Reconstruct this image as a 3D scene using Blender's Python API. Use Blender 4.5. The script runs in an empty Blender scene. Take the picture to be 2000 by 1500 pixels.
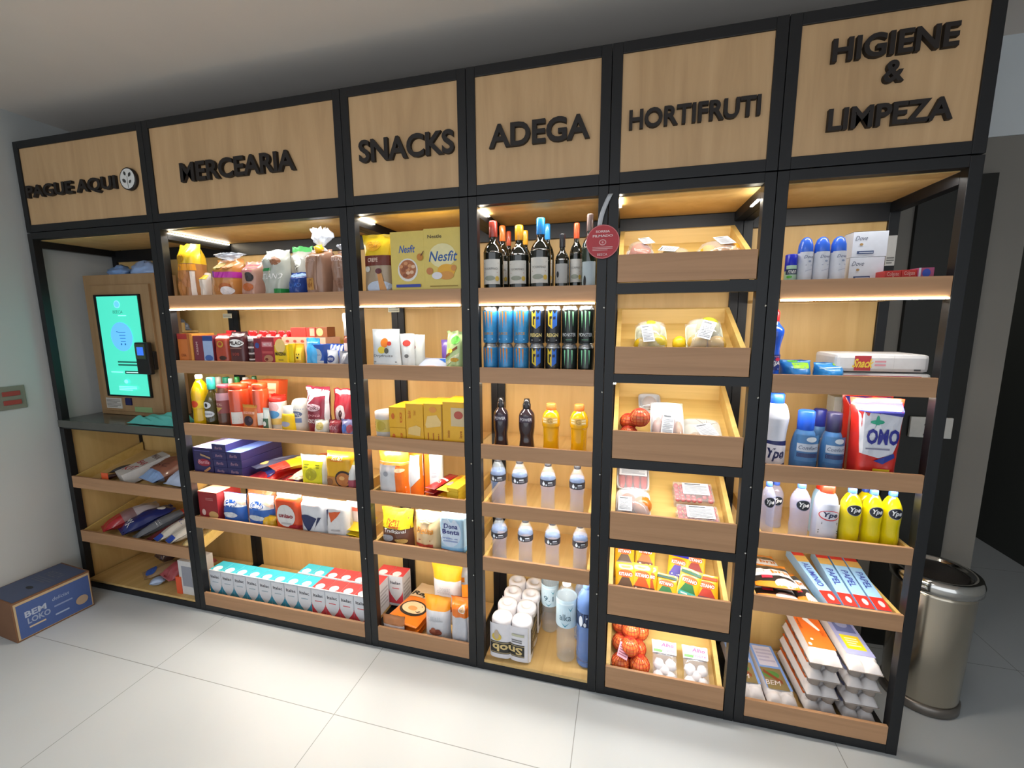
import bpy, math, random
from mathutils import Vector, Matrix, noise
random.seed(7)
SC = bpy.context.scene
COL = SC.collection
PI = math.pi
# ---------------------------------------------------------------- camera
CF = 829.39                                   # focal length in pixels of a 2000 x 1500 frame
CP = Vector((3.034, -1.597, 1.535))
CR = Vector((0.96768228, 0.25211903, -0.00519678))
CU = Vector((-0.03212942, 0.14370672, 0.98909862))
CW = Vector((-0.2501174, 0.95696623, -0.14716288))
cd = bpy.data.cameras.new('camera'); cam = bpy.data.objects.new('camera', cd); COL.objects.link(cam)
cd.sensor_width = 36.0; cd.lens = CF * 36.0 / 2000.0; cd.clip_start = 0.02
cam.matrix_world = Matrix(((CR.x, CU.x, -CW.x, CP.x), (CR.y, CU.y, -CW.y, CP.y), (CR.z, CU.z, -CW.z, CP.z), (0, 0, 0, 1)))
SC.camera = cam
# ---------------------------------------------------------------- world, light of the room, exposure
SC.view_settings.view_transform = 'Standard'; SC.view_settings.look = 'None'
SC.view_settings.gamma = 1.0; SC.view_settings.use_curve_mapping = False
SC.view_settings.exposure = 0.38
w = bpy.data.worlds.new('world'); SC.world = w; w.use_nodes = True
w.node_tree.nodes['Background'].inputs[0].default_value = (0.75, 0.8, 0.85, 1)
w.node_tree.nodes['Background'].inputs[1].default_value = 1.45
def area(name, loc, size, power, col, direction=(0, 0, -1), parent=None, spread=PI):
    l = bpy.data.lights.new(name, 'AREA'); l.shape = 'RECTANGLE'; l.size, l.size_y = size
    l.energy = power; l.color = col; l.spread = spread
    o = bpy.data.objects.new(name, l); COL.objects.link(o); o.location = loc
    o.rotation_euler = Vector(direction).to_track_quat('-Z', 'Y').to_euler()
    if parent: o.parent = parent
    return o
area('ceiling_panel_light', (2.1, -2.2, 2.57), (1.2, 0.6), 9, (0.93, 0.97, 1.0))
area('ceiling_panel_light', (0.9, -2.4, 2.57), (0.6, 0.6), 4, (0.93, 0.97, 1.0))
area('corridor_fill_light', (5.0, 2.6, 2.57), (0.4, 0.4), 3.0, (1.0, 0.95, 0.86))  # added unseen fill, lifts the corridor out of black
# ---------------------------------------------------------------- pixels of the photograph to points
def ray(x, y): return CW + CR * ((x - 1000) / CF) - CU * ((y - 750) / CF)
def atY(x, y, Y=0.0):
    d = ray(x, y); return CP + d * ((Y - CP.y) / d.y)
def atX(x, y, X=0.0):
    d = ray(x, y); return CP + d * ((X - CP.x) / d.x)
# ---------------------------------------------------------------- materials
def lin(h):
    h = h.lstrip('#'); r = []
    for i in (0, 2, 4):
        c = int(h[i:i+2], 16) / 255.0
        r.append(c / 12.92 if c <= 0.04045 else ((c + 0.055) / 1.055) ** 2.4)
    return (r[0], r[1], r[2], 1)
MC = {}
def M(col, rough=0.45, metal=0.0, alpha=1.0, emit=0.0, coat=0.0, trans=0.0, ior=1.45, vary=0.06, scale=60):
    k = (col, rough, metal, alpha, emit, coat, trans, ior, vary, scale)
    if k in MC: return MC[k]
    m = bpy.data.materials.new('surface_' + col.strip('#')); m.use_nodes = True; nt = m.node_tree
    b = nt.nodes['Principled BSDF']; c = lin(col)
    nz = nt.nodes.new('ShaderNodeTexNoise'); nz.inputs['Scale'].default_value = scale; nz.inputs['Detail'].default_value = 2
    tc = nt.nodes.new('ShaderNodeTexCoord'); nt.links.new(tc.outputs['Object'], nz.inputs['Vector'])
    mx = nt.nodes.new('ShaderNodeMix'); mx.data_type = 'RGBA'
    mx.inputs['A'].default_value = tuple(v * (1 - vary) for v in c[:3]) + (1,)
    mx.inputs['B'].default_value = tuple(min(1, v * (1 + vary)) for v in c[:3]) + (1,)
    nt.links.new(nz.outputs['Fac'], mx.inputs['Factor']); nt.links.new(mx.outputs['Result'], b.inputs['Base Color'])
    b.inputs['Roughness'].default_value = rough; b.inputs['Metallic'].default_value = metal
    b.inputs['Alpha'].default_value = alpha; b.inputs['Coat Weight'].default_value = coat
    b.inputs['Transmission Weight'].default_value = trans; b.inputs['IOR'].default_value = ior
    if emit:
        b.inputs['Emission Color'].default_value = c; b.inputs['Emission Strength'].default_value = emit
    MC[k] = m; return m
def wood(name, a, b_, c_, axis='x', rough=0.5, scale=1.0):
    m = bpy.data.materials.new(name); m.use_nodes = True; nt = m.node_tree; b = nt.nodes['Principled BSDF']
    tc = nt.nodes.new('ShaderNodeTexCoord'); mp = nt.nodes.new('ShaderNodeMapping')
    s = {'x': (1.2, 22, 22), 'y': (22, 1.2, 22), 'z': (13, 13, 1.1)}[axis]
    mp.inputs['Scale'].default_value = tuple(v * scale for v in s); nt.links.new(tc.outputs['Object'], mp.inputs['Vector'])
    n1 = nt.nodes.new('ShaderNodeTexNoise'); n1.inputs['Scale'].default_value = 1.0; n1.inputs['Detail'].default_value = 6
    n1.inputs['Roughness'].default_value = 0.6; n1.inputs['Distortion'].default_value = 0.8
    nt.links.new(mp.outputs['Vector'], n1.inputs['Vector'])
    r = nt.nodes.new('ShaderNodeValToRGB'); e = r.color_ramp.elements
    e[0].position = 0.3; e[0].color = lin(a); e[1].position = 0.72; e[1].color = lin(c_)
    x = e.new(0.5); x.color = lin(b_)
    nt.links.new(n1.outputs['Fac'], r.inputs['Fac']); nt.links.new(r.outputs['Color'], b.inputs['Base Color'])
    b.inputs['Roughness'].default_value = rough
    bp = nt.nodes.new('ShaderNodeBump'); bp.inputs['Strength'].default_value = 0.08; bp.inputs['Distance'].default_value = 0.002
    nt.links.new(n1.outputs['Fac'], bp.inputs['Height']); nt.links.new(bp.outputs['Normal'], b.inputs['Normal'])
    return m
W_FASC = wood('wood_lip', '#9c7553', '#a87f5b', '#b48a65', 'x')
W_HEAD = wood('wood_header', '#ae8c64', '#bb986e', '#c5a278', 'z')
W_BACK = wood('wood_back', '#c09c60', '#caa76a', '#d3b176', 'z')
W_KIOSK = wood('wood_kiosk', '#8a6c48', '#957652', '#9e805c', 'z')
W_FLOOR = wood('wood_shelf', '#c09c60', '#caa76a', '#d3b176', 'y')
W_CRATE = wood('wood_crate', '#c8a45a', '#d0ad64', '#d8b670', 'x')
STEEL = M('#101114', 0.45, 0.0, scale=25)
LED = M('#fff6e0', 0.5, emit=26.0, vary=0.02)
def plaster(name, col, rough=0.85, sc=3.0, amt=0.05, bump=0.1):
    m = M(col, rough, vary=amt, scale=sc).copy(); m.name = name; nt = m.node_tree; b = nt.nodes['Principled BSDF']
    n = nt.nodes.new('ShaderNodeTexNoise'); n.inputs['Scale'].default_value = 90; n.inputs['Detail'].default_value = 4
    tc = nt.nodes.new('ShaderNodeTexCoord'); nt.links.new(tc.outputs['Object'], n.inputs['Vector'])
    bp = nt.nodes.new('ShaderNodeBump'); bp.inputs['Strength'].default_value = bump; bp.inputs['Distance'].default_value = 0.002
    nt.links.new(n.outputs['Fac'], bp.inputs['Height']); nt.links.new(bp.outputs['Normal'], b.inputs['Normal'])
    return m
def tile_floor():
    m = bpy.data.materials.new('porcelain_tiles'); m.use_nodes = True; nt = m.node_tree; b = nt.nodes['Principled BSDF']
    tc = nt.nodes.new('ShaderNodeTexCoord'); sp = nt.nodes.new('ShaderNodeSeparateXYZ'); nt.links.new(tc.outputs['Object'], sp.inputs[0])
    outs = []
    for ax, off, per in (('X', 0.117, 0.9285), ('Y', -0.357, 0.9285)):
        a = nt.nodes.new('ShaderNodeMath'); a.operation = 'SUBTRACT'; nt.links.new(sp.outputs[ax], a.inputs[0]); a.inputs[1].default_value = off - 9.285
        d = nt.nodes.new('ShaderNodeMath'); d.operation = 'MODULO'; nt.links.new(a.outputs[0], d.inputs[0]); d.inputs[1].default_value = per
        l = nt.nodes.new('ShaderNodeMath'); l.operation = 'LESS_THAN'; nt.links.new(d.outputs[0], l.inputs[0]); l.inputs[1].default_value = 0.0028
        outs.append(l)
    mxm = nt.nodes.new('ShaderNodeMath'); mxm.operation = 'MAXIMUM'
    nt.links.new(outs[0].outputs[0], mxm.inputs[0]); nt.links.new(outs[1].outputs[0], mxm.inputs[1])
    n = nt.nodes.new('ShaderNodeTexNoise'); n.inputs['Scale'].default_value = 2.2; n.inputs['Detail'].default_value = 5
    nt.links.new(tc.outputs['Object'], n.inputs['Vector'])
    r = nt.nodes.new('ShaderNodeValToRGB'); r.color_ramp.elements[0].color = lin('#aeb3b6'); r.color_ramp.elements[1].color = lin('#b9bec1')
    nt.links.new(n.outputs['Fac'], r.inputs['Fac'])
    mx = nt.nodes.new('ShaderNodeMix'); mx.data_type = 'RGBA'; mx.inputs['B'].default_value = lin('#7b7d7c')
    nt.links.new(mxm.outputs[0], mx.inputs['Factor']); nt.links.new(r.outputs['Color'], mx.inputs['A'])
    nt.links.new(mx.outputs['Result'], b.inputs['Base Color']); b.inputs['Roughness'].default_value = 0.38
    return m
# ---------------------------------------------------------------- mesh builder
TX = {}
def text_geo(s, bold=0.0, res=2):
    k = (s, bold, res)
    if k in TX: return TX[k]
    c = bpy.data.curves.new('letters', 'FONT'); c.body = s; c.resolution_u = res; c.offset = bold; c.fill_mode = 'FRONT'
    o = bpy.data.objects.new('letters', c); me = o.to_mesh()
    vs = [(v.co.x, v.co.y) for v in me.vertices]; fs = [tuple(p.vertices) for p in me.polygons]
    o.to_mesh_clear(); bpy.data.objects.remove(o); bpy.data.curves.remove(c)
    if vs:
        x0 = min(v[0] for v in vs); x1 = max(v[0] for v in vs); y0 = min(v[1] for v in vs); y1 = max(v[1] for v in vs)
        vs = [((x - x0) / max(1e-6, x1 - x0), (y - y0) / max(1e-6, y1 - y0)) for x, y in vs]
    TX[k] = (vs, fs); return TX[k]
class MB:
    def __init__(s): s.v = []; s.f = []; s.m = []; s.sm = []; s.mats = []; s.layer = 0
    def mi(s, m):
        if isinstance(m, str): m = M(m)
        if m not in s.mats: s.mats.append(m)
        return s.mats.index(m)
    def add(s, vs, fs, m, smooth=False):
        o = len(s.v); s.v += [tuple(v) for v in vs]; k = s.mi(m)
        for f in fs: s.f.append(tuple(i + o for i in f)); s.m.append(k); s.sm.append(smooth)
    def box(s, x0, x1, y0, y1, z0, z1, m, c=0.0):
        if c <= 0:
            vs = [(x0,y0,z0),(x1,y0,z0),(x1,y1,z0),(x0,y1,z0),(x0,y0,z1),(x1,y0,z1),(x1,y1,z1),(x0,y1,z1)]
            s.add(vs, [(0,3,2,1),(4,5,6,7),(0,1,5,4),(1,2,6,5),(2,3,7,6),(3,0,4,7)], m); return
        import bmesh
        bm = bmesh.new(); bmesh.ops.create_cube(bm, size=1)
        for v in bm.verts: v.co = Vector(((x0+x1)/2 + v.co.x*(x1-x0), (y0+y1)/2 + v.co.y*(y1-y0), (z0+z1)/2 + v.co.z*(z1-z0)))
        bmesh.ops.bevel(bm, geom=bm.edges[:], offset=c, segments=2, profile=0.6, affect='EDGES')
        s.add([v.co[:] for v in bm.verts], [tuple(v.index for v in f.verts) for f in bm.faces], m); bm.free()
    def lathe(s, prof, m, seg=20, cx=0, cy=0, matf=None, sx=1, sy=1):
        n = len(prof); vs = []; 
        for r, z in prof:
            for k in range(seg):
                a = 2 * PI * k / seg; vs.append((cx + sx * r * math.cos(a), cy + sy * r * math.sin(a), z))
        o = len(s.v); s.v += vs
        for i in range(n - 1):
            mm = s.mi(matf(i) if matf else m)
            for k in range(seg):
                k2 = (k + 1) % seg
                s.f.append((o+i*seg+k, o+i*seg+k2, o+(i+1)*seg+k2, o+(i+1)*seg+k)); s.m.append(mm); s.sm.append(True)
        for i, rev in ((0, True), (n - 1, False)):
            if prof[i][0] > 1e-5:
                f = [o + i * seg + k for k in range(seg)]
                if rev: f.reverse()
                s.f.append(tuple(f)); s.m.append(s.mi(matf(min(i, n - 2)) if matf else m)); s.sm.append(False)
    def tube(s, pts, r, m, seg=8, caps=True):
        pts = [Vector(p) for p in pts]; vs = []; n = len(pts)
        rr = r if isinstance(r, (list, tuple)) else [r] * n
        up = Vector((0, 0, 1))
        for i, p in enumerate(pts):
            t = (pts[min(i+1, n-1)] - pts[max(i-1, 0)]).normalized()
            a = t.cross(up)
            if a.length < 1e-3: a = t.cross(Vector((1, 0, 0)))
            a.normalize(); b = t.cross(a)
            for k in range(seg):
                an = 2*PI*k/seg; vs.append(p + (a*math.cos(an) + b*math.sin(an)) * rr[i])
        fs = [(i*seg+k, i*seg+(k+1) % seg, (i+1)*seg+(k+1) % seg, (i+1)*seg+k) for i in range(n-1) for k in range(seg)]
        if caps: fs += [tuple(range(seg))[::-1], tuple((n-1)*seg+k for k in range(seg))]
        s.add(vs, fs, m, True)
    def blob(s, c, r, m, nu=14, nv=9, bump=0.0, fr=20.0, seed=0):
        vs = []; c = Vector(c)
        if not isinstance(r, (list, tuple)): r = (r, r, r)
        for j in range(nv + 1):
            th = PI * j / nv
            for i in range(nu):
                ph = 2*PI*i/nu; d = Vector((math.sin(th)*math.cos(ph), math.sin(th)*math.sin(ph), math.cos(th)))
                k = 1 + (bump * noise.noise(d * fr / 10 + Vector((seed, seed * 2.3, 0))) if bump else 0)
                vs.append(c + Vector((d.x*r[0], d.y*r[1], d.z*r[2])) * k)
        fs = [(j*nu+i, (j+1)*nu+i, (j+1)*nu+(i+1) % nu, j*nu+(i+1) % nu) for j in range(nv) for i in range(nu)]
        s.add(vs, fs, m, True)
    # decals: flat colours and letters laid on a surface S(x, z, lift)
    def clipcells(s, pts, nx, ny):
        xs = [p[0] for p in pts]; ys = [p[1] for p in pts]; x0, x1, y0, y1 = min(xs), max(xs), min(ys), max(ys); out = []
        def cut(poly, k, lim, sgn):
            r = []
            for i in range(len(poly)):
                a, b_ = poly[i], poly[(i + 1) % len(poly)]; ia = (a[k] - lim) * sgn >= 0; ib = (b_[k] - lim) * sgn >= 0
                if ia: r.append(a)
                if ia != ib:
                    t = (lim - a[k]) / (b_[k] - a[k]); r.append((a[0] + (b_[0] - a[0]) * t, a[1] + (b_[1] - a[1]) * t))
            return r
        for i in range(nx):
            col = cut(cut(pts, 0, x0 + (x1 - x0) * i / nx, 1), 0, x0 + (x1 - x0) * (i + 1) / nx, -1)
            if len(col) < 3: continue
            for j in range(ny):
                c = cut(cut(col, 1, y0 + (y1 - y0) * j / ny, 1), 1, y0 + (y1 - y0) * (j + 1) / ny, -1)
                if len(c) >= 3: out.append(c)
        return out
    def decals(s, D, w, h, S, nx=10, base=0.0006, tl=0.0):
        for d in D:
            s.layer += 1; off = base + 0.00035 * s.layer; k = d[0]
            if k == 't':
                _, st, cx, cy, tw, th, col = d[:7]; opt = d[7] if len(d) > 7 else {}
                vs, fs = text_geo(st, opt.get('b', 0.0)); sh = opt.get('s', 0.0); rot = opt.get('r', 0.0)
                P = []
                for x, y in vs:
                    X = (x - 0.5) * tw * w + sh * (y - 0.5) * th * h; Z = (y - 0.5) * th * h
                    if rot:
                        ca, sa = math.cos(rot), math.sin(rot); X, Z = X * ca - Z * sa, X * sa + Z * ca
                    P.append(S(cx * w + X, cy * h + Z, off + tl))
                s.add(P, fs, col)
            elif k == 'r':
                _, x0, y0, x1, y1, col = d[:6]; n = max(1, int(nx * abs(x1 - x0) + 0.9)); q = max(1, int(nx * abs(y1 - y0)))
                P = [S((x0 + (x1-x0)*i/n)*w, (y0 + (y1-y0)*j/q)*h, off) for j in range(q+1) for i in range(n+1)]
                s.add(P, [(j*(n+1)+i, j*(n+1)+i+1, (j+1)*(n+1)+i+1, (j+1)*(n+1)+i) for j in range(q) for i in range(n)], col)
            elif k == 'e':
                _, cx, cy, rx, ry, col = d[:6]; P = [S(cx*w, cy*h, off)]; n = 20; R = 3
                for j in range(1, R+1):
                    for i in range(n):
                        a = 2*PI*i/n; P.append(S((cx + rx*j/R*math.cos(a))*w, (cy + ry*j/R*math.sin(a))*h, off))
                fs = [(0, 1+i, 1+(i+1) % n) for i in range(n)]
                for j in range(R-1):
                    for i in range(n): fs.append((1+j*n+i, 1+(j+1)*n+i, 1+(j+1)*n+(i+1) % n, 1+j*n+(i+1) % n))
                s.add(P, fs, col)
            elif k == 'p':
                pts, col = d[1], d[2]; k_ = 1 if nx <= 10 else 8
                for c in s.clipcells(pts, k_, k_) if k_ > 1 else [pts]: s.add([S(x*w, y*h, off) for x, y in c], [tuple(range(len(c)))], col)
            elif k == 'l':        # a few fine lines of print
                _, x0, y0, x1, y1, n, col = d
                for q in range(n):
                    yy = y0 + (y1-y0)*(q+0.5)/n; hh = abs(y1-y0)/n*0.25; e = x1 - (0.25*(x1-x0) if q % 3 == 2 else 0)
                    s.add([S(x0*w, (yy-hh)*h, off), S(e*w, (yy-hh)*h, off), S(e*w, (yy+hh)*h, off), S(x0*w, (yy+hh)*h, off)], [(0,1,2,3)], col)
    def build(s, name, parent=None, shade=None):
        me = bpy.data.meshes.new(name); me.from_pydata(s.v, [], s.f)
        for m in s.mats: me.materials.append(m)
        me.polygons.foreach_set('material_index', s.m); me.polygons.foreach_set('use_smooth', s.sm)
        me.update(); o = bpy.data.objects.new(name, me); COL.objects.link(o)
        if parent: o.parent = parent
        return o
def tag(o, label=None, cat=None, group=None, kind=None):
    if label: o['label'] = label
    if cat: o['category'] = cat
    if group: o['group'] = group
    if kind: o['kind'] = kind
    return o
def empty(name, loc=(0, 0, 0), rz=0.0):
    o = bpy.data.objects.new(name, None); COL.objects.link(o); o.location = loc; o.rotation_euler = (0, 0, rz); o.empty_display_size = 0.05
    return o
def copy_tree(o, parent=None):
    c = o.copy(); COL.objects.link(c)
    if parent: c.parent = parent
    for ch in list(o.children): copy_tree(ch, c)
    return c
def put(o, x, y, z, rz=0.0, rx=0.0, ry=0.0):
    o.location = (x, y, z); o.rotation_euler = (rx, ry, rz); return o
# ================================================================ the room
def slab(name, x0, x1, y0, y1, z0, z1, m, kind='structure'):
    b = MB(); b.box(x0, x1, y0, y1, z0, z1, m); o = b.build(name); o['kind'] = kind; return o
P_WALL = plaster('paint_wall', '#b4b6b4'); P_CEIL = plaster('paint_ceiling', '#d0c7be'); P_GREY = plaster('paint_dark_grey', '#77736c')
P_UP = plaster('paint_upper', '#bcc1c3'); P_DARK = plaster('paint_corridor', '#3e403c')
slab('floor', -0.3, 6.6, -3.6, 4.2, -0.1, 0.0, tile_floor())
slab('ceiling', -0.3, 6.6, -3.6, 4.2, 2.6, 2.7, P_CEIL)
slab('wall_left', -0.17, -0.02, -3.6, 0.62, 0.0, 2.6, P_WALL)
slab('wall_back', -0.17, 4.57, 0.62, 0.77, 0.0, 2.24, P_GREY)
slab('trim_1', -0.17, 6.6, 0.615, 0.77, 2.24, 2.6, P_UP)
slab('wall_corridor', 4.42, 4.57, 0.77, 4.0, 0.0, 2.6, P_DARK)
slab('wall_corridor_right', 5.5, 5.65, 0.77, 4.0, 0.0, 2.6, P_DARK)
slab('wall_corridor_end', 4.42, 5.65, 4.0, 4.15, 0.0, 2.6, P_DARK)
slab('wall_right_blocker', 5.5, 5.65, -3.6, 0.77, 0.0, 2.6, P_WALL)  # unseen wall, added to cut the light coming in from the right
# the dark door in the wall behind the shelves, its black frame, the white plate on it
b = MB(); b.box(4.19, 4.385, 0.60, 0.619, 0.0, 2.08, M('#1d1d1a', 0.5, vary=0.2, scale=3)); d1 = b.build('door_1'); d1['kind'] = 'structure'
b = MB(); b.box(4.385, 4.44, 0.595, 0.619, 0.0, 2.1, M('#141412', 0.35)); b.build('door_frame', d1)
b = MB(); b.box(-0.09, 0.06, -0.012, 0, -0.045, 0.045, '#b4b3ae', 0.002)
b.decals([('t', 'ALLS', -0.1, 0.25, 0.5, 0.3, '#222222'), ('t', 'ADOS', -0.1, -0.25, 0.5, 0.3, '#222222')], 0.12, 0.09, lambda x, z, o: (x, -0.012 - o, z))
put(tag(b.build('door_plate'), 'small white plate with black letters on the dark door behind the right end', 'sign'), 4.345, 0.594, 1.07)
# switch plate on the left wall
t = tag(empty('wall_switch', (-0.02, -0.16, 1.155)), 'grey switch plate with two red marks on the left wall', 'switch plate')
b = MB(); b.box(0, 0.008, -0.055, 0.055, -0.06, 0.06, M('#77776a', 0.4), 0.003); b.build('plate', t)
for z in (0.022, -0.024):
    b = MB(); b.box(0.008, 0.013, -0.034, 0.034, z - 0.012, z + 0.012, M('#8f3a34', 0.5), 0.002); b.build('button', t)
# ================================================================ shelving units
XB = [0.0, 0.874, 1.918, 2.447, 2.969, 3.491, 4.021]
P = 0.034
YB0, YB1 = 0.375, 0.409
ROWS = [(1.600, 1.662), (1.290, 1.352), (0.975, 1.036), (0.724, 0.784), (0.478, 0.540)]
UN = [('self checkout bay marked PAGUE AQUI at the far left', 'A'), ('wide double bay marked MERCEARIA full of groceries', 'B'),
      ('narrow bay marked SNACKS', 'C'), ('bay marked ADEGA with wine, cans and bottles', 'D'),
      ('bay marked HORTIFRUTI with six tilted wooden crates', 'E'), ('rightmost bay marked HIGIENE & LIMPEZA', 'F')]
def letters(parent, s, bl, br, tr, shear=0.0):
    A = atY(*bl, -0.006); B_ = atY(*br, -0.006); T = atY(*tr, -0.006)
    vs, fs = text_geo(s, 0.028, 4); w = B_.x - A.x; h = T.z - B_.z
    z0 = (A.z + B_.z) / 2
    b = MB(); n = len(vs)
    F_ = [(A.x + x*w, -0.008, z0 + y*h) for x, y in vs]; K = [(A.x + x*w, 0.006, z0 + y*h) for x, y in vs]
    ed = {}
    for f in fs:
        for i in range(len(f)):
            e = (f[i], f[(i+1) % len(f)]); ed[e] = ed.get(e, 0) + 1
    side = [(e[1], e[0], e[0]+n, e[1]+n) for e in ed if (e[1], e[0]) not in ed]
    b.add(F_ + K, list(fs) + side, M('#1c1512', 0.55))
    o = b.build('sign_letters', parent); return o
UNIT = {}
def led_strip(u, x0, x1, y, z, power, name='led_strip', ax='x'):
    b = MB()
    if ax == 'x': b.box(x0, x1, y - 0.004, y + 0.004, z - 0.004, z, LED)
    else: b.box(x0 - 0.004, x0 + 0.004, y, x1, z - 0.004, z, LED)
    tag(b.build(name, u), 'glowing white light strip')
LCOL = (1.0, 0.975, 0.93)
TA = 0.26
for i, (lab, key) in enumerate(UN):
    x0, x1 = XB[i] + 0.001, XB[i+1] - 0.001
    u = tag(empty('shelving_unit', (0, 0, 0)), 'black steel and wood shelving unit, ' + lab, 'shelving', 'shelving units of the mini market'); UNIT[key] = u
    b = MB()
    for px in (x0, x1 - P):
        b.box(px, px + P, 0, P, 0, 1.999, STEEL, 0.0015); b.box(px, px + P, YB0, YB1, 0, 1.999, STEEL, 0.0015)
        b.box(px, px + P, P, YB0, 0.001, 0.035, STEEL); b.box(px, px + P, P, YB0, 1.93, 1.965, STEEL)
    for y0, y1 in ((0, P), (YB0, YB1)):
        b.box(x0 + P, x1 - P, y0, y1, 0.001, 0.035, STEEL, 0.0015)
    b.box(x0 + P, x1 - P, 0, P, 1.968, 2.0, STEEL, 0.0015); b.box(x0 + P, x1 - P, YB0, YB1, 1.90, 1.965, STEEL, 0.0015)
    if key == 'E':
        for z0, z1 in ((1.628, 1.666), (1.307, 1.339), (0.980, 1.016), (0.656, 0.690), (0.331, 0.366)): b.box(x0 + P, x1 - P, 0, P, z0, z1, STEEL)
    b.build('frame', u)
    b = MB()                                            # header box frame
    for px in (x0, x1 - P):
        b.box(px, px + P, 0, YB1, 2.003, 2.445, STEEL, 0.0015)
    b.box(x0 + P, x1 - P, 0, P, 2.003, 2.039, STEEL, 0.0015); b.box(x0 + P, x1 - P, 0, P, 2.410, 2.445, STEEL, 0.0015)
    b.box(x0 + P, x1 - P, P, YB1, 2.43, 2.445, STEEL)
    b.build('header_frame', u)
    b = MB(); b.box(x0 + P, x1 - P, 0.006, 0.02, 2.039, 2.410, W_HEAD); b.build('sign_panel', u)
    b = MB(); b.box(x0 + P, x1 - P, P + 0.002, YB0 - 0.002, 1.966, 1.982, W_BACK); b.build('top_board', u)
    if key != 'A':
        b = MB(); b.box(x0 + P, x1 - P, YB0 + 0.012, YB0 + 0.024, 0.036, 1.90, W_BACK); b.build('back_panel', u)
    else:
        b = MB(); b.box(x0 + P, x1 - P, YB0 + 0.012, YB0 + 0.024, 0.036, 1.90, W_BACK); b.build('back_panel', u)
        b = MB(); b.box(x0 + 0.004, x0 + 0.02, P, YB0, 0.036, 0.955, W_BACK); b.build('side_panel', u)
        b = MB(); b.box(x0 + 0.002, x1 - P, 0.0, YB0, 0.955, 0.962, STEEL); b.box(x0 + 0.002, x1 - P, -0.004, YB0, 0.962, 1.003, M('#4a4a45', 0.16, vary=0.15, scale=9), 0.002); b.build('counter', u)
    if key in 'BCDF' or key == 'A':
        rows = ROWS if key != 'A' else [(0.612, 0.679), (0.285, 0.352)]
        for (z0, z1) in rows:
            b = MB(); b.box(x0 + P + 0.001, x1 - P - 0.001, 0.0, 0.012, z0, z1, W_FASC, 0.001)
            b.box(x0 + P + 0.001, x1 - P - 0.001, 0.012, YB0, z0 + 0.001, z0 + 0.011, W_FLOOR)
            if z0 < 0.9:
                for sx in (x0 + P + 0.001, x1 - P - 0.013): b.box(sx, sx + 0.012, 0.012, YB0, z0 + 0.011, z1 - 0.004, W_CRATE)
            if key == 'A':                               # the trays of the checkout bay rise to the rear
                b.v = [(x, y, z + (y - 0.012) * math.tan(TA)) if y > 0.0121 or (y > 0.0119 and z < z1 - 0.01 and abs(z - z0) > 0.0005) else (x, y, z) for x, y, z in b.v]
            b.build('shelf', u)
        b = MB()
        b.box(x0 + P, x1 - P, 0.004 if key != 'D' else 0.001, YB0, 0.0355, 0.048, W_FLOOR)
        if key in 'BCF': b.box(x0 + P + 0.001, x1 - P - 0.001, 0.0, 0.012, 0.036, 0.108, W_FASC, 0.001)
        b.build('base_shelf', u)
    if key != 'F':                                      # little silver cable clips on the posts
        for z in (1.58, 1.27, 0.95, 0.70, 0.45):
            b = MB(); b.blob((x1 - 0.004, -0.003, z), 0.0035, M('#c9c9c4', 0.3, 0.8), 8, 5); b.build('cable_clip', u)
    if key != 'A':
        X0, X1 = x0 + P, x1 - P; cx = (X0 + X1) / 2; wd = X1 - X0; kf = wd / 0.455
        if key != 'E':
            led_strip(u, X0 + 0.005, X1 - 0.005, 0.0, 1.598, 0)
            zs = [(1.594, 0.03), (1.286, 0.04), (0.971, 0.04), (0.720, 0.04), (0.474, 0.04)]
            for q, (z, y) in enumerate(zs):
                if q: led_strip(u, X0 + 0.01, X1 - 0.01, y + 0.01, z + 0.002, 0)
                area('shelf_light', (cx, y, z - 0.006), (wd - 0.03, 0.02), 0.78 * kf, LCOL, (0, 0.30, -1), u)
            area('shelf_light', (cx, 0.05, 1.955), (wd - 0.03, 0.02), 1.0 * kf, LCOL, (0, 0.30, -1), u)
        else:
            for z in (1.955, 1.62, 1.30, 0.972, 0.648, 0.325):
                area('shelf_light', (cx, 0.05, z), (wd - 0.03, 0.02), 1.0 * kf, LCOL, (0, 0.35, -1), u)
        if key != 'F': led_strip(u, X0 + 0.004, 0.14 if key != 'B' else 0.36, 0.036, 1.960, 0, 'led_strip', 'y')
        if key == 'E':
            led_strip(u, X1 - 0.004, 0.12, 0.036, 1.928, 0, 'led_strip', 'y'); led_strip(u, X0 + 0.004, 0.14, 0.036, 1.30, 0, 'led_strip', 'y')
letters(UNIT['A'], 'PAGUE AQUI', (54, 391), (228, 373), (227, 342))
letters(UNIT['B'], 'MERCEARIA', (354, 357), (577, 331), (572, 290))
letters(UNIT['C'], 'SNACKS', (702, 318), (887, 299), (883, 252))
letters(UNIT['D'], 'ADEGA', (955, 290), (1152, 270), (1148, 221))
letters(UNIT['E'], 'HORTIFRUTI', (1228, 256), (1485, 222), (1485, 181))
letters(UNIT['F'], 'HIGIENE', (1624, 122), (1872, 90), (1880, 40))
letters(UNIT['F'], '&', (1724, 163), (1765, 157), (1765, 114))
letters(UNIT['F'], 'LIMPEZA', (1615, 258), (1860, 230), (1850, 186))
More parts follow.
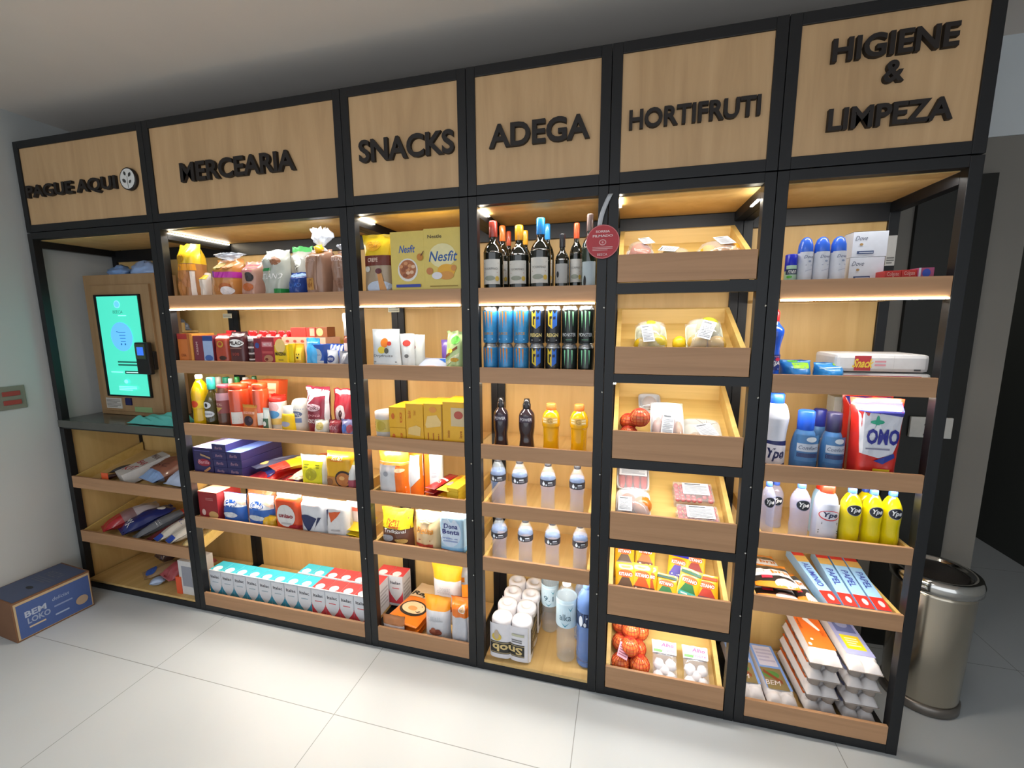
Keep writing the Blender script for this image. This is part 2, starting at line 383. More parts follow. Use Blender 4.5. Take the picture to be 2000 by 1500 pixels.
# round plant badge beside PAGUE AQUI
c = atY(249, 349, -0.01); b = MB()
b.lathe([(0.0, 0.0), (0.05, 0.0), (0.05, 0.014), (0.0, 0.014)], M('#1c1512'), 28)
S = lambda x, z, o: (x, z, 0.014 + o)
leaf = lambda cx, cy, a, l: ('p', [(cx + math.cos(a)*l*t - math.sin(a)*q, cy + math.sin(a)*l*t + math.cos(a)*q) for t, q in
        ((-1, 0), (-0.6, 0.11*l*4), (0, 0.16*l*4), (0.6, 0.11*l*4), (1, 0), (0.6, -0.11*l*4), (0, -0.16*l*4), (-0.6, -0.11*l*4))], '#3a3a38')
b.decals([('e', 0, 0, 0.45, 0.45, '#d0d0cc'), ('r', -0.012, -0.42, 0.012, 0.12, '#2a2a28'), leaf(-0.13, 0.24, 2.0, 0.11), leaf(0.16, 0.17, 0.9, 0.12),
          leaf(-0.2, -0.08, 2.5, 0.13), leaf(0.16, -0.14, 0.8, 0.09)], 0.1, 0.1, S)
o = b.build('plant_badge', UNIT['A']); o.location = (c.x, 0.004, c.z); o.rotation_euler = (PI/2, 0, 0)
# ---- crates of the fruit bay
CA = math.radians(27)
CR_Z = [(1.669, 1.764), (1.341, 1.440), (1.018, 1.126), (0.692, 0.802), (0.368, 0.494), (0.037, 0.132)]
CX0, CX1 = XB[4] + 0.038, XB[5] - 0.038
for q, (z0, z1) in enumerate(CR_Z):
    b = MB(); hh = z1 - z0; D = 0.375; t = 0.011
    ca, sa = math.cos(CA), math.sin(CA)
    def R(x, y, z): return (x, y * ca - z * sa + 0.0, y * sa + z * ca)
    def rb(xa, xb, ya, yb, za, zb, m):
        k = len(b.v); b.box(xa, xb, ya, yb, za, zb, m); b.v[k:] = [R(*v) for v in b.v[k:]]
    b.box(CX0, CX1, 0.0, 0.011, 0.0, hh, W_FASC, 0.001)
    y0 = 0.012
    # tilted floor, sides and back
    b2v = len(b.v)
    hs = hh - 0.028
    b.v_off = None
    k = len(b.v)
    b.box(CX0 + 0.001, CX1 - 0.001, 0.0, D, 0.0, t, W_CRATE); b.box(CX0 + 0.001, CX0 + 0.018, 0.0, D, t, hs, W_CRATE)
    b.box(CX1 - 0.018, CX1 - 0.001, 0.0, D, t, hs, W_CRATE); b.box(CX0 + 0.018, CX1 - 0.018, D - t, D, t, hs, W_CRATE)
    nv = []
    for (x, y, z) in b.v[k:]:
        Y = y0 + y * ca - z * sa * 0.0; Z = 0.003 + y * sa + z
        nv.append((x, Y, Z))
    b.v[k:] = nv
    o = b.build('wooden_crate', UNIT['E']); o.location = (0, 0, z0)
def on_crate(q, s, lift=0.0):            # a point on the sloping floor of crate q, s metres up the slope
    return 0.012 + s * math.cos(CA), CR_Z[q][0] + 0.003 + 0.011 + s * math.sin(CA) + lift
# ================================================================ package builders
ZB = {1: 1.611, 2: 1.301, 3: 0.986, 4: 0.735, 5: 0.489, 0: 0.048, 'a1': 0.623, 'a2': 0.296, 'a0': 0.048, 'c': 1.003}
FILM = dict(rough=0.28, coat=0.3)
def film(c): return M(c, 0.3, coat=0.35)
def fit(xl, xr, ym, yt, Y, zb):
    a = atY(xl, ym, Y); b = atY(xr, ym, Y); t = atY((xl + xr) / 2, yt, Y)
    return (a.x + b.x) / 2, abs(b.x - a.x), max(0.012, t.z - zb)
def inside(cx, w_, Y, row):                             # keep clear of the posts and of the side boards
    for i in range(6):
        if XB[i] < cx < XB[i+1]:
            lo, hi = XB[i] + 0.035, XB[i+1] - 0.035
            e = 0.0145 if row in (4, 5, 'a1', 'a2') else 0.003
            if Y > 0.036 and e < 0.01: e = -0.028
            w_ = min(w_, hi - lo - 2 * e)
            return min(max(cx, lo + e + w_ / 2), hi - e - w_ / 2), w_
    return cx, w_
TOPZ = {1: 1.925, 2: 1.590, 3: 1.282, 4: 0.967, 5: 0.716, 0: 0.47}
FT = {1: 1.662, 2: 1.352, 3: 1.036, 4: 0.784, 5: 0.540, 'a1': 0.679, 'a2': 0.352}
def hid(row, Y, zb, h):                                  # how much of a pack the lip in front of it covers for a standing shopper
    if row not in FT: return 0.0
    z = CP.z + (FT[row] - CP.z) * (Y - CP.y) / (-CP.y); return min(0.6, max(0.0, (z - zb) / h))
def remap(D, f):
    g = lambda y: f + (1 - f) * y; out = []
    for d in D:
        k = d[0]; d = list(d)
        if k == 't': d[3] = g(d[3]); d[5] *= (1 - f)
        elif k == 'r': d[2] = g(d[2]) if d[2] > 0.03 else d[2]; d[4] = g(d[4])
        elif k == 'e': d[2] = g(d[2]); d[4] *= (1 - f)
        elif k == 'p': d[1] = [(x, g(y)) for x, y in d[1]]
        elif k == 'l': d[2] = g(d[2]); d[4] = g(d[4])
        out.append(tuple(d))
    return out
def rezone(Z_, f): return [(f + (1 - f) * a if a > 0 else a, f + (1 - f) * b_ if b_ < 1.005 else b_, c) for a, b_, c in Z_]
def carton(nm, w, d, h, col, D=(), top=(), side=(), bev=0.0012, m=None):
    b = MB(); b.box(-w/2, w/2, -d/2, d/2, 0, h, m or M(col, 0.4, coat=0.15), min(bev, d/5, h/5))
    b.decals(D, w, h, lambda x, z, o: (x, -d/2 - o, z)); b.layer = 0
    if top: b.decals(top, w, d, lambda x, z, o: (x, -d/2 + z, h + o)); b.layer = 0
    if side:
        b.decals(side, d, h, lambda x, z, o: (w/2 + o, x, z)); b.decals(side, d, h, lambda x, z, o: (-w/2 - o, -x, z))
    return b.build(nm)
def pouch(nm, w, d, h, col, D=(), zones=(), kind='stand', cr=0.3, seed=None, taper=0.0, m=None, flare=0.0, nu=18, nv=22):
    seed = random.random() * 50 if seed is None else seed
    sd = Vector((seed, seed * 1.7, seed * 0.3))
    def thick(u, v):
        e = max(0.0, 1 - abs(u) ** 3.2) ** 0.6
        if kind == 'stand': g = (0.72 + 0.28 * min(1, v / 0.18)) * (1.0 if v < 0.5 else max(0.05, 1 - ((v - 0.5) / 0.46) ** 1.9 if v < 0.96 else 0.05))
        elif kind == 'pillow': g = max(0.04, math.sin(PI * min(1, max(0, (v - 0.05) / 0.9))) ** 0.55)
        elif kind == 'brick': g = 1.0 if 0.04 < v < 0.86 else (0.93 if v <= 0.04 else max(0.05, 1 - ((v - 0.86) / 0.1) ** 1.2 if v < 0.96 else 0.05)); e = max(0.0, 1 - abs(u) ** 8) ** 0.7
        else: g = max(0.05, min(1, v / 0.1)) * (1 if v < 0.8 else max(0.05, 1 - (v - 0.8) / 0.18))
        return max(0.0008, d / 2 * e * g)
    def P(u, v, s):
        wv = w / 2 * (1 - taper * v + flare * max(0, v - 0.8) / 0.2)
        if kind != 'brick': wv *= 1 - 0.05 * math.sin(PI * v)
        n = noise.noise(Vector((u * 2.2, v * 3.5, s * 3)) + sd) + 0.5 * noise.noise(Vector((u * 6, v * 8, s * 5)) + sd)
        y = s * thick(u, v) + s * n * d * 0.11 * cr * (1 if 0.02 < v < 0.99 else 0)
        z = h * v + (0.03 * h * noise.noise(Vector((u * 3, 7, 0)) + sd) * cr * max(0, (v - 0.6) / 0.4))
        x = u * wv + 0.02 * w * cr * noise.noise(Vector((3, v * 5, s)) + sd)
        return Vector((x, y, max(z, 0)))
    b = MB(); mm = m or film(col)
    for s in (-1, 1):
        vs = [P(-1 + 2*i/nu, j/nv, s) for j in range(nv+1) for i in range(nu+1)]
        for j in range(nv):
            c = mm
            for z0, z1, zc in zones:
                if z0 <= (j + 0.5) / nv < z1: c = zc if not isinstance(zc, str) else film(zc)
            fs = [(j*(nu+1)+i, j*(nu+1)+i+1, (j+1)*(nu+1)+i+1, (j+1)*(nu+1)+i) for i in range(nu)]
            if s > 0: fs = [f[::-1] for f in fs]
            k = len(b.v)
            vv = sorted(set(i for f in fs for i in f)); mp = {q: n_ for n_, q in enumerate(vv)}
            b.add([vs[q] for q in vv], [tuple(mp[q] for q in f) for f in fs], c, True)
    n = nu + 1
    bot = [P(-1 + 2*i/nu, 0, -1) for i in range(n)] + [P(1 - 2*i/nu, 0, 1) for i in range(n)]
    b.add(bot, [tuple(range(2*n))[::-1]], mm)
    def S(x, z, o):
        v = min(1, max(0, z / h)); u = min(1, max(-1, x / (w / 2)))
        p = P(u, v, -1); return (p.x, p.y - o - 0.0006, p.z)
    DD = []
    for q in D:                                         # letters need to follow the bulge, so lift them a little more
        DD.append(q)
    b.decals(DD, w, h, S, nx=14, tl=0.0009)
    # weld the strips
    import bmesh
    me_o = b.build(nm); bm = bmesh.new(); bm.from_mesh(me_o.data); bmesh.ops.remove_doubles(bm, verts=bm.verts[:], dist=1e-6); bm.to_mesh(me_o.data); bm.free()
    return me_o
def wrap(r):
    return lambda x, z, o: ((r + o) * math.sin(x / r), -(r + o) * math.cos(x / r), z)
def lathe_part(nm, par, prof, m, seg=22, matf=None, sx=1, sy=1):
    b = MB(); b.lathe(prof, m, seg, matf=matf, sx=sx, sy=sy); return b.build(nm, par)
def label_part(par, r, z0, z1, col, D, w=None, nm="label", full=True, m=None):
    b = MB(); h = z1 - z0; W = 2 * PI * r if full else w; n = 30
    S = wrap(r); vs = []; 
    for j in (0, 1):
        for i in range(n + 1): vs.append(S(-W/2 + W*i/n, z0 + h*j, 0))
    if col: b.add(vs, [(i, i+1, n+2+i, n+1+i) for i in range(n)], m or M(col, 0.4), True)
    ww = w or r * 1.7
    S2 = lambda x, z, o: wrap(r)(x, z + z0, o)
    b.decals(D, ww, h, S2, nx=12); return b.build(nm, par)
def ct(nm, lab, cat, xl, xr, ym, yt, row, d, col, D=(), top=(), side=(), Y=0.018, g=None, rz=0.0, zb=None):
    z = ZB[row] if zb is None else zb; cx, w, h = fit(xl, xr, ym, yt, Y, z); h = min(h, TOPZ.get(row, 9) - z - 0.004); cx, w = inside(cx, w, Y, row); D = remap(D, hid(row, Y, z, h))
    o = carton(nm, w, d, h, col, D, top, side); put(o, cx, Y + d/2, z + 0.0005, rz); return tag(o, lab, cat, g)
def po(nm, lab, cat, xl, xr, ym, yt, row, d, col, D=(), zones=(), kind='stand', Y=0.02, g=None, rz=0.0, rx=0.0, cr=0.3, taper=0.0, zb=None, m=None, flare=0.0):
    z = ZB[row] if zb is None else zb; cx, w, h = fit(xl, xr, ym, yt, Y, z); h = min(h, TOPZ.get(row, 9) - z - 0.004); cx, w = inside(cx, w * 0.985, Y, row); w *= 0.965; f = hid(row, Y, z, h); D = remap(D, f); zones = rezone(zones, f)
    o = pouch(nm, w, d, h, col, D, zones, kind, cr, None, taper, m, flare); put(o, cx, Y + d/2, z + 0.0005, rz, rx); return tag(o, lab, cat, g)
def lie(o, x, y, zfloor, d, rz=0.0, tilt=0.0):           # lay an upright-built pack on its back, foot at y
    return put(o, x, y, zfloor + d * 0.56, rz, -(PI/2 - tilt))
def zlap(s): return s
def oncr(o, q, x, s, d, rz=0.0, extra=0.0):              # lay a pack on the slope of crate q
    y, z = on_crate(q, s); n = d / 2 + 0.001
    o.rotation_mode = 'XYZ'
    R_ = Matrix.Rotation(CA, 4, 'X') @ Matrix.Rotation(rz, 4, 'Z') @ Matrix.Rotation(-(PI/2) + extra, 4, 'X')
    o.matrix_basis = Matrix.Translation((x, y - n * math.sin(CA), z + n * math.cos(CA))) @ R_; return o
def clear(col='#e8eef2', a=0.3, rough=0.12): return M(col, rough, alpha=a, coat=0.5, vary=0.02)
W_, K_, R_ED = '#e9e8e6', '#1a1a1c', '#b8202a'
# ================================================================ bay A: self checkout
kx0, kx1 = 0.055, 0.585
k = tag(empty('checkout_cabinet', (0, 0, 0)), 'wooden self checkout cabinet with a tall green touch screen on the counter', 'kiosk')
b = MB(); b.box(kx0, kx1, 0.18, 0.30, 1.0045, 1.80, W_KIOSK, 0.002); b.build('cabinet_body', k)
b = MB(); b.box(kx0 + 0.06, kx1 - 0.03, 0.168, 0.18, 1.03, 1.742, W_KIOSK, 0.0015); b.build('door', k)
b = MB(); b.box(0.155, 0.492, 0.155, 0.168, 1.118, 1.690, M('#101414', 0.25), 0.003); b.build('screen_frame', k)
SCX, SCW, SZ0, SZ1 = 0.334, 0.300, 1.128, 1.680
b = MB(); b.box(0.184, 0.484, 0.152, 0.155, SZ0, SZ1, M('#46c9ae', 0.3, emit=0.75, vary=0.03, scale=8))
em = lambda c, e=0.8: M(c, 0.4, emit=e, vary=0.02)
b.decals([('e', 0.0, 0.92, 0.075, 0.038, em('#7fc9f5')), ('e', 0.0, 0.92, 0.06, 0.03, em('#5db6e8')), ('t', 'BEECA', 0, 0.845, 0.24, 0.03, em('#2c7f72', 0.4)), ('r', 0.0, 0.805, 0.2, 0.813, em('#9fe8e8')),
          ('e', 0.02, 0.60, 0.27, 0.145, em('#5aa7ea')),
          ('p', [(-0.1, 0.655), (-0.05, 0.65), (-0.045, 0.642), (-0.1, 0.647)], em('#1e6f9c', 0.4)), ('r', -0.05, 0.64, 0.13, 0.646, em('#1e6f9c', 0.4)), ('r', -0.035, 0.61, 0.125, 0.616, em('#1e6f9c', 0.4)),
          ('r', -0.02, 0.58, 0.12, 0.586, em('#1e6f9c', 0.4)), ('r', -0.01, 0.55, 0.115, 0.556, em('#1e6f9c', 0.4)), ('e', 0.0, 0.525, 0.018, 0.01, em('#1e6f9c', 0.4)), ('e', 0.1, 0.525, 0.018, 0.01, em('#1e6f9c', 0.4)),
          ('l', -0.15, 0.36, 0.35, 0.30, 2, em('#1d5d52', 0.3)), ('r', 0.0, 0.225, 0.36, 0.255, em('#16332f', 0.2)), ('l', 0.03, 0.232, 0.33, 0.248, 1, em('#b8f0e6')),
          ('l', -0.35, 0.25, -0.04, 0.23, 1, em('#8fead8')), ('e', 0, 0.145, 0.05, 0.02, em('#7fd8f0')), ('l', -0.2, 0.10, 0.25, 0.05, 3, em('#8feaea'))],
         SCW, SZ1 - SZ0, lambda x, z, o: (SCX + x, 0.152 - o, SZ0 + z))
b.build('screen', k)
area('screen_light', (SCX, 0.148, 1.40), (0.28, 0.52), 0.12, (0.3, 0.95, 0.8), (0, -1, 0), k)
b = MB(); b.box(0.125, 0.245, 0.164, 0.168, 1.045, 1.105, '#bdb8b0'); b.decals([('l', -0.45, 0.9, 0.45, 0.1, 6, '#77736e')], 0.12, 0.06, lambda x, z, o: (0.185 + x, 0.164 - o, 1.045 + z)); b.build('paper_notice', k)
b = MB(); b.box(0.28, 0.325, 0.160, 0.168, 1.068, 1.110, M('#15164a', 0.2), 0.002); b.build('barcode_reader', k)
b = MB(); b.box(0.34, 0.47, 0.166, 0.168, 1.03, 1.06, M('#7f9a6a', 0.6)); b.build('green_sticker', k)
b = MB(); b.box(0.42, 0.60, 0.301, 0.386, 1.478, 1.49, W_BACK); b.box(0.42, 0.60, 0.301, 0.308, 1.49, 1.535, W_BACK); b.build('rear_ledge', k)
ca_ = tag(empty('card_terminal', (0.508, 0.135, 1.33)), 'black card payment terminal with small blue screen beside the touch screen', 'card terminal')
b = MB(); b.box(-0.045, 0.05, -0.012, 0.012, -0.075, 0.10, M('#141416', 0.4), 0.006); b.build('body', ca_)
b = MB(); b.box(-0.01, 0.05, 0.012, 0.0325, -0.05, 0.05, M('#141416', 0.5), 0.003); b.build('holder', ca_)
b = MB(); b.box(-0.04, 0.03, -0.0145, -0.012, 0.01, 0.09, M('#3d4a36', 0.3)); b.box(-0.025, 0.02, -0.0155, -0.0145, 0.03, 0.075, em('#2f62c4', 0.9)); b.build('display', ca_)
def crumple(nm, w, d, h, col, seed, m=None, nu=22, nv=12, amp=0.35):
    b = MB(); vs = []; sd = Vector((seed, seed * 2.1, 0))
    for j in range(nv + 1):
        for i in range(nu):
            a = 2 * PI * i / nu; t = j / nv
            r = math.sin(PI * (0.5 * t + 0.5)) ** 0.5 if t < 1 else 0.0
            n = 1 + amp * noise.noise(Vector((math.cos(a) * 2, math.sin(a) * 2, t * 3)) + sd) + amp * 0.5 * noise.noise(Vector((math.cos(a) * 6, math.sin(a) * 6, t * 7)) + sd)
            vs.append((w / 2 * r * math.cos(a) * n, d / 2 * r * math.sin(a) * n, h * t * (0.75 + 0.5 * abs(n - 0.6)) if t > 0 else 0))
    fs = [(j*nu+i, j*nu+(i+1) % nu, (j+1)*nu+(i+1) % nu, (j+1)*nu+i) for j in range(nv) for i in range(nu)] + [tuple(range(nu))[::-1]]
    b.add(vs, fs, m or film(col), True); return b.build(nm)
tag(put(crumple('plastic_bag', 0.15, 0.09, 0.06, '#6f8fbf', 3), 0.27, 0.24, 1.8005), 'blue crumpled plastic bag on the checkout cabinet, the left one', 'bag')
tag(put(crumple('plastic_bag', 0.18, 0.09, 0.075, '#8ba5cf', 8), 0.45, 0.24, 1.8005), 'pale blue crumpled bag on the checkout cabinet, the right and larger one', 'bag')
tag(put(crumple('plastic_bag', 0.13, 0.06, 0.07, '#7c8aa0', 12), 0.51, 0.348, 1.4905), 'grey blue bag on the ledge behind the checkout cabinet', 'bag')
o = tag(empty('cleaning_cloth', (0.69, 0.075, 1.0035)), 'teal cleaning cloth crumpled on the checkout counter', 'cloth')
b = MB(); nn = 34; vs = []
for j in range(nn + 1):
    for i in range(nn + 1):
        u, v = i / nn * 2 - 1, j / nn * 2 - 1
        e = max(0, 1 - max(abs(u), abs(v)) ** 4); z = 0.004 + e * 0.10 * (0.5 + 0.9 * abs(noise.noise(Vector((u * 1.8 + v * 2.5, v * 0.9, 4))))) * (0.3 + 0.7 * (u * 0.5 + 0.5))
        vs.append((u * 0.17 + 0.02 * noise.noise(Vector((v * 2, 1, 0))), v * 0.055 + 0.015 * noise.noise(Vector((u * 2, 9, 0))), z))
b.add(vs, [(j*(nn+1)+i, j*(nn+1)+i+1, (j+1)*(nn+1)+i+1, (j+1)*(nn+1)+i) for j in range(nn) for i in range(nn)], M('#4fa39b', 0.85), True); b.build('folded_fabric', o)
# lower shelves of bay A (things lie on their backs, pointing to the rear)
def lying(nm, lab, cat, x, y, row, w, d, L, col, D=(), zones=(), kind='pillow', rz=0.0, g=None, box=False, m=None, cr=0.5, lift=0.0, tilt=0.0):
    o = carton(nm, w, d, L, col, D) if box else pouch(nm, w, d, L, col, D, zones, kind, cr, None, 0, m)
    if row in ('a1', 'a2'): tilt = TA; lift += (y - 0.012) * math.tan(TA)
    lie(o, x, y, ZB[row] + 0.003 + lift, d, rz, tilt); return tag(o, lab, cat, g)
lying('confectionery_box', 'long white box with red print and orange end, on the upper checkout shelf', 'box', 0.345, 0.045, 'a1', 0.12, 0.07, 0.23, '#cfc9c4', [('t', 'KIT', 0, 0.25, 0.8, 0.16, R_ED, {'r': 0.3}), ('t', 'BAR', 0, 0.5, 0.8, 0.14, R_ED), ('t', 'MAX', 0, 0.8, 0.8, 0.14, '#6b3a30')], box=True, rz=-0.35, tilt=0.12)
o = carton('box_flap', 0.05, 0.003, 0.085, '#d4552a'); tag(put(o, 0.262, 0.022, 0.624, 0.0), 'orange flap card standing at the end of the long white box', 'card')
lying('snack_bar', 'dark wrapped snack bar at the left end of the upper checkout shelf', 'snack', 0.17, 0.03, 'a1', 0.05, 0.03, 0.12, '#4b2c28', kind='pillow', rz=-0.9)
lying('snack_bar', 'black and silver wrapped snack lying left of the long white box', 'snack', 0.15, 0.12, 'a1', 0.05, 0.03, 0.13, '#35333a', kind='pillow', rz=-1.2)
lying('cookie_bag', 'clear bag of brown cookies with blue print beside the long white box', 'bag', 0.545, 0.03, 'a1', 0.17, 0.10, 0.24, '#8a5a48', [('r', -0.5, 0, 0.5, 0.18, '#7f9ac2'), ('t', 'BISC', 0, 0.35, 0.7, 0.12, '#5e3a34', {'r': 0.3})], zones=[(0, 0.22, '#7b93bd'), (0.8, 1.01, '#8ea2c6')], rz=-0.25, cr=0.8)
lying('wafer_bag', 'pale blue and white crinkled pack at the right end of the upper checkout shelf', 'bag', 0.735, 0.03, 'a1', 0.14, 0.09, 0.22, '#a9b4cc', [('e', 0, 0.5, 0.3, 0.2, '#9a5a50')], rz=-0.1, cr=0.9)
lying('ice_pop_bag', 'clear bag with red ends, leftmost pack on the middle checkout shelf', 'bag', 0.145, 0.03, 'a2', 0.115, 0.085, 0.27, '#b9aeb0', zones=[(0, 0.35, '#a8242c'), (0.35, 0.6, '#8c6a6a')], rz=-0.45, cr=0.6)
lying('candy_bag', 'dark blue crinkled pack with white print on the middle checkout shelf', 'bag', 0.285, 0.03, 'a2', 0.125, 0.085, 0.26, '#1f2a68', [('t', 'MIX', 0, 0.2, 0.6, 0.15, W_), ('e', 0.1, 0.8, 0.2, 0.08, W_)], rz=-0.43, cr=0.8)
lying('chocolate_bar', 'silver grey bar pack with a red top on the middle checkout shelf', 'chocolate', 0.405, 0.03, 'a2', 0.065, 0.06, 0.29, '#6d7076', [('t', 'CACAU', 0, 0.4, 0.5, 0.5, W_, {'r': PI/2})], zones=[(0.82, 1.01, '#c33322')], rz=-0.35)
lying('chocolate_bar', 'dark red bar pack behind the silver bar on the middle checkout shelf', 'chocolate', 0.480, 0.04, 'a2', 0.055, 0.03, 0.27, '#6b2226', rz=-0.35)
for q, (x, rz_) in enumerate(((0.565, -0.35), (0.65, -0.35))):
    lying('biscuit_sleeve', ('long white sleeve with blue print, left of the pair' if q == 0 else 'long white sleeve with blue print, right of the pair') + ' on the middle checkout shelf', 'biscuits', x, 0.03, 'a2', 0.072, 0.07, 0.29, '#c9c3b8',
          [('t', 'WAFER', 0, 0.45, 0.5, 0.5, '#1f3f9c', {'r': PI/2}), ('r', -0.4, 0.0, 0.4, 0.12, '#2447a6'), ('e', 0, 0.8, 0.3, 0.07, '#2447a6')], rz=rz_, g='blue and white sleeves', box=False)
lying('biscuit_sleeve', 'small yellow pack with blue end at the right of the middle checkout shelf', 'biscuits', 0.755, 0.03, 'a2', 0.07, 0.035, 0.10, '#cdb887', zones=[(0, 0.3, '#c9b070'), (0.7, 1.01, '#3d6ea8')], rz=-0.9)
lying('cereal_bar', 'brown and blue long pack lying on the bottom checkout shelf', 'snack', 0.40, 0.05, 'a0', 0.10, 0.07, 0.27, '#8f7354', [('e', 0, 0.14, 0.4, 0.1, '#2b4f9a'), ('t', 'NUTS', 0, 0.6, 0.5, 0.3, '#4b3020', {'r': PI/2})], rz=-0.5)
lying('cereal_bar', 'white and blue small pack in front on the bottom checkout shelf', 'snack', 0.475, 0.02, 'a0', 0.05, 0.04, 0.07, '#9fb0cc', rz=-0.8)
lying('gummy_bag', 'pink and red crinkled bag on the bottom checkout shelf', 'bag', 0.585, 0.035, 'a0', 0.13, 0.12, 0.24, '#a04a50', [('e', 0.0, 0.5, 0.3, 0.2, '#b0807c')], rz=-0.3, cr=0.9)
lying('gummy_bag', 'small dark bag at the back of the bottom checkout shelf', 'bag', 0.30, 0.20, 'a0', 0.09, 0.09, 0.10, '#4a3436', rz=-0.3, cr=0.9)
o = carton('snack_card', 0.035, 0.02, 0.10, '#d4512a'); tag(put(o, 0.700, 0.035, 0.0485, 0.1), 'orange upright card pack on the bottom checkout shelf', 'card')
ct('medicine_box', 'white upright box at the right end of the bottom checkout shelf', 'box', 352, 383, 1140, 1098, 'a0', 0.11, '#c9c6c4', [('r', -0.3, 0.25, 0.3, 0.85, '#8e8f98')], Y=0.03)
# ================================================================ bay B row 1: breads
G1 = 'bagged breads on the top grocery shelf'
def breadbag(nm, lab, xl, xr, ym, yt, d, base, D, zones=(), Y=0.03, clip=None, neck=None, m=None, row=1, kind='sack', cr=0.7, inner=None):
    z = ZB[row]; cx, w_, h = fit(xl, xr, ym, yt, Y, z); cx, w_ = inside(cx, w_, Y, row); w_ *= 0.95
    r = tag(empty(nm, (cx, Y + d/2, z + 0.0005)), lab, 'bread', G1)
    hb = h if not neck else h * (1 - neck); f = hid(row, Y, z, hb); D = remap(D, f); zones = rezone(zones, f)
    o = pouch('wrapped_bread', w_, d, hb, base, D, zones, kind, cr, None, 0.05, m); o.parent = r
    if neck:
        b = MB(); n = 34; vs = []; H = min(h * neck, (1.955 - z - hb * 0.97) / 1.15); nj = 14
        for j in range(nj + 1):
            t = j / nj; rr_ = w_ * ((0.34 - 0.26 * t / 0.22) if t < 0.22 else 0.08 + 0.34 * math.sin(min(1.0, (t - 0.22) / 0.78) * 2.3) ** 0.9)
            for i in range(n):
                a = 2*PI*i/n; q = 1 + 0.55 * noise.noise(Vector((math.cos(a)*2.5, math.sin(a)*2.5, t*4 + xl))) + 0.25 * noise.noise(Vector((math.cos(a)*8, math.sin(a)*8, t*9 + xl)))
                vs.append((rr_*q*math.cos(a), rr_*q*math.sin(a)*0.45, hb * 0.97 + H * t * (1 + 0.25 * noise.noise(Vector((math.cos(a)*3, math.sin(a)*3, xl))))))
        b.add(vs, [(j*n+i, j*n+(i+1) % n, (j+1)*n+(i+1) % n, (j+1)*n+i) for j in range(nj) for i in range(n)], M('#c9d0dc', 0.15, alpha=0.5, coat=0.4, vary=0.4, scale=60), True)
        b.build('bag_neck', r)
    if clip:
        b = MB(); b.blob((0.0, -0.015, hb * 1.0), (w_ * 0.16, 0.03, w_ * 0.13), film(clip), 12, 8, 0.6, 30, xl); b.build('bag_tie', r)
    return r
bun = lambda x, y, s=0.16, c='#b5763d': ('e', x, y, s, s * 0.6, c)
breadbag('bun_bag', 'tall bag of bread buns with a yellow top, leftmost on the top grocery shelf', 330, 374, 530, 474, 0.10, '#a8703f', [bun(-0.15, 0.12, 0.25), bun(0.2, 0.3, 0.25, '#a3683a'), bun(-0.1, 0.45, 0.25), ('r', -0.45, 0.48, 0.45, 0.6, '#e8981c'), ('e', -0.1, 0.7, 0.22, 0.08, '#b98618'), ('r', 0.28, 0.02, 0.42, 0.46, '#d8c8bc')], [(0.62, 1.01, '#e6bd22')])
breadbag('bun_bag', 'small white and yellow bag between the first two bun bags', 382, 402, 555, 532, 0.07, '#d8cdc0', [('r', -0.4, 0.7, 0.4, 0.9, '#dfc23a')], Y=0.06)
breadbag('bun_bag', 'bag of golden buns with a purple and magenta band', 400, 459, 535, 488, 0.13, '#b87838', [bun(-0.2, 0.15), bun(0.15, 0.2, 0.2, '#a85c2c'), bun(-0.15, 0.8, 0.2, '#8f7a28'), bun(0.22, 0.78, 0.15), ('r', -0.5, 0.48, -0.15, 0.64, '#7b4a9c'), ('r', -0.15, 0.46, 0.5, 0.62, '#b02a96'), ('e', 0.2, 0.1, 0.2, 0.12, '#d9d0d0')], neck=0.14)
breadbag('bread_bag', 'pale pink striped bread bag with a black round mark', 459, 502, 545, 508, 0.12, '#b88a78', [('r', -0.45, 0.86, 0.4, 0.90, '#c05a6a'), ('r', -0.45, 0.76, 0.4, 0.80, '#c05a6a'), ('r', -0.45, 0.66, 0.3, 0.70, '#c8707c'), ('e', 0.15, 0.5, 0.17, 0.14, '#2c2424'), ('e', 0.05, 0.2, 0.25, 0.12, '#b5602f')], Y=0.04)
breadbag('bread_bag', 'grey green and white crinkled bread bag in the middle of the top grocery shelf', 500, 553, 530, 484, 0.12, '#a9aca2', [('t', 'PANCO', -0.05, 0.8, 0.5, 0.12, W_, {'s': 0.3}), ('e', 0.2, 0.72, 0.18, 0.1, '#8a5a3c'), ('r', -0.4, 0.5, 0.1, 0.56, '#2c8a4a'), ('t', 'ITALIANO', 0, 0.38, 0.8, 0.12, W_, {'s': 0.3}), ('r', 0.1, 0.02, 0.5, 0.1, '#23843e')], cr=1.2)
breadbag('bread_bag', 'white bag with a green twisted top behind the blue bag', 545, 590, 530, 476, 0.12, '#b5b6b0', [('e', 0.0, 0.65, 0.3, 0.15, '#d5d8d4'), ('l', -0.3, 0.75, 0.3, 0.55, 3, '#8a8a88')], [(0.86, 1.01, '#58b86a')], Y=0.14, cr=1.0)
breadbag('bread_bag', 'low dark blue bread bag beside the big loaf', 553, 597, 560, 530, 0.10, '#1d3f8c', [('t', 'LINHO', 0.05, 0.35, 0.6, 0.2, '#4a78c8', {'s': 0.2}), ('e', 0.0, 0.85, 0.4, 0.12, '#8fb0dc')], cr=0.9)
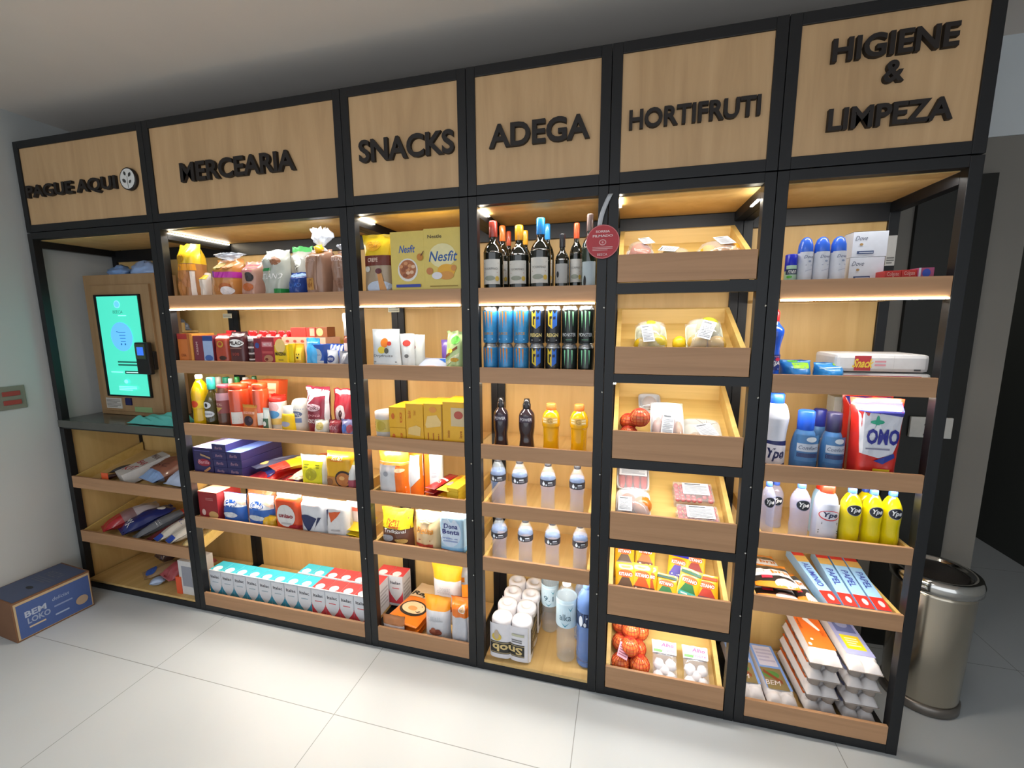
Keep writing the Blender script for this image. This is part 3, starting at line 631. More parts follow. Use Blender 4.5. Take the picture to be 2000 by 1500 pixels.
breadbag('bread_loaf', 'big brown loaf in a clear bag with a yellow tie, tallest on its shelf', 586, 640, 520, 424, 0.13, '#9a7560', [('t', 'PULLMAN', -0.15, 0.72, 0.5, 0.06, '#c9a898'), ('r', -0.4, 0.05, 0.0, 0.32, '#b5823f'), ('e', -0.2, 0.2, 0.12, 0.1, '#8f5a22'), ('r', 0.1, 0.05, 0.16, 0.9, '#a8836e')], clip='#e8b51c', neck=0.34, Y=0.03, kind='brick', cr=0.5)
breadbag('bread_loaf', 'second brown loaf in a clear bag at the right end beside the post', 636, 677, 530, 470, 0.13, '#94705c', [('t', 'BREAD', 0.0, 0.75, 0.7, 0.08, '#d8c0b8'), ('l', -0.4, 0.66, 0.4, 0.5, 4, '#b89a8c'), ('e', 0.1, 0.2, 0.3, 0.12, '#8a6450')], neck=0.12, kind='brick', Y=0.05)
# ---- bay B row 2
ct('coffee_box', 'orange brown carton at the far left of the second grocery shelf', 'carton', 347, 366, 680, 652, 2, 0.12, '#bd6a30', [('r', -0.5, 0.8, 0.5, 1, '#9a2f2a'), ('t', 'CHA', 0, 0.2, 0.5, 0.1, '#7a3a18')])
ct('coffee_box', 'narrow light orange carton, second from the left on the second grocery shelf', 'carton', 367, 377, 680, 652, 2, 0.12, '#d08a3a', [('r', -0.5, 0.0, 0.0, 1, '#a65f2a')])
ct('cookie_box', 'wide purple and blue carton right of the two orange cartons', 'carton', 379, 418, 685, 656, 2, 0.10, '#6e2838', [('r', 0.0, 0.02, 0.48, 0.9, '#93a8cc'), ('r', 0.0, 0.8, 0.5, 1, '#26407f'), ('e', 0.25, 0.12, 0.2, 0.12, '#3f5fa0'), ('t', 'CREAM', -0.3, 0.5, 0.5, 0.1, '#d8b8b4', {'r': PI/2})])
po('coffee_pack', 'red and brown vacuum coffee pack with a gold heart', 'coffee', 417, 446, 685, 652, 2, 0.05, '#a5402a', [('r', -0.5, 0.83, 0.5, 0.9, '#e2c8c4'), ('e', 0, 0.62, 0.22, 0.12, '#b58b30'), ('e', 0, 0.63, 0.14, 0.07, '#a5402a'), ('e', 0.1, 0.12, 0.25, 0.08, '#3a201a')], [(0.9, 1.01, '#c93030')], kind='brick')
po('coffee_pack', 'dark brown coffee pack with black letters on a white oval', 'coffee', 445, 478, 685, 648, 2, 0.055, '#4a1f22', [('e', 0, 0.62, 0.44, 0.13, W_), ('t', 'PILAO', 0, 0.62, 0.72, 0.13, '#2a1214', {'b': 0.03}), ('t', '100', 0, 0.25, 0.4, 0.1, '#a8443a'), ('l', -0.35, 0.48, 0.35, 0.42, 1, '#8a6a60')], [(0.8, 1.01, '#3a181c')], kind='brick')
po('coffee_pack', 'plain red pack half hidden right of the dark coffee pack', 'coffee', 474, 486, 690, 652, 2, 0.05, '#ad1f2c', kind='brick', Y=0.05)
ja = fit(482, 496, 690, 657, 0.03, ZB[2])
t = tag(empty('pepper_jar', (ja[0], 0.05, ZB[2] + 0.0005)), 'slim dark jar with white rings', 'jar')
r = ja[1]/2; h = ja[2]; lathe_part('glass', t, [(r, 0), (r, h*0.8), (r*0.9, h*0.86)], M('#3a2426', 0.2)); lathe_part('lid', t, [(r*0.95, h*0.86), (r*0.95, h)], M('#cfcaca'))
for q in range(4): lathe_part('ring', t, [(r*1.02, h*(0.15+0.17*q)), (r*1.02, h*(0.2+0.17*q))], M('#b5a8a8'))
ct('chocolate_powder_box', 'dark red pack with a small blue badge', 'carton', 497, 511, 690, 661, 2, 0.05, '#7a2230', [('e', 0, 0.7, 0.3, 0.12, '#3a4a8a')])
ct('chocolate_powder_box', 'red chocolate carton with a pink name plate', 'carton', 510, 537, 690, 659, 2, 0.05, '#962a34', [('r', -0.4, 0.62, 0.4, 0.82, '#c97a80'), ('t', 'NESTLE', 0, 0.72, 0.6, 0.1, W_), ('r', -0.4, 0.35, 0.4, 0.45, '#b04a4a'), ('e', 0.05, 0.15, 0.35, 0.15, '#a87858'), ('e', -0.1, 0.12, 0.12, 0.06, '#6a2a20')], top=[('r', -0.5, 0, 0.5, 1, '#d8c8c8')])
ct('corn_starch_box', 'yellow starch carton with a tan arch and dark letters', 'carton', 536, 562, 692, 674, 2, 0.06, '#dcb91c', [('e', 0, 0.95, 0.42, 0.4, '#e6c37a'), ('t', 'MAIZENA', 0, 0.5, 0.88, 0.2, '#3a2c12', {'b': 0.03}), ('l', -0.2, 0.2, 0.2, 0.1, 1, '#7a6416')], top=[('r', -0.5, 0, 0.5, 1, '#e0b080')])
ct('corn_starch_box', 'yellow carton seen edge on, right of the starch carton', 'carton', 563, 573, 694, 672, 2, 0.05, '#d9c21a', Y=0.03)
po('mustard_pouch', 'small yellow pouch with a round smiling face', 'pouch', 572, 590, 694, 672, 2, 0.04, '#dca51e', [('r', -0.35, 0.15, 0.35, 0.8, '#e6c63a'), ('e', -0.15, 0.45, 0.06, 0.04, K_), ('e', 0.15, 0.45, 0.06, 0.04, K_), ('e', 0, 0.28, 0.12, 0.05, K_)])
po('milk_powder_pouch', 'bright light blue pouch on the second grocery shelf', 'pouch', 592, 620, 690, 661, 2, 0.05, '#3aa0dc', [('r', -0.4, 0.8, 0.4, 0.85, '#8fd0f0')], cr=1.1)
ct('milk_powder_box', 'blue carton with a large silver disc', 'carton', 610, 632, 694, 673, 2, 0.05, '#2a55ae', [('e', -0.05, 0.45, 0.4, 0.33, '#aeb9c8'), ('t', 'SODA', 0, 0.45, 0.5, 0.08, '#2f4f8c'), ('r', -0.5, 0, 0.5, 0.15, '#c6ccd6')], Y=0.03)
po('sugar_sachet', 'blue and white striped sachets leaning behind the small white pouch', 'pouch', 628, 668, 680, 672, 2, 0.06, '#1f46a6', [('r', x, 0.55, x + 0.08, 0.95, W_) for x in (-0.4, -0.2, 0.0, 0.2, 0.38)], Y=0.09, cr=0.6, zb=None)
po('cream_pouch', 'small white pouch with a dark blue oval name', 'pouch', 634, 656, 700, 684, 2, 0.04, '#d2d4dc', [('e', 0, 0.35, 0.36, 0.26, '#26397a'), ('t', 'NESTLE', 0, 0.35, 0.5, 0.18, W_)], Y=0.02)
po('tuna_pouch', 'grey small pouch at the right end behind the post', 'pouch', 657, 683, 703, 686, 2, 0.05, '#8f8f98', cr=1.2, Y=0.02)
# rear of row 2
for q, (xl, xr, lb) in enumerate(((432, 452, 'leftmost'), (476, 494, 'second'), (497, 514, 'third'), (516, 532, 'fourth'), (535, 548, 'fifth'), (550, 562, 'rightmost'))):
    po('coffee_refill', 'red refill pack at the rear of the second grocery shelf, ' + lb + ' of six', 'pouch', xl, xr, 655, 646, 2, 0.06, '#c0262c', [('e', 0, 0.84, 0.3, 0.05, '#d8a0a0'), ('e', 0.1, 0.70, 0.3, 0.06, W_)], kind='brick', Y=0.17, g='red refill packs at the rear')
hs = ZB[2] + 0.10
b = MB(); 
ct('stock_cube_box', 'long cream carton with a row of brown oval marks behind the yellow cartons', 'carton', 538, 636, 668, 659, 2, 0.11, '#d8a890', [('e', x, 0.85, 0.035, 0.05, '#a8503c') for x in (-0.4, -0.25, -0.1, 0.05, 0.2, 0.35)], Y=0.15)
zr = ZB[2] + fit(538, 636, 668, 659, 0.15, ZB[2])[2] + 0.001
ct('gelatin_box', 'bright red small carton lying on top of the long cream carton', 'carton', 568, 597, 650, 640, 2, 0.06, '#d03a32', Y=0.17, zb=zr)
ct('gelatin_box', 'red carton with pale print beside the bright red one', 'carton', 598, 616, 650, 640, 2, 0.06, '#a8382e', [('r', -0.1, 0.1, 0.4, 0.9, '#cfa088')], Y=0.17, zb=zr)
ct('gelatin_box', 'brown carton with a cream disc at the right of the small stack', 'carton', 617, 639, 650, 639, 2, 0.06, '#8a5030', [('e', -0.15, 0.5, 0.3, 0.4, '#cfb078')], Y=0.17, zb=zr)
g_ = fit(666, 681, 660, 611, 0.10, ZB[2])
t = tag(empty('spice_grinder', (g_[0], 0.10 + g_[1]/2, ZB[2] + 0.0005)), 'tall spice grinder jar with a white top at the right end beside the post', 'jar')
r = g_[1]/2; h = g_[2]
lathe_part('glass', t, [(r*0.9, 0), (r, 0.01), (r, h*0.55), (r*0.8, h*0.62)], M('#8a4a34', 0.2, alpha=0.9)); lathe_part('grinder_head', t, [(r*0.8, h*0.62), (r*0.85, h*0.85), (r, h*0.87), (r, h*0.97), (r*0.8, h)], M('#d8d4d0')); label_part(t, r*1.01, h*0.12, h*0.5, '#cfc0c0', [('t', 'SAL', 0, 0.5, 0.6, 0.4, '#7a2a2a')])
ct('seasoning_box', 'mustard coloured carton behind the striped sachets', 'carton', 620, 665, 675, 664, 2, 0.05, '#c9a03a', Y=0.28)
# ================================================================ bottle builder
def bottle(nm, lab, cat, xl, xr, ym, yt, row, prof, body, cap=None, labels=(), Y=0.03, g=None, fillm=None, fill=None, sx=1, sy=1, zb=None, at=None, captop=None):
    z = ZB[row] if zb is None else zb
    if at: cx, w_, h = at
    else: cx, w_, h = fit(xl, xr, ym, yt, Y, z); h = min(h, TOPZ.get(row, 9) - z - 0.004)
    cx, w_ = inside(cx, w_, Y, row); r = w_ / 2; t = tag(empty(nm, (cx, Y + r * sy, z + 0.0005)), lab, cat, g)
    pr_ = []                                            # smooth the profile with a Catmull-Rom spline
    n = len(prof)
    for i in range(n - 1):
        p0, p1, p2, p3 = prof[max(i-1, 0)], prof[i], prof[i+1], prof[min(i+2, n-1)]
        for k in range(4):
            u = k / 4
            f = lambda a, b_, c, d_: 0.5*((2*b_)+(-a+c)*u+(2*a-5*b_+4*c-d_)*u*u+(-a+3*b_-3*c+d_)*u*u*u)
            pr_.append((max(0.02, f(p0[0], p1[0], p2[0], p3[0])) * r, min(1, max(0, f(p0[1], p1[1], p2[1], p3[1]))) * h))
    pr_.append((prof[-1][0] * r, prof[-1][1] * h))
    o = lathe_part('bottle_body', t, pr_, body, 24); 
    if fill:
        q = [(a * 0.93, max(b_, 0.004)) for a, b_ in pr_ if b_ <= fill * h] ; lathe_part('liquid', t, q, fillm, 24)
    if cap:
        rc, z0, z1, cm = cap; 
        lathe_part('cap', t, [(rc*r*0.96, z0*h), (rc*r, z0*h + 0.002), (rc*r, z1*h*0.985), (rc*r*0.85, z1*h)] + ([(captop[0]*r, captop[1]*h), (captop[0]*r*0.8, captop[2]*h)] if captop else []), cm, 20)
    f_ = hid(row, Y, z, h) if zb is None else 0.0
    for L in labels:
        rr_, z0, z1, c, D = L[:5]; z1 = f_ + (1 - f_) * z1; z0 = f_ + (1 - f_) * z0 if z0 > 0.03 else z0
        label_part(t, rr_ * r, z0 * h, z1 * h, c, D, full=(len(L) < 6), w=(L[5] * r if len(L) > 5 else None))
    if sx != 1 or sy != 1: t.scale = (sx, sy, 1)
    return t
PET = clear('#dfe8f0', 0.09, 0.08)
# ================================================================ bay B row 3
OILP = [(0.85, 0), (1, 0.03), (0.97, 0.3), (0.93, 0.45), (1, 0.6), (0.95, 0.72), (0.6, 0.85), (0.35, 0.9), (0.35, 0.95)]
oil = M('#d9ac08', 0.12, alpha=0.93, coat=0.6)
bottle('oil_bottle', 'yellow cooking oil bottle with a clear cap, leftmost in front on the third grocery shelf', 'bottle', 365, 390, 785, 734, 3, OILP, oil, (0.4, 0.93, 1.0, M('#dfe4e2', 0.2, alpha=0.8)), [(0.98, 0.32, 0.5, '#d7b51a', [('e', 0, 0.5, 0.3, 0.4, '#c8401c')])], Y=0.03)
OLV = [(0.9, 0), (1, 0.03), (1, 0.5), (0.85, 0.62), (0.42, 0.75), (0.36, 0.82), (0.36, 0.9)]
bottle('olive_oil_bottle', 'dark olive oil bottle with a teal cap and oval white labels', 'bottle', 391, 414, 790, 739, 3, OLV, M('#3a3410', 0.12, coat=0.8), (0.5, 0.78, 1.0, M('#2f9c90', 0.35)), [(1.01, 0.14, 0.5, '#4a4118', [('e', 0, 0.25, 0.42, 0.2, '#cfd2d6'), ('t', 'ANDORINHA', 0, 0.25, 0.6, 0.1, '#2a3a6a'), ('e', 0, 0.78, 0.28, 0.2, '#cfd2d6'), ('e', 0, 0.78, 0.1, 0.12, '#222222')], 2.2)], Y=0.03)
for q, (xl, xr, yt, c, cc, lb) in enumerate(((404, 420, 737, '#c9a21a', '#d8dcd8', 'yellow oil bottle behind the dark olive oil bottle'), (424, 443, 738, '#c8d0cc', '#2c9a7c', 'pale bottle with a teal cap at the rear of the third grocery shelf'), (440, 452, 740, '#d9a81a', '#dfe0d8', 'amber bottle with a clear cap behind the sauce jars'),
        (451, 465, 737, '#2f7a3c', '#2a8a44', 'green capped bottle at the rear of the third grocery shelf'), (465, 482, 738, '#9aa09a', '#a8aca8', 'grey capped vinegar bottle at the rear'), (485, 499, 736, '#2c4a34', '#27603c', 'dark green capped bottle beside the orange wedge carton'))):
    bottle('condiment_bottle', lb, 'bottle', xl, xr, 770, yt, 3, OLV, M(c, 0.2, coat=0.4, alpha=0.9), (0.52, 0.80, 1.0, M(cc, 0.35)), Y=0.185 + 0.01 * (q % 2))
JAR = [(0.9, 0), (1, 0.03), (1, 0.8), (0.93, 0.88), (0.9, 0.9)]
bottle('bean_jar', 'plastic bottle of dark beans with a pink top label', 'jar', 417, 440, 800, 753, 3, [(0.9, 0), (1, 0.03), (0.98, 0.7), (0.8, 0.9), (0.7, 0.94)], M('#5a3828', 0.25, coat=0.4), (0.78, 0.93, 1.0, M('#b84a58', 0.4)), [(1.01, 0.3, 0.62, '#8c4a48', [('t', 'VITAL', 0, 0.7, 0.6, 0.2, '#d8b8a8'), ('p', [(-0.3, 0.5), (0.3, 0.45), (-0.1, 0.1)], '#b89a4a')]), (1.01, 0.62, 0.8, '#c89aa4', [])], Y=0.03)
for q, (xl, xr, yt, Y_, lb) in enumerate(((438, 468, 752, 0.03, 'tall jar of tomato sauce with a white square label, left of the three'), (466, 492, 745, 0.095, 'tall jar of tomato sauce, middle of the three, set further back'), (488, 514, 751, 0.03, 'tall jar of tomato sauce, right of the three'))):
    bottle('sauce_jar', lb, 'jar', xl, xr, 800, yt, 3, JAR, M('#c44a26', 0.15, coat=0.7), (0.93, 0.90, 1.0, M('#d9421e', 0.35)), [(1.01, 0.05, 0.36, '#c44a26', [('r', -0.1, 0.05, 0.5, 0.95, '#d4d2cc'), ('l', 0.0, 0.1, 0.4, 0.6, 4, '#8a8a88')], 2.0)], Y=Y_, g='tomato sauce jars')
o = MB(); cx, w_, h = fit(503, 540, 770, 744, 0.14, ZB[3])
o.add([(-w_*0.2, -0.03, 0), (w_*0.25, -0.03, 0), (w_*0.6, -0.03, h), (-w_*0.6, -0.03, h), (-w_*0.2, 0.03, 0), (w_*0.25, 0.03, 0), (w_*0.6, 0.03, h), (-w_*0.6, 0.03, h)], [(0,1,2,3), (5,4,7,6), (1,5,6,2), (4,0,3,7), (3,2,6,7), (4,5,1,0)], M('#d2572c', 0.4))
o.decals([('p', [(-0.15, 0.15), (0.2, 0.15), (0.45, 0.95), (-0.45, 0.95)], '#e0a98a'), ('e', 0.0, 0.35, 0.14, 0.1, '#e8c04a'), ('l', -0.3, 0.85, 0.35, 0.6, 3, '#c87a58')], w_, h, lambda x, z, f: (x, -0.03 - f, z))
tag(put(o.build('wedge_carton'), cx, 0.18, ZB[3] + 0.0005), 'orange wedge shaped carton leaning wide at the top behind the sauce jars', 'carton')
po('cocoa_sachet', 'orange brown sachet with dark fruit, leaning in front of the sauce jars', 'pouch', 470, 499, 815, 792, 3, 0.03, '#b8622a', [('r', -0.4, 0.6, 0.4, 0.7, '#d8a890'), ('t', 'AMEIXA', 0, 0.65, 0.6, 0.08, '#a82a1c'), ('e', 0, 0.3, 0.33, 0.22, '#33222c'), ('e', 0.15, 0.36, 0.12, 0.1, '#52404c')], [(0.86, 1.01, '#c98a34')], Y=0.0155)
po('spice_packet', 'narrow white and dark green packet right of the orange sachet', 'pouch', 508, 522, 815, 798, 3, 0.03, '#c9d0cc', [('r', -0.45, 0.0, 0.45, 0.5, '#3c5a44'), ('e', 0, 0.25, 0.25, 0.12, '#d6d6d0')], Y=0.02)
bottle('mayonnaise_jar', 'white jar with a red lid and blue label on the third grocery shelf', 'jar', 517, 544, 815, 778, 3, JAR, M('#d9d4cc', 0.3), (0.98, 0.88, 1.0, M('#cc2a22', 0.35)), [(1.01, 0.15, 0.8, '#cfd8e0', [('e', 0, 0.85, 0.4, 0.25, '#d8a8ac'), ('e', 0.0, 0.5, 0.4, 0.2, '#4a8ac0'), ('r', -0.5, 0, 0.5, 0.3, '#d8b868')], 2.2)], Y=0.06)
po('ketchup_pouch', 'bright red pouch behind the white jar with the red lid', 'pouch', 522, 552, 800, 772, 3, 0.05, '#cf2a1e', Y=0.11, cr=1.0)
bottle('relish_cup', 'yellow pot with a white lid in front of the white squeeze bottle', 'jar', 543, 568, 822, 796, 3, [(0.95, 0), (1, 0.05), (0.95, 0.7), (0.7, 0.78)], M('#d8b41c', 0.35), (0.75, 0.72, 1.0, M('#dcd8d2', 0.4)), [(1.01, 0.1, 0.5, '#d8b41c', [('e', 0, 0.4, 0.35, 0.3, '#9a9ab0')], 1.9)], Y=0.02)
bottle('mayonnaise_bottle', 'white squeeze bottle standing on its cap with a grey blue label', 'bottle', 562, 590, 805, 782, 3, [(0.8, 0), (0.85, 0.15), (1, 0.3), (1, 0.8), (0.85, 0.95), (0.6, 1.0)], M('#d6d2ca', 0.3), None, [(1.0, 0.22, 0.72, '#aab0c0', [('e', 0, 0.65, 0.4, 0.2, '#5a6684'), ('t', 'HEINZ', 0, 0.65, 0.5, 0.14, '#d8dce4'), ('r', -0.35, 0.1, 0.35, 0.4, '#6a7ca4')], 2.0)], Y=0.05)
po('snack_bag', 'large white and maroon chip bag at the right of the third grocery shelf', 'snack bag', 590, 640, 805, 757, 3, 0.07, '#7e2434', [('p', [(-0.5, 0.98), (0.45, 0.92), (0.4, 0.82), (-0.05, 0.78), (-0.42, 0.55), (-0.5, 0.6)], '#d8d4d6'), ('e', -0.3, 0.88, 0.13, 0.07, '#a89a84'), ('e', -0.1, 0.55, 0.33, 0.08, '#c0a0a8'), ('t', 'Yoki', -0.1, 0.55, 0.5, 0.09, '#5a2430', {'s': 0.3}), ('t', 'Pipoca', -0.1, 0.38, 0.7, 0.08, '#d09aa4', {'s': 0.3}), ('t', 'TRADICIONAL', -0.05, 0.25, 0.85, 0.09, W_), ('r', 0.40, 0.1, 0.5, 0.9, '#c8c4c8')], Y=0.05, cr=1.0)
po('snack_bag', 'red chip bag with a white figure badge beside the maroon bag', 'snack bag', 641, 683, 800, 762, 3, 0.07, '#9c2430', [('r', -0.4, 0.88, 0.4, 0.97, '#d8ccc8'), ('e', 0, 0.45, 0.25, 0.2, '#c8b8b8'), ('e', 0.02, 0.42, 0.1, 0.12, '#4a2a2a'), ('e', 0.3, 0.1, 0.2, 0.1, '#c8a868')], Y=0.07, cr=1.0)
for q, (xl, xr, yt, c1, D_, lb) in enumerate(((608, 640, 822, '#c9c4b8', [('e', 0, 0.5, 0.3, 0.3, '#b0a060')], 'cream snack packet lying in front of the chip bags, left of three'), (634, 662, 822, '#8a2a34', [('t', 'mix', 0, 0.5, 0.6, 0.4, '#d0a0a8')], 'dark red snack packet in front of the chip bags, middle of three'), (660, 692, 822, '#8a86b0', [('e', -0.2, 0.4, 0.2, 0.3, '#4a6ab0'), ('e', 0.2, 0.4, 0.2, 0.3, '#b04a5a')], 'lilac and blue snack packet in front of the chip bags, right of three'))):
    po('snack_packet', lb, 'snack', xl, xr, 835, yt, 3, 0.05, c1, D_, kind='pillow', Y=0.0155, cr=1.0)
# ---- row 4
ct('rusk_box', 'large dark navy carton with a red name and biscuit sticks, fourth grocery shelf', 'carton', 372, 415, 900, 875, 4, 0.30, '#2a2350', [('t', 'Barilla', 0.05, 0.45, 0.55, 0.16, '#c88a90'), ('e', 0.05, 0.42, 0.33, 0.15, '#8a2034'), ('t', 'Barilla', 0.05, 0.44, 0.55, 0.14, '#d8a8b0', {'s': 0.2}), ('p', [(-0.1, 0.78), (0.4, 0.65), (0.4, 0.58), (-0.1, 0.7)], '#a08060'), ('p', [(0.0, 0.08), (0.35, 0.28), (0.38, 0.2), (0.1, 0.02)], '#b07850'), ('l', -0.4, 0.92, 0.4, 0.86, 1, '#5a5690')], top=[('r', -0.5, 0, 0.5, 1, '#b4a6d4'), ('e', 0.1, 0.6, 0.3, 0.2, '#c8a0b8')])
def boxstack(nm, xs, n, ybot, ytop, row, d, col, D, top, lb, Y=0.018, g=None):
    z = ZB[row]; cx, w_, h = fit(xs[0], xs[1], (ybot + ytop) / 2, ytop, Y, z); hh = h / n; words = ['bottom', 'second from the bottom', 'third from the bottom', 'fourth from the bottom', 'fifth from the bottom']
    for q in range(n):
        o = carton(nm, w_, d, hh - 0.0008, col, D, top if q == n - 1 else ()); put(o, cx + random.uniform(-0.002, 0.002), Y + d/2, z + 0.0005 + q * hh)
        tag(o, lb + ', ' + ('topmost' if q == n - 1 else words[q]), 'carton', g)
boxstack('pasta_box', (415, 442), 5, 925, 868, 4, 0.26, '#2c2858', [('t', 'Barilla', 0, 0.5, 0.5, 0.35, '#b08898', {'s': 0.2})], [('r', -0.5, 0, 0.5, 1, '#8090c8')], 'flat navy pasta carton in the stack beside the large carton')
boxstack('pasta_box', (444, 472), 4, 930, 884, 4, 0.26, '#2c2858', [('t', 'Barilla', 0, 0.5, 0.5, 0.35, '#b08898', {'s': 0.2})], [('r', -0.5, 0, 0.5, 1, '#6880d0')], 'flat navy pasta carton in the stack nearest the red pasta bags')
def lyp(nm, lab, cat, xl, xr, ybase, row, Y, d, L, col, D=(), zones=(), rz=0.0, lift=0.0, kind='pillow', cr=0.7, tilt=0.0, g=None):
    z = ZB[row]; a = atY(xl, ybase, Y); b_ = atY(xr, ybase, Y); w_ = abs(b_.x - a.x)
    o = pouch(nm, w_, d, L, col, D, zones, kind, cr); lie(o, (a.x + b_.x) / 2, Y, z + 0.002 + lift, d, rz, tilt); return tag(o, lab, cat, g)
lyp('pasta_bag', 'red and blue pasta bag lying beside the pasta cartons', 'pasta', 473, 498, 915, 4, 0.03, 0.045, 0.27, '#b82a3c', [('r', -0.5, 0.25, 0.5, 0.9, '#3a4a9c'), ('e', 0, 0.6, 0.3, 0.15, '#d8c8a0')], rz=-0.3, cr=0.5)
lyp('pasta_bag', 'bright red pasta bag end with a small blue badge, in front', 'pasta', 500, 530, 915, 4, 0.03, 0.05, 0.25, '#c8221c', [('e', -0.1, 0.15, 0.15, 0.08, '#2a2a7a'), ('t', 'AB', -0.1, 0.15, 0.15, 0.06, W_)], rz=-0.3, cr=0.6)
lyp('sausage_pack', 'dark red vacuum packed sausages beside the red pasta bags', 'meat', 534, 556, 925, 4, 0.03, 0.04, 0.18, '#8a1f26', [('e', 0.2, 0.2, 0.2, 0.2, '#b03434'), ('e', -0.2, 0.5, 0.15, 0.2, '#5a1418')], rz=-0.3, cr=0.8)
lyp('pasta_bag', 'yellow pasta bag with red ends lying slanted on the red bags', 'pasta', 512, 548, 900, 4, 0.04, 0.045, 0.30, '#dba51a', [('r', -0.45, 0.0, 0.45, 0.22, '#c82a1a'), ('e', -0.1, 0.5, 0.3, 0.1, '#e8c84a')], [(0, 0.24, '#cc2418'), (0.84, 1.01, '#cf3a1c')], rz=-0.5, lift=0.062, cr=0.7)
lyp('pasta_bag', 'dark grey and cream pasta bag lying on the red and blue one', 'pasta', 484, 504, 895, 4, 0.05, 0.035, 0.25, '#44465c', [('e', 0, 0.2, 0.35, 0.08, '#c89a60'), ('r', -0.2, 0.4, 0.3, 0.8, '#5a5c70')], rz=-0.42, lift=0.058, cr=0.5)
lyp('roll_bag', 'clear bag with a pale oval roll beside the yellow label bag', 'bread', 560, 583, 925, 4, 0.02, 0.05, 0.18, '#b8a488', [('e', 0, 0.2, 0.4, 0.15, '#cdbd9c')], rz=-0.1, lift=0.024)
lyp('roll_bag', 'flat dark blue packet under the oval roll', 'packet', 552, 590, 940, 4, 0.0155, 0.02, 0.15, '#2c3484', [('e', 0.2, 0.3, 0.2, 0.2, '#6a4a8a')], rz=0.1)
po('corn_bag', 'clear bag with a bright yellow label on the fourth grocery shelf', 'bag', 582, 632, 920, 892, 4, 0.06, '#d8d8cc', [('r', -0.4, 0.0, 0.4, 0.8, '#d8d01c'), ('e', 0, 0.35, 0.22, 0.22, '#a8a018'), ('l', -0.3, 0.72, 0.3, 0.55, 2, '#8a8a14')], Y=0.02, cr=0.6, taper=-0.1)
po('granola_pouch', 'yellow pouch with a red name plate and a bowl', 'pouch', 632, 688, 925, 886, 4, 0.06, '#d9a21c', [('r', -0.26, 0.76, 0.22, 0.93, '#d4402a'), ('t', 'VITAO', -0.02, 0.84, 0.4, 0.09, W_), ('r', -0.45, 0.0, 0.45, 0.3, '#b87a3c'), ('e', 0.2, 0.25, 0.3, 0.25, '#33221a'), ('e', 0.2, 0.24, 0.25, 0.2, '#b06a34'), ('e', 0.15, 0.28, 0.1, 0.06, '#d8a060'), ('e', -0.3, 0.15, 0.12, 0.1, '#8a5a34')], kind='brick', cr=0.3)
po('snack_packet', 'white and dark pink packet at the right end of the fourth grocery shelf', 'packet', 684, 706, 935, 902, 4, 0.05, '#cfcdc8', [('r', -0.5, 0.0, 0.5, 0.3, '#a04a58')], [(0.8, 1.01, '#c0b040')], Y=0.02)
# ---- row 5
ct('panettone_box', 'red carton with a panettone picture, leftmost on the fifth grocery shelf', 'carton', 388, 426, 995, 962, 5, 0.14, '#8a2024', [('e', 0.25, 0.15, 0.25, 0.14, '#b8905a'), ('e', -0.25, 0.22, 0.1, 0.12, '#c8a8a0'), ('l', -0.1, 0.8, 0.3, 0.68, 2, '#b06a68')], top=[('r', -0.5, 0, 0.5, 1, '#d89a80')])
for q, (xl, xr, yt, Y_, lb) in enumerate(((426, 474, 968, 0.025, 'left one'), (476, 528, 972, 0.022, 'right one'))):
    po('sugar_bag', 'white and blue rice bag with a blue oval name, ' + lb, 'bag', xl, xr, 1000, yt, 5, 0.07, '#2a5aa8', [('r', -0.5, 0.55, 0.5, 1.0, '#cfd4d8'), ('e', -0.05, 0.66, 0.28, 0.13, '#1d4f9c'), ('t', 'Camil', -0.05, 0.66, 0.48, 0.13, W_, {'s': 0.2, 'b': 0.02}), ('e', -0.05, 0.25, 0.33, 0.1, '#b8c0c8'), ('p', [(0.1, 0.9), (0.5, 0.7), (0.5, 0.6), (0.1, 0.8)], '#d8b8a0')], cr=0.7, Y=Y_, g='blue and white rice bags')
po('flour_bag', 'pale orange packs lying at the rear behind the rice bags', 'bag', 470, 530, 972, 960, 5, 0.08, '#cf8a5a', [('l', -0.4, 0.9, 0.4, 0.5, 3, '#e0c0a0')], Y=0.17, cr=0.8)
po('yeast_sachet', 'small gold sachet between the rice bags and the orange pouch', 'sachet', 508, 540, 1025, 1010, 5, 0.04, '#b89018', Y=0.016, cr=1.2, kind='pillow')
po('sugar_pouch', 'orange and white pouch with a red name oval', 'pouch', 527, 584, 1000, 968, 5, 0.07, '#cf4a20', [('e', 0.0, 0.4, 0.36, 0.33, '#d0cdc9'), ('t', 'uniao', 0.0, 0.4, 0.56, 0.12, '#8a1e28', {'b': 0.03}), ('l', -0.2, 0.2, 0.2, 0.14, 2, '#a8a0a0'), ('r', -0.48, 0.92, 0.48, 1.0, '#d8d4d0'), ('e', 0.3, 0.08, 0.2, 0.08, '#a82024')], Y=0.02, cr=0.4, taper=0.0, kind='brick')
po('sugar_pouch', 'white pouch with navy curves right of the orange pouch', 'pouch', 582, 634, 1005, 978, 5, 0.07, '#d0d0d4', [('p', [(-0.45, 0.5), (0.0, 0.5), (0.2, 0.45), (-0.05, 0.1), (-0.15, 0.02), (-0.3, 0.2)], '#2a3358'), ('e', -0.2, 0.46, 0.25, 0.08, '#2a3358'), ('p', [(0.25, 0.5), (0.38, 0.5), (0.15, 0.2), (0.1, 0.1)], '#23284a'), ('e', 0.0, 0.9, 0.4, 0.07, '#d8a898'), ('t', 'uniao', 0.0, 0.9, 0.55, 0.08, '#c06a5a')], Y=0.02, cr=0.4, kind='brick')
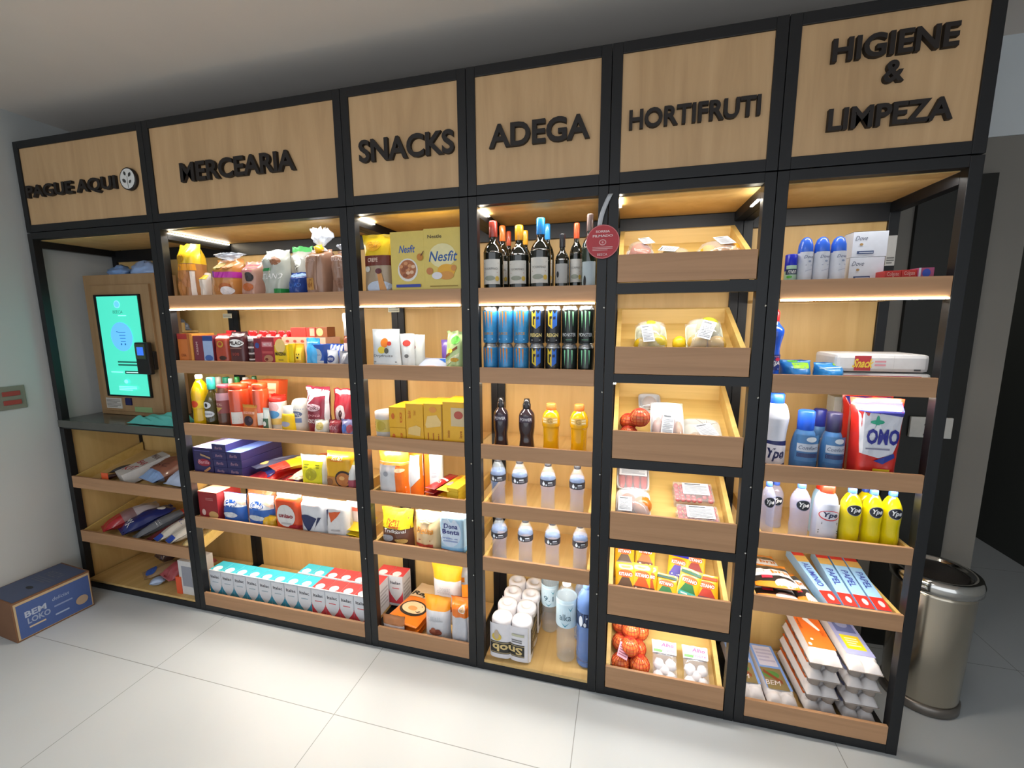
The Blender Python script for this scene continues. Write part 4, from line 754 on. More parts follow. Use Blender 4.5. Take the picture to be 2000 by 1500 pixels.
po('sugar_pouch', 'white pouch with an orange swoosh near the right post', 'pouch', 632, 676, 1010, 984, 5, 0.07, '#d3cfce', [('p', [(-0.3, 0.7), (0.3, 0.78), (0.1, 0.6), (-0.2, 0.4)], '#cf5a2c'), ('p', [(-0.45, 0.75), (-0.3, 0.8), (-0.42, 0.3), (-0.48, 0.2)], '#3a3e60'), ('l', -0.2, 0.2, 0.2, 0.14, 2, '#a8a0a0')], Y=0.02, cr=0.5, kind='brick')
po('sugar_pouch', 'rear white pouch with a red edge partly hidden by the right post', 'pouch', 670, 704, 1000, 976, 5, 0.07, '#d8c8c4', [('r', -0.5, 0.7, 0.5, 0.8, '#c8604a')], Y=0.10, cr=0.5, kind='brick')
for q in range(4):
    lyp('seasoning_packet', 'yellow packet in the pile at the right end of the rice shelf, ' + ['bottom', 'second', 'third', 'topmost'][q], 'sachet', 668, 712, 1040 - q * 9, 5, 0.02 + 0.004 * q, 0.019, 0.15, '#cfb01a', kind='pillow', lift=0.019 * q, rz=0.08 * (q % 2) - 0.1, cr=0.7)
# ---- milk cartons
def milk(col, lab_, grp):
    D = [('r', -0.5, 0.0, 0.5, 0.54, col), ('p', [(-0.48, 0.98), (-0.48, 0.5), (-0.36, 0.38), (0, 0.17), (0.36, 0.38), (0.48, 0.5), (0.48, 0.98)], '#cdd0d6'), ('t', 'Italac', 0, 0.80, 0.72, 0.10, '#2e2e3a', {'b': 0.02}), ('l', -0.25, 0.64, 0.25, 0.59, 1, col if col != '#2f8aa8' else '#8aa0ac'), ('r', -0.5, 0.02, 0.5, 0.1, '#b8c4cc')]
    T = [('r', -0.5, 0.0, 0.5, 1.0, '#3fb4c4' if col == '#2f8aa8' else '#d4474a'), ('e', -0.05, 0.28, 0.3, 0.24, '#dfe6ea'), ('r', -0.5, 0.0, 0.5, 0.07, '#d8dde0')]
    S_ = [('l', -0.4, 0.8, 0.4, 0.2, 5, '#a8acb4')]
    return carton('milk_carton', 0.0795, 0.088, 0.166, '#cfd3da', D, T, S_, bev=0.001)
mt = milk('#2f8aa8', '', ''); mr = milk('#c23a48', '', '')
ordw = ['first', 'second', 'third', 'fourth', 'fifth', 'sixth', 'seventh', 'eighth']
used = {'t': False, 'r': False}
def place_milk(kind, x, y, lab, grp):
    src = mt if kind == 't' else mr
    o = src if not used[kind] else copy_tree(src); used[kind] = True
    put(o, x, y, ZB[0] + 0.0005); return tag(o, lab, 'milk carton', grp)
for q in range(12):
    x = 0.949 + q * 0.0812
    if q < 8: place_milk('t', x, 0.083, 'white milk carton with a teal top, ' + ordw[q] + ' from the left in the front row', 'teal milk cartons in the front row')
    else: place_milk('r', x, 0.083, 'red topped milk carton, ' + ordw[q - 8] + ' red one from the left in the front row', 'red milk cartons in the front row')
for q in range(2): place_milk('t', 1.436 + 0.0812 * q, 0.178, 'teal topped milk carton in the second row, ' + ('left' if q == 0 else 'right') + ' of the pair', 'teal milk cartons in the second row')
for q in range(4): place_milk('r', 1.5984 + 0.0812 * q, 0.178, 'red topped milk carton in the second row, ' + ordw[q] + ' from the left', 'red milk cartons in the second row')
for q in range(2): place_milk('r', 1.84 + 0.0812 * q, 0.272, 'red topped milk carton in the third row, ' + ('left' if q == 0 else 'right') + ' of the pair seen behind the post', 'red milk cartons in the third row')
# ================================================================ bay C
po('pancake_mix_pouch', 'yellow and brown crepe mix pouch on the top snack shelf', 'pouch', 690, 757, 520, 456, 1, 0.06, '#a08a70', [('r', -0.5, 0.44, 0.5, 0.62, '#6b2e22'), ('t', 'CREPE', -0.1, 0.54, 0.36, 0.07, '#d8b8a8', {'b': 0.02}), ('e', -0.12, 0.8, 0.26, 0.1, '#e0a418'), ('t', 'Geni', -0.12, 0.8, 0.3, 0.08, '#c07a14'), ('e', 0.1, 0.05, 0.42, 0.12, '#b8c0d0'), ('p', [(0.05, 0.3), (0.2, 0.3), (0.35, 0.0), (0.12, 0.0)], '#c88a4a'), ('e', 0.1, 0.34, 0.1, 0.05, '#5a1e24'), ('e', -0.3, 0.38, 0.1, 0.05, '#c8c4bc')], [(0.62, 1.01, '#e2bc1e')], flare=0.08, cr=0.5)
CB = '#cdb558'
ct('cereal_box', 'yellow cereal carton with a bowl of flakes, left of the two', 'cereal', 756, 829, 520, 452, 1, 0.05, CB, [('t', 'Nesfit', 0.0, 0.70, 0.46, 0.13, '#2a56a0', {'s': 0.25, 'b': 0.012}), ('e', 0, 0.34, 0.3, 0.2, '#d8d4cc'), ('e', 0, 0.35, 0.25, 0.165, '#a8643c')] + [('e', 0.2 * math.cos(k * 2.4) * (k / 9) ** 0.5, 0.35 + 0.13 * math.sin(k * 2.4) * (k / 9) ** 0.5, 0.06, 0.03, ['#c88a5c', '#8a4a2c', '#d8b090'][k % 3]) for k in range(10)] + [('r', -0.35, 0.04, 0.38, 0.09, '#2c3f98'), ('e', 0.38, 0.55, 0.09, 0.06, '#b87428'), ('p', [(0.4, 0.58), (0.5, 0.66), (0.5, 0.64), (0.42, 0.56)], '#5a3414')])
ct('cereal_box', 'yellow cereal carton with golden flakes, right of the two', 'cereal', 830, 903, 520, 445, 1, 0.05, CB, [('t', 'Nestle', -0.2, 0.87, 0.38, 0.055, '#4a3a20', {'b': 0.02}), ('e', 0, 0.55, 0.36, 0.2, '#d9cf9c'), ('t', 'Nesfit', 0.03, 0.54, 0.74, 0.17, '#24508f', {'s': 0.25, 'b': 0.012}), ('e', 0.1, 0.3, 0.24, 0.11, '#d8a02c'), ('e', 0.1, 0.22, 0.2, 0.07, '#c88a3c'), ('e', -0.35, 0.3, 0.09, 0.06, '#b87440'), ('e', 0.3, 0.34, 0.07, 0.05, '#c0803c'), ('e', -0.15, 0.22, 0.14, 0.06, '#d4d0d4'), ('l', -0.35, 0.06, 0.4, 0.03, 1, '#8a7020')])
po('dried_fruit_pouch', 'white pouch with orange and yellow blots, in front', 'pouch', 720, 782, 685, 643, 2, 0.04, '#ced3d6', [('e', 0.0, 0.62, 0.14, 0.13, '#e07a20'), ('e', -0.1, 0.42, 0.14, 0.1, '#dcc03c'), ('e', 0.18, 0.6, 0.08, 0.06, '#c83a28'), ('e', 0.08, 0.4, 0.08, 0.08, '#5a5a50'), ('t', 'Dryfruits', -0.05, 0.25, 0.7, 0.09, '#6a6a6c', {'s': 0.2}), ('l', -0.4, 0.12, 0.4, 0.05, 1, '#8a8a8a')], taper=0.1, cr=0.3, flare=0.0)
po('dried_fruit_pouch', 'white pouch with a red round mark, second in the leaning row', 'pouch', 778, 806, 685, 652, 2, 0.04, '#cfd2d2', [('e', 0, 0.7, 0.28, 0.1, '#b83a30'), ('e', 0, 0.3, 0.15, 0.06, '#6a6a6a')], Y=0.05, rz=0.2)
po('dried_fruit_pouch', 'clear pouch with a maroon mark, third in the leaning row', 'pouch', 798, 826, 682, 654, 2, 0.04, '#c4c6c0', [('e', -0.3, 0.6, 0.2, 0.08, '#8a3a34')], Y=0.08, rz=0.3)
lyp('ham_pack', 'pale blue sliced ham pack leaning on the second snack shelf', 'pack', 803, 868, 700, 2, 0.018, 0.025, 0.13, '#b8c0d4', [('e', -0.05, 0.2, 0.36, 0.16, '#c8a49c'), ('p', [(0.1, 0.75), (0.5, 0.85), (0.4, 0.55)], '#2a66c0'), ('l', -0.45, 0.9, 0.2, 0.8, 1, '#5a6a94')], tilt=0.45, cr=0.3, kind='flat')
po('grape_packet', 'small purple packet at the rear of the second snack shelf', 'packet', 858, 884, 675, 664, 2, 0.04, '#6a4a9c', Y=0.16)
po('vegetable_chip_bag', 'green white and yellow striped bag beside the right post on the second snack shelf', 'snack bag', 868, 910, 690, 648, 2, 0.06, '#b5c88a', [('e', 0.1, 0.75, 0.25, 0.12, '#5cb83a'), ('p', [(-0.4, 0.1), (0.4, 0.4), (0.4, 0.3), (-0.3, 0.02)], '#d8d8b0'), ('p', [(-0.4, 0.3), (0.3, 0.6), (0.3, 0.52), (-0.4, 0.22)], '#8a4a24'), ('e', -0.1, 0.45, 0.2, 0.07, '#d8d44a'), ('e', 0.2, 0.2, 0.2, 0.06, '#c89a34')], cr=1.3, rz=-0.3)
# row 3
t = bottle('spread_tub', 'low round tub with a pale lid and yellow label on the third snack shelf', 'tub', 722, 762, 830, 806, 3, [(0.85, 0), (0.9, 0.05), (0.97, 0.78), (0.97, 0.8)], M('#c4c0b8', 0.4), (1.0, 0.8, 1.0, M('#d8cfc8', 0.4)), [(0.97, 0.2, 0.7, '#c9b45a', [('e', 0, 0.5, 0.2, 0.4, '#b8a03c'), ('l', -0.4, 0.8, 0.4, 0.2, 3, '#8a8a70')], 2.2)], Y=0.03)
YE = '#dda51a'
for q in range(2):
    cx, w_, h = fit(760, 792, 830, 795, 0.02, ZB[3])
    o = carton('biscuit_box', w_, 0.14, h / 2 - 0.001, YE, [('e', -0.25, 0.55, 0.1, 0.15, '#c8641c'), ('t', 'B', 0.25, 0.5, 0.14, 0.5, '#c8641c')]); tag(put(o, cx, 0.09, ZB[3] + 0.0005 + q * h / 2), 'small yellow biscuit carton lying flat, ' + ('lower' if q == 0 else 'upper') + ' of the two', 'biscuits', 'small yellow biscuit cartons')
TOP_ = [('e', 0, 0.3, 0.1, 0.1, '#a88414')]
ct('biscuit_box', 'yellow biscuit carton with vertical orange words and a cracker, left of the three tall ones', 'biscuits', 793, 827, 830, 789, 3, 0.15, YE, [('t', 'bauduc', -0.3, 0.7, 0.4, 0.1, '#c0501c', {'r': PI/2}), ('t', 'bisc', 0.0, 0.75, 0.25, 0.08, '#c0701c', {'r': PI/2}), ('p', [(-0.38, 0.14), (0.3, 0.1), (0.36, 0.34), (0.1, 0.4), (-0.35, 0.32)], '#e0bc74')], TOP_)
ct('biscuit_box', 'yellow biscuit carton with a large pale cracker, middle of the three tall ones', 'biscuits', 828, 865, 830, 789, 3, 0.15, YE, [('p', [(-0.42, 0.42), (-0.3, 0.66), (0.2, 0.7), (0.42, 0.52), (0.38, 0.4), (-0.36, 0.34)], '#e3c07c'), ('e', 0.0, 0.84, 0.2, 0.08, '#d8903c'), ('t', 'l l i', 0.0, 0.12, 0.6, 0.18, '#b0641a'), ('r', 0.44, 0, 0.5, 1, '#a8781a')], TOP_)
ct('biscuit_box', 'yellow biscuit carton with a grey panel, right of the three tall ones', 'biscuits', 869, 913, 830, 786, 3, 0.15, YE, [('r', -0.12, 0.4, 0.5, 0.86, '#cbb48c'), ('e', 0.22, 0.68, 0.2, 0.1, '#b05040'), ('t', 'biscoito', -0.25, 0.2, 0.3, 0.08, '#9a4a1a', {'r': PI/2}), ('t', 'leve', 0.3, 0.2, 0.3, 0.08, '#9a4a1a', {'r': PI/2})], TOP_)
# row 4
po('biscuit_pouch', 'orange and white pouch at the left of the fourth snack shelf', 'pouch', 727, 788, 925, 880, 4, 0.09, '#c9c8ca', [('r', 0.18, 0.0, 0.5, 0.7, '#dd6a1a'), ('e', -0.15, 0.45, 0.08, 0.06, '#9a9aa0'), ('e', 0.3, 0.55, 0.15, 0.05, '#e8c8a0'), ('r', -0.5, 0.66, 0.5, 0.72, '#d88a3a')], [(0.7, 1.01, '#e2861c')], cr=0.5)
po('biscuit_pouch', 'tall orange pouch with a white slanted panel behind the red sachets', 'pouch', 788, 824, 905, 870, 4, 0.06, '#de6f1c', [('p', [(-0.1, 0.95), (0.5, 0.95), (0.5, 0.4), (-0.3, 0.1)], '#c9ced2')], Y=0.09, kind='brick')
po('biscuit_pouch', 'tall white pouch with an orange edge behind the yellow sachets', 'pouch', 822, 860, 905, 874, 4, 0.06, '#c6cdd2', [('r', -0.5, 0.0, -0.1, 1.0, '#de6f1c'), ('l', 0.0, 0.9, 0.4, 0.4, 7, '#a8b0b8')], Y=0.11, kind='brick')
def fan(nm, lab, n, x0, dx, row, Y, w_, d, L, col, D, rz, lift, zones=(), kind='pillow', g=None, dz=0.012):
    for q in range(n):
        o = pouch(nm, w_, d, L, col, D, zones, kind, 0.6); lie(o, x0 + 0.004 * (q % 2), Y, ZB[row] + 0.002 + lift + d * 1.12 * q, d, rz)
        tag(o, lab + ', ' + ['lowest', 'second', 'third', 'fourth', 'fifth'][q] + ' of the fan', 'sachet', g)
fan('candy_sachet', 'dark red and white sachet lying slanted on the fourth snack shelf', 4, 2.228, 0.0, 4, 0.03, 0.052, 0.018, 0.19, '#a02424', [('t', 'BIS', 0, 0.35, 0.6, 0.12, '#dcc0bc'), ('r', -0.5, 0.5, 0.5, 0.58, W_)], -0.2, 0.0, g='red candy sachets')
fan('cookie_sachet', 'yellow sachet with a pink blot on the fourth snack shelf', 3, 2.292, 0.0, 4, 0.03, 0.060, 0.024, 0.20, '#d8a018', [('e', 0, 0.3, 0.25, 0.1, '#d08a80'), ('e', 0, 0.7, 0.3, 0.12, '#b86a1c')], -0.2, 0.0, g='yellow cookie sachets', dz=0.017)
for q in range(5):
    o = carton('wafer_pack', 0.055, 0.016, 0.20, '#cfae2c', [('e', 0.0, 0.7, 0.3, 0.12, '#c8742c')] if q == 4 else [('l', -0.4, 0.9, 0.4, 0.2, 4, '#b89420')])
    lie(o, 2.358, 0.03, ZB[4] + 0.001 + 0.0168 * q, 0.016, -0.16); tag(o, 'flat yellow wafer pack in the pile beside the right post, ' + ['lowest', 'second from below', 'third from below', 'fourth from below', 'topmost'][q], 'wafers', 'yellow wafer packs')
# row 5
po('popcorn_bag', 'yellow and brown bag with an orange name, left on the fifth snack shelf', 'bag', 735, 800, 1030, 1000, 5, 0.08, '#6a4436', [('r', -0.5, 0.46, 0.5, 1, '#dcc81c'), ('p', [(-0.3, 0.5), (-0.25, 0.72), (0.15, 0.7), (0.12, 0.46)], '#d8661c'), ('t', 'Yoki', -0.07, 0.6, 0.34, 0.14, '#e8dc3a', {'s': 0.2, 'b': 0.02}), ('t', 'Tradicional', 0.02, 0.4, 0.66, 0.11, W_, {'b': 0.01}), ('e', -0.25, 0.15, 0.2, 0.11, '#9a9aa0'), ('e', 0.2, 0.1, 0.2, 0.08, '#c8a45c')], cr=1.0)
po('manioc_flour_bag', 'beige bag with orange letters and a red foot, middle of the fifth snack shelf', 'bag', 804, 858, 1040, 1006, 5, 0.08, '#d8b88a', [('t', 'Deusa', 0, 0.52, 0.7, 0.18, '#d08a34', {'s': 0.2, 'b': 0.02}), ('r', -0.42, 0.04, 0.3, 0.13, '#b8402e'), ('l', -0.3, 0.26, 0.2, 0.2, 1, '#b8604a'), ('e', 0.0, 0.8, 0.35, 0.1, '#e4cc9c')], cr=1.2)
po('flour_bag', 'light blue and white flour bag lettered in navy beside the right post', 'bag', 861, 919, 1045, 1000, 5, 0.09, '#a9cbe2', [('e', -0.05, 0.5, 0.42, 0.36, '#c6d3e4'), ('t', 'Dona', 0.0, 0.66, 0.5, 0.12, '#2b2b72', {'b': 0.02}), ('t', 'Benta', 0.0, 0.52, 0.62, 0.12, '#2b2b72', {'b': 0.02}), ('l', -0.3, 0.38, 0.25, 0.25, 2, '#8a9ac0'), ('r', -0.4, 0.0, -0.05, 0.06, '#b86a4c')], [(0.0, 0.12, '#86b6dc')], cr=0.4, kind='brick')
po('flour_bag', 'pale bag behind the light blue flour bag, seen past the post', 'bag', 918, 950, 1045, 1006, 5, 0.07, '#c0d0da', [('t', 'B', 0, 0.6, 0.4, 0.2, '#2b2b72')], Y=0.15)
# base
for q in range(3):
    lyp('tortilla_pack', 'orange pack with a pale disc, in the pile on the bottom snack shelf, ' + ['lowest', 'middle', 'topmost'][q], 'pack', 748, 815, 1208, 0, 0.03, 0.024, 0.30, '#dc7420', [('e', 0, 0.34, 0.42, 0.17, '#2a241e'), ('e', 0, 0.35, 0.36, 0.13, '#d8b48c'), ('e', 0.0, 0.33, 0.15, 0.05, '#cf8a50'), ('r', -0.5, 0.6, 0.5, 1, '#c9b08c'), ('t', "Rapit", 0, 0.68, 0.9, 0.13, '#262420', {'s': 0.3, 'b': 0.03})], lift=0.029 * q, rz=-0.10 - 0.03 * q, cr=0.7, tilt=0.0)
po('cracker_pack', 'brown and white packet in front of the orange packs', 'packet', 745, 790, 1222, 1205, 0, 0.02, '#a86a3a', [('r', -0.5, 0.4, 0.5, 0.6, '#b8a8a4')], kind='pillow', Y=0.013, cr=1.2)
NUT = [('e', 0.0, 0.28, 0.26, 0.07, '#8a4a38'), ('e', -0.08, 0.33, 0.1, 0.05, '#9c5a44'), ('e', 0.1, 0.32, 0.1, 0.04, '#7a3c2e'), ('t', 'Crocantissimo', 0, 0.55, 0.6, 0.05, '#9aa0a8'), ('t', 'toast', 0, 0.6, 0.4, 0.06, '#a8b0b8')]
zt_ = ZB[0] + 0.09
po('toast_pouch', 'white pouch with orange top and brown nuts, at the back of the bottom shelf', 'pouch', 840, 902, 1150, 1106, 0, 0.07, '#c9cace', NUT, [(0.72, 1.01, '#e8a21c')], Y=0.16, flare=0.12, cr=0.5)
po('toast_pouch', 'plain white pouch with an orange corner behind, partly hidden by the right post', 'pouch', 870, 918, 1140, 1108, 0, 0.06, '#cdd6da', [('r', 0.0, 0.7, 0.3, 0.8, '#e8902a')], Y=0.25, kind='brick')
po('toast_pouch', 'white pouch with an orange top and brown nuts, standing in front', 'pouch', 824, 880, 1215, 1174, 0, 0.075, '#c4c5cb', NUT, [(0.74, 1.01, '#e39418')], Y=0.03, flare=0.05, cr=0.5)
t = po('toast_pouch', 'grey white pouch with an orange top and a small white disc beside the right post', 'pouch', 884, 925, 1215, 1178, 0, 0.08, '#bcbec6', [('e', 0.15, 0.84, 0.18, 0.07, '#d8d0c8'), ('e', 0.15, 0.84, 0.14, 0.05, '#c89a6a')], [(0.7, 1.01, '#de701a')], Y=0.025, flare=0.2, cr=0.7, kind='brick')
po('toast_pouch', 'orange pouch at the rear right of the bottom snack shelf', 'pouch', 893, 925, 1180, 1152, 0, 0.07, '#df7a1e', [('e', 0.2, 0.75, 0.18, 0.07, '#d8c8b8')], Y=0.13, cr=0.9)
# ================================================================ bay D: wine, cans, bottles
WINE = [(0.93, 0), (1, 0.015), (1, 0.55), (0.97, 0.62), (0.75, 0.69), (0.42, 0.75), (0.36, 0.8), (0.36, 0.96)]
WGL = M('#15160f', 0.06, coat=1.0)
def wine(xl, xr, yt, Y_, cc, lab, lbl='#c9c6bf', crest=True, short=1.0, lz=(0.05, 0.42), glass=WGL, dark=False):
    D = [('t', 'TCORPINO', 0, 0.62, 0.72, 0.09, '#5a5854'), ('l', -0.35, 0.5, 0.35, 0.43, 1, '#a87a70'), ('e', -0.05, 0.24, 0.28, 0.1, '#8f9486'), ('e', 0.33, 0.22, 0.1, 0.1, '#c8a84a'), ('l', -0.4, 0.86, 0.4, 0.82, 1, '#9a9890')] if crest else [('e', -0.25, 0.45, 0.1, 0.16, '#2a2a2c'), ('l', -0.2, 0.25, 0.4, 0.15, 1, '#7a7878')]
    bottle('wine_bottle', lab, 'wine', xl, xr, 520, yt, 1, WINE, glass, (0.42, 0.80, 1.0, M(cc, 0.3, coat=0.4)), [(1.012, lz[0], lz[1], lbl, D, 1.95)], Y=Y_, g='wine bottles')
wine(937, 975, 428, 0.03, '#8f3226', 'wine bottle with a dark red capsule, leftmost in front')
wine(964, 992, 438, 0.13, '#d8662a', 'wine bottle with an orange capsule, second in the leftmost file')
wine(980, 1002, 450, 0.23, '#cf5a34', 'wine bottle with an orange capsule, last in the leftmost file')
wine(990, 1029, 436, 0.04, '#d8931e', 'wine bottle with a yellow orange capsule in front')
wine(1010, 1036, 448, 0.14, '#cf8e20', 'wine bottle with a yellow capsule, behind the yellow orange one')
wine(1032, 1072, 421, 0.03, '#1f7fc4', 'wine bottle with a bright blue capsule, in front')
wine(1053, 1080, 435, 0.14, '#2a84c0', 'wine bottle with a blue capsule, behind the other blue one')
wine(1083, 1114, 454, 0.05, '#26262a', 'small dark wine bottle with a black capsule and a grey bird label', '#a9a8a6', False)
wine(1106, 1137, 433, 0.08, '#d8552c', 'wine bottle with an orange red capsule right of the small dark bottle')
wine(1137, 1169, 412, 0.03, '#7f6860', 'slim green wine bottle with a brown capsule, tallest, beside the right post', '#a8b4b8', False, glass=M('#1f2b1c', 0.06, coat=1.0), lz=(0.03, 0.33))
CAN = [(0.8, 0), (0.94, 0.02), (1, 0.07), (1, 0.90), (0.93, 0.955), (0.86, 0.975), (0.87, 0.995), (0.82, 1.0)]
def can(kind):
    cols = {'b': '#2f7fb4', 'r': '#1c1c20', 'g': '#121a18'}
    R_ = 0.0305; H = 0.143
    t = empty('drink_can'); lathe_part('can_body', t, [(a * R_, b_ * H) for a, b_ in CAN], None, 26, matf=lambda i: M('#b9bcc0', 0.25, 0.9) if i > 2 or i < 1 else M(cols[kind], 0.3, 0.25, coat=0.4, vary=0.25 if kind == 'b' else 0.05, scale=90))
    b = MB(); b.box(-0.008, 0.008, -0.016, 0.006, H - 0.001, H + 0.0008, M('#b9bcc0', 0.25, 0.9), 0.0003); b.build('pull_tab', t)
    def claw(cx, top, bot, wd, c, j):
        return ('p', [(cx - wd, top), (cx + wd, top - 0.01), (cx + wd * 0.7, (top + bot) / 2 + j), (cx + wd * 0.2, bot), (cx - wd * 0.3, (top + bot) / 2 - j)], c)
    if kind == 'b': D = [claw(-0.22, 0.88, 0.45, 0.06, '#c07a38', 0.02), claw(0, 0.9, 0.40, 0.06, '#c47c3a', 0.03), claw(0.22, 0.88, 0.45, 0.06, '#c07a38', -0.02), ('t', 'JUICE', 0, 0.27, 0.66, 0.09, '#a8824a', {'b': 0.02}), ('l', -0.3, 0.15, 0.3, 0.1, 1, '#8ab8d8')]
    elif kind == 'r': D = [('p', [(-0.3, 0.9), (-0.14, 0.8), (0, 0.9), (0, 0.4), (-0.3, 0.5)], '#cfb42c'), ('p', [(0.3, 0.9), (0.14, 0.8), (0, 0.9), (0, 0.4), (0.3, 0.5)], '#2864c4'), ('p', [(-0.2, 0.74), (-0.04, 0.74), (-0.04, 0.68), (-0.12, 0.66), (-0.12, 0.5), (-0.2, 0.52)], '#1c1c20'), ('p', [(0.2, 0.74), (0.04, 0.72), (0.04, 0.65), (0.2, 0.66)], '#16284c'), ('t', 'REIGN', 0, 0.24, 0.76, 0.10, '#c9b878', {'b': 0.03}), ('l', -0.3, 0.13, 0.3, 0.08, 1, '#8a8a8a')]
    else: D = [claw(-0.24, 0.86, 0.42, 0.055, '#7fc89a', 0.02), claw(0, 0.88, 0.34, 0.055, '#8fd0a4', 0.03), claw(0.24, 0.86, 0.46, 0.055, '#7fc89a', -0.03), ('t', 'MONSTER', 0, 0.25, 0.9, 0.09, '#c8ccd0', {'b': 0.0}), ('l', -0.2, 0.14, 0.2, 0.1, 1, '#5a8a6a')]
    b = MB(); b.decals(D, R_ * 1.9, H, wrap(R_), nx=16, base=0.0004); b.build('can_print', t); return t
CANS = {k: can(k) for k in 'brg'}; first = {k: True for k in 'brg'}
cn = {'b': 'blue energy can with orange claw marks', 'r': 'black energy can with yellow and blue crest', 'g': 'black energy can with green claw marks'}
order = ['b', 'b', 'b', 'r', 'r', 'g', 'g']; nth = {'b': ['left', 'middle', 'right'], 'r': ['left', 'right'], 'g': ['left', 'right']}
for lvl in (0, 1):
    cnt = {'b': 0, 'r': 0, 'g': 0}
    for q, kd in enumerate(order):
        t = CANS[kd] if first[kd] else copy_tree(CANS[kd]); first[kd] = False
        t.location = (2.5155 + q * 0.0637, 0.05, ZB[2] + 0.0005 + lvl * 0.1443); t.rotation_euler = (0, 0, random.uniform(-0.12, 0.12) - 0.05)
        tag(t, cn[kd] + ', ' + nth[kd][cnt[kd]] + ' of its kind in the ' + ('lower' if lvl == 0 else 'upper') + ' row', 'can', 'energy drink cans'); cnt[kd] += 1
PW = [(0.85, 0), (0.95, 0.02), (0.98, 0.12), (0.85, 0.3), (0.95, 0.42), (1, 0.5), (1, 0.66), (0.9, 0.74), (0.5, 0.82), (0.4, 0.84)]
for q, (xl, xr) in enumerate(((961, 989), (1010, 1041))):
    bottle('sports_drink_bottle', 'dark purple sports drink bottle with a black sports cap, ' + ('left' if q == 0 else 'right') + ' of the pair', 'bottle', xl, xr, 835, 779 + 3 * q, 3, PW, M('#2a2028', 0.1, alpha=0.9, coat=0.8), (0.5, 0.82, 0.92, M('#17171a', 0.25)), [(1.01, 0.52, 0.65, '#332a3a', [('t', 'POWER', 0.05, 0.5, 0.8, 0.5, '#b8b8c0', {'b': 0.02})], 1.9)], Y=0.05, captop=(0.42, 0.93, 1.0))
GA = [(0.9, 0), (0.96, 0.03), (0.88, 0.2), (0.9, 0.52), (1, 0.58), (1, 0.72), (0.8, 0.82), (0.5, 0.88), (0.48, 0.9)]
for q, (xl, xr) in enumerate(((1056, 1091), (1111, 1147))):
    bottle('isotonic_bottle', 'yellow orange isotonic drink bottle with an orange cap, ' + ('left' if q == 0 else 'right') + ' of the pair', 'bottle', xl, xr, 840, 791 + 2 * q, 3, GA, M('#e0a310', 0.12, coat=0.6), (0.55, 0.88, 1.0, M('#e07a3a', 0.35)), [(1.02, 0.57, 0.71, '#d8b060', [('t', 'G', 0.0, 0.5, 0.3, 0.8, '#b89048', {'b': 0.03}), ('l', -0.45, 0.9, -0.2, 0.1, 2, '#e8d8b0'), ('l', 0.2, 0.9, 0.45, 0.1, 2, '#e8d8b0')], 1.9)], Y=0.05)
WT = [(0.88, 0), (0.95, 0.02), (0.93, 0.2), (0.9, 0.4), (1, 0.52), (1, 0.68), (0.92, 0.76), (0.5, 0.9), (0.38, 0.93), (0.38, 0.96)]
WAT = M('#b5c8e6', 0.05, alpha=0.22, coat=0.5)
for row, xs, yt in ((4, ((948, 978), (996, 1027), (1052, 1083), (1110, 1141)), 897), (5, ((954, 985), (1008, 1038), (1061, 1092), (1116, 1147)), 1014)):
    for q, (xl, xr) in enumerate(xs):
        bottle('water_bottle', 'small clear water bottle with a black label, ' + ordw[q] + ' from the left on the ' + ('fourth' if row == 4 else 'fifth') + ' shelf', 'bottle', xl, xr, (950 if row == 4 else 1065) + q * 3, yt + q * 5, row, WT, PET, (0.45, 0.92, 1.0, M('#2a2a2e', 0.4)),
               [(1.01, 0.50, 0.64, '#2b2b33', [('e', -0.22, 0.42, 0.1, 0.26, '#c9d2dc'), ('p', [(-0.27, 0.6), (-0.17, 0.6), (-0.22, 0.9)], '#c9d2dc'), ('e', -0.02, 0.3, 0.05, 0.14, '#c9d2dc'), ('l', 0.1, 0.8, 0.4, 0.5, 1, '#c9d2dc'), ('l', 0.08, 0.45, 0.45, 0.2, 2, '#8a8a96')])], Y=0.05, fillm=M('#86a9ea', 0.1, alpha=0.17), fill=0.76, g='small water bottles')  # blue reflection is put into the colour of the liquid
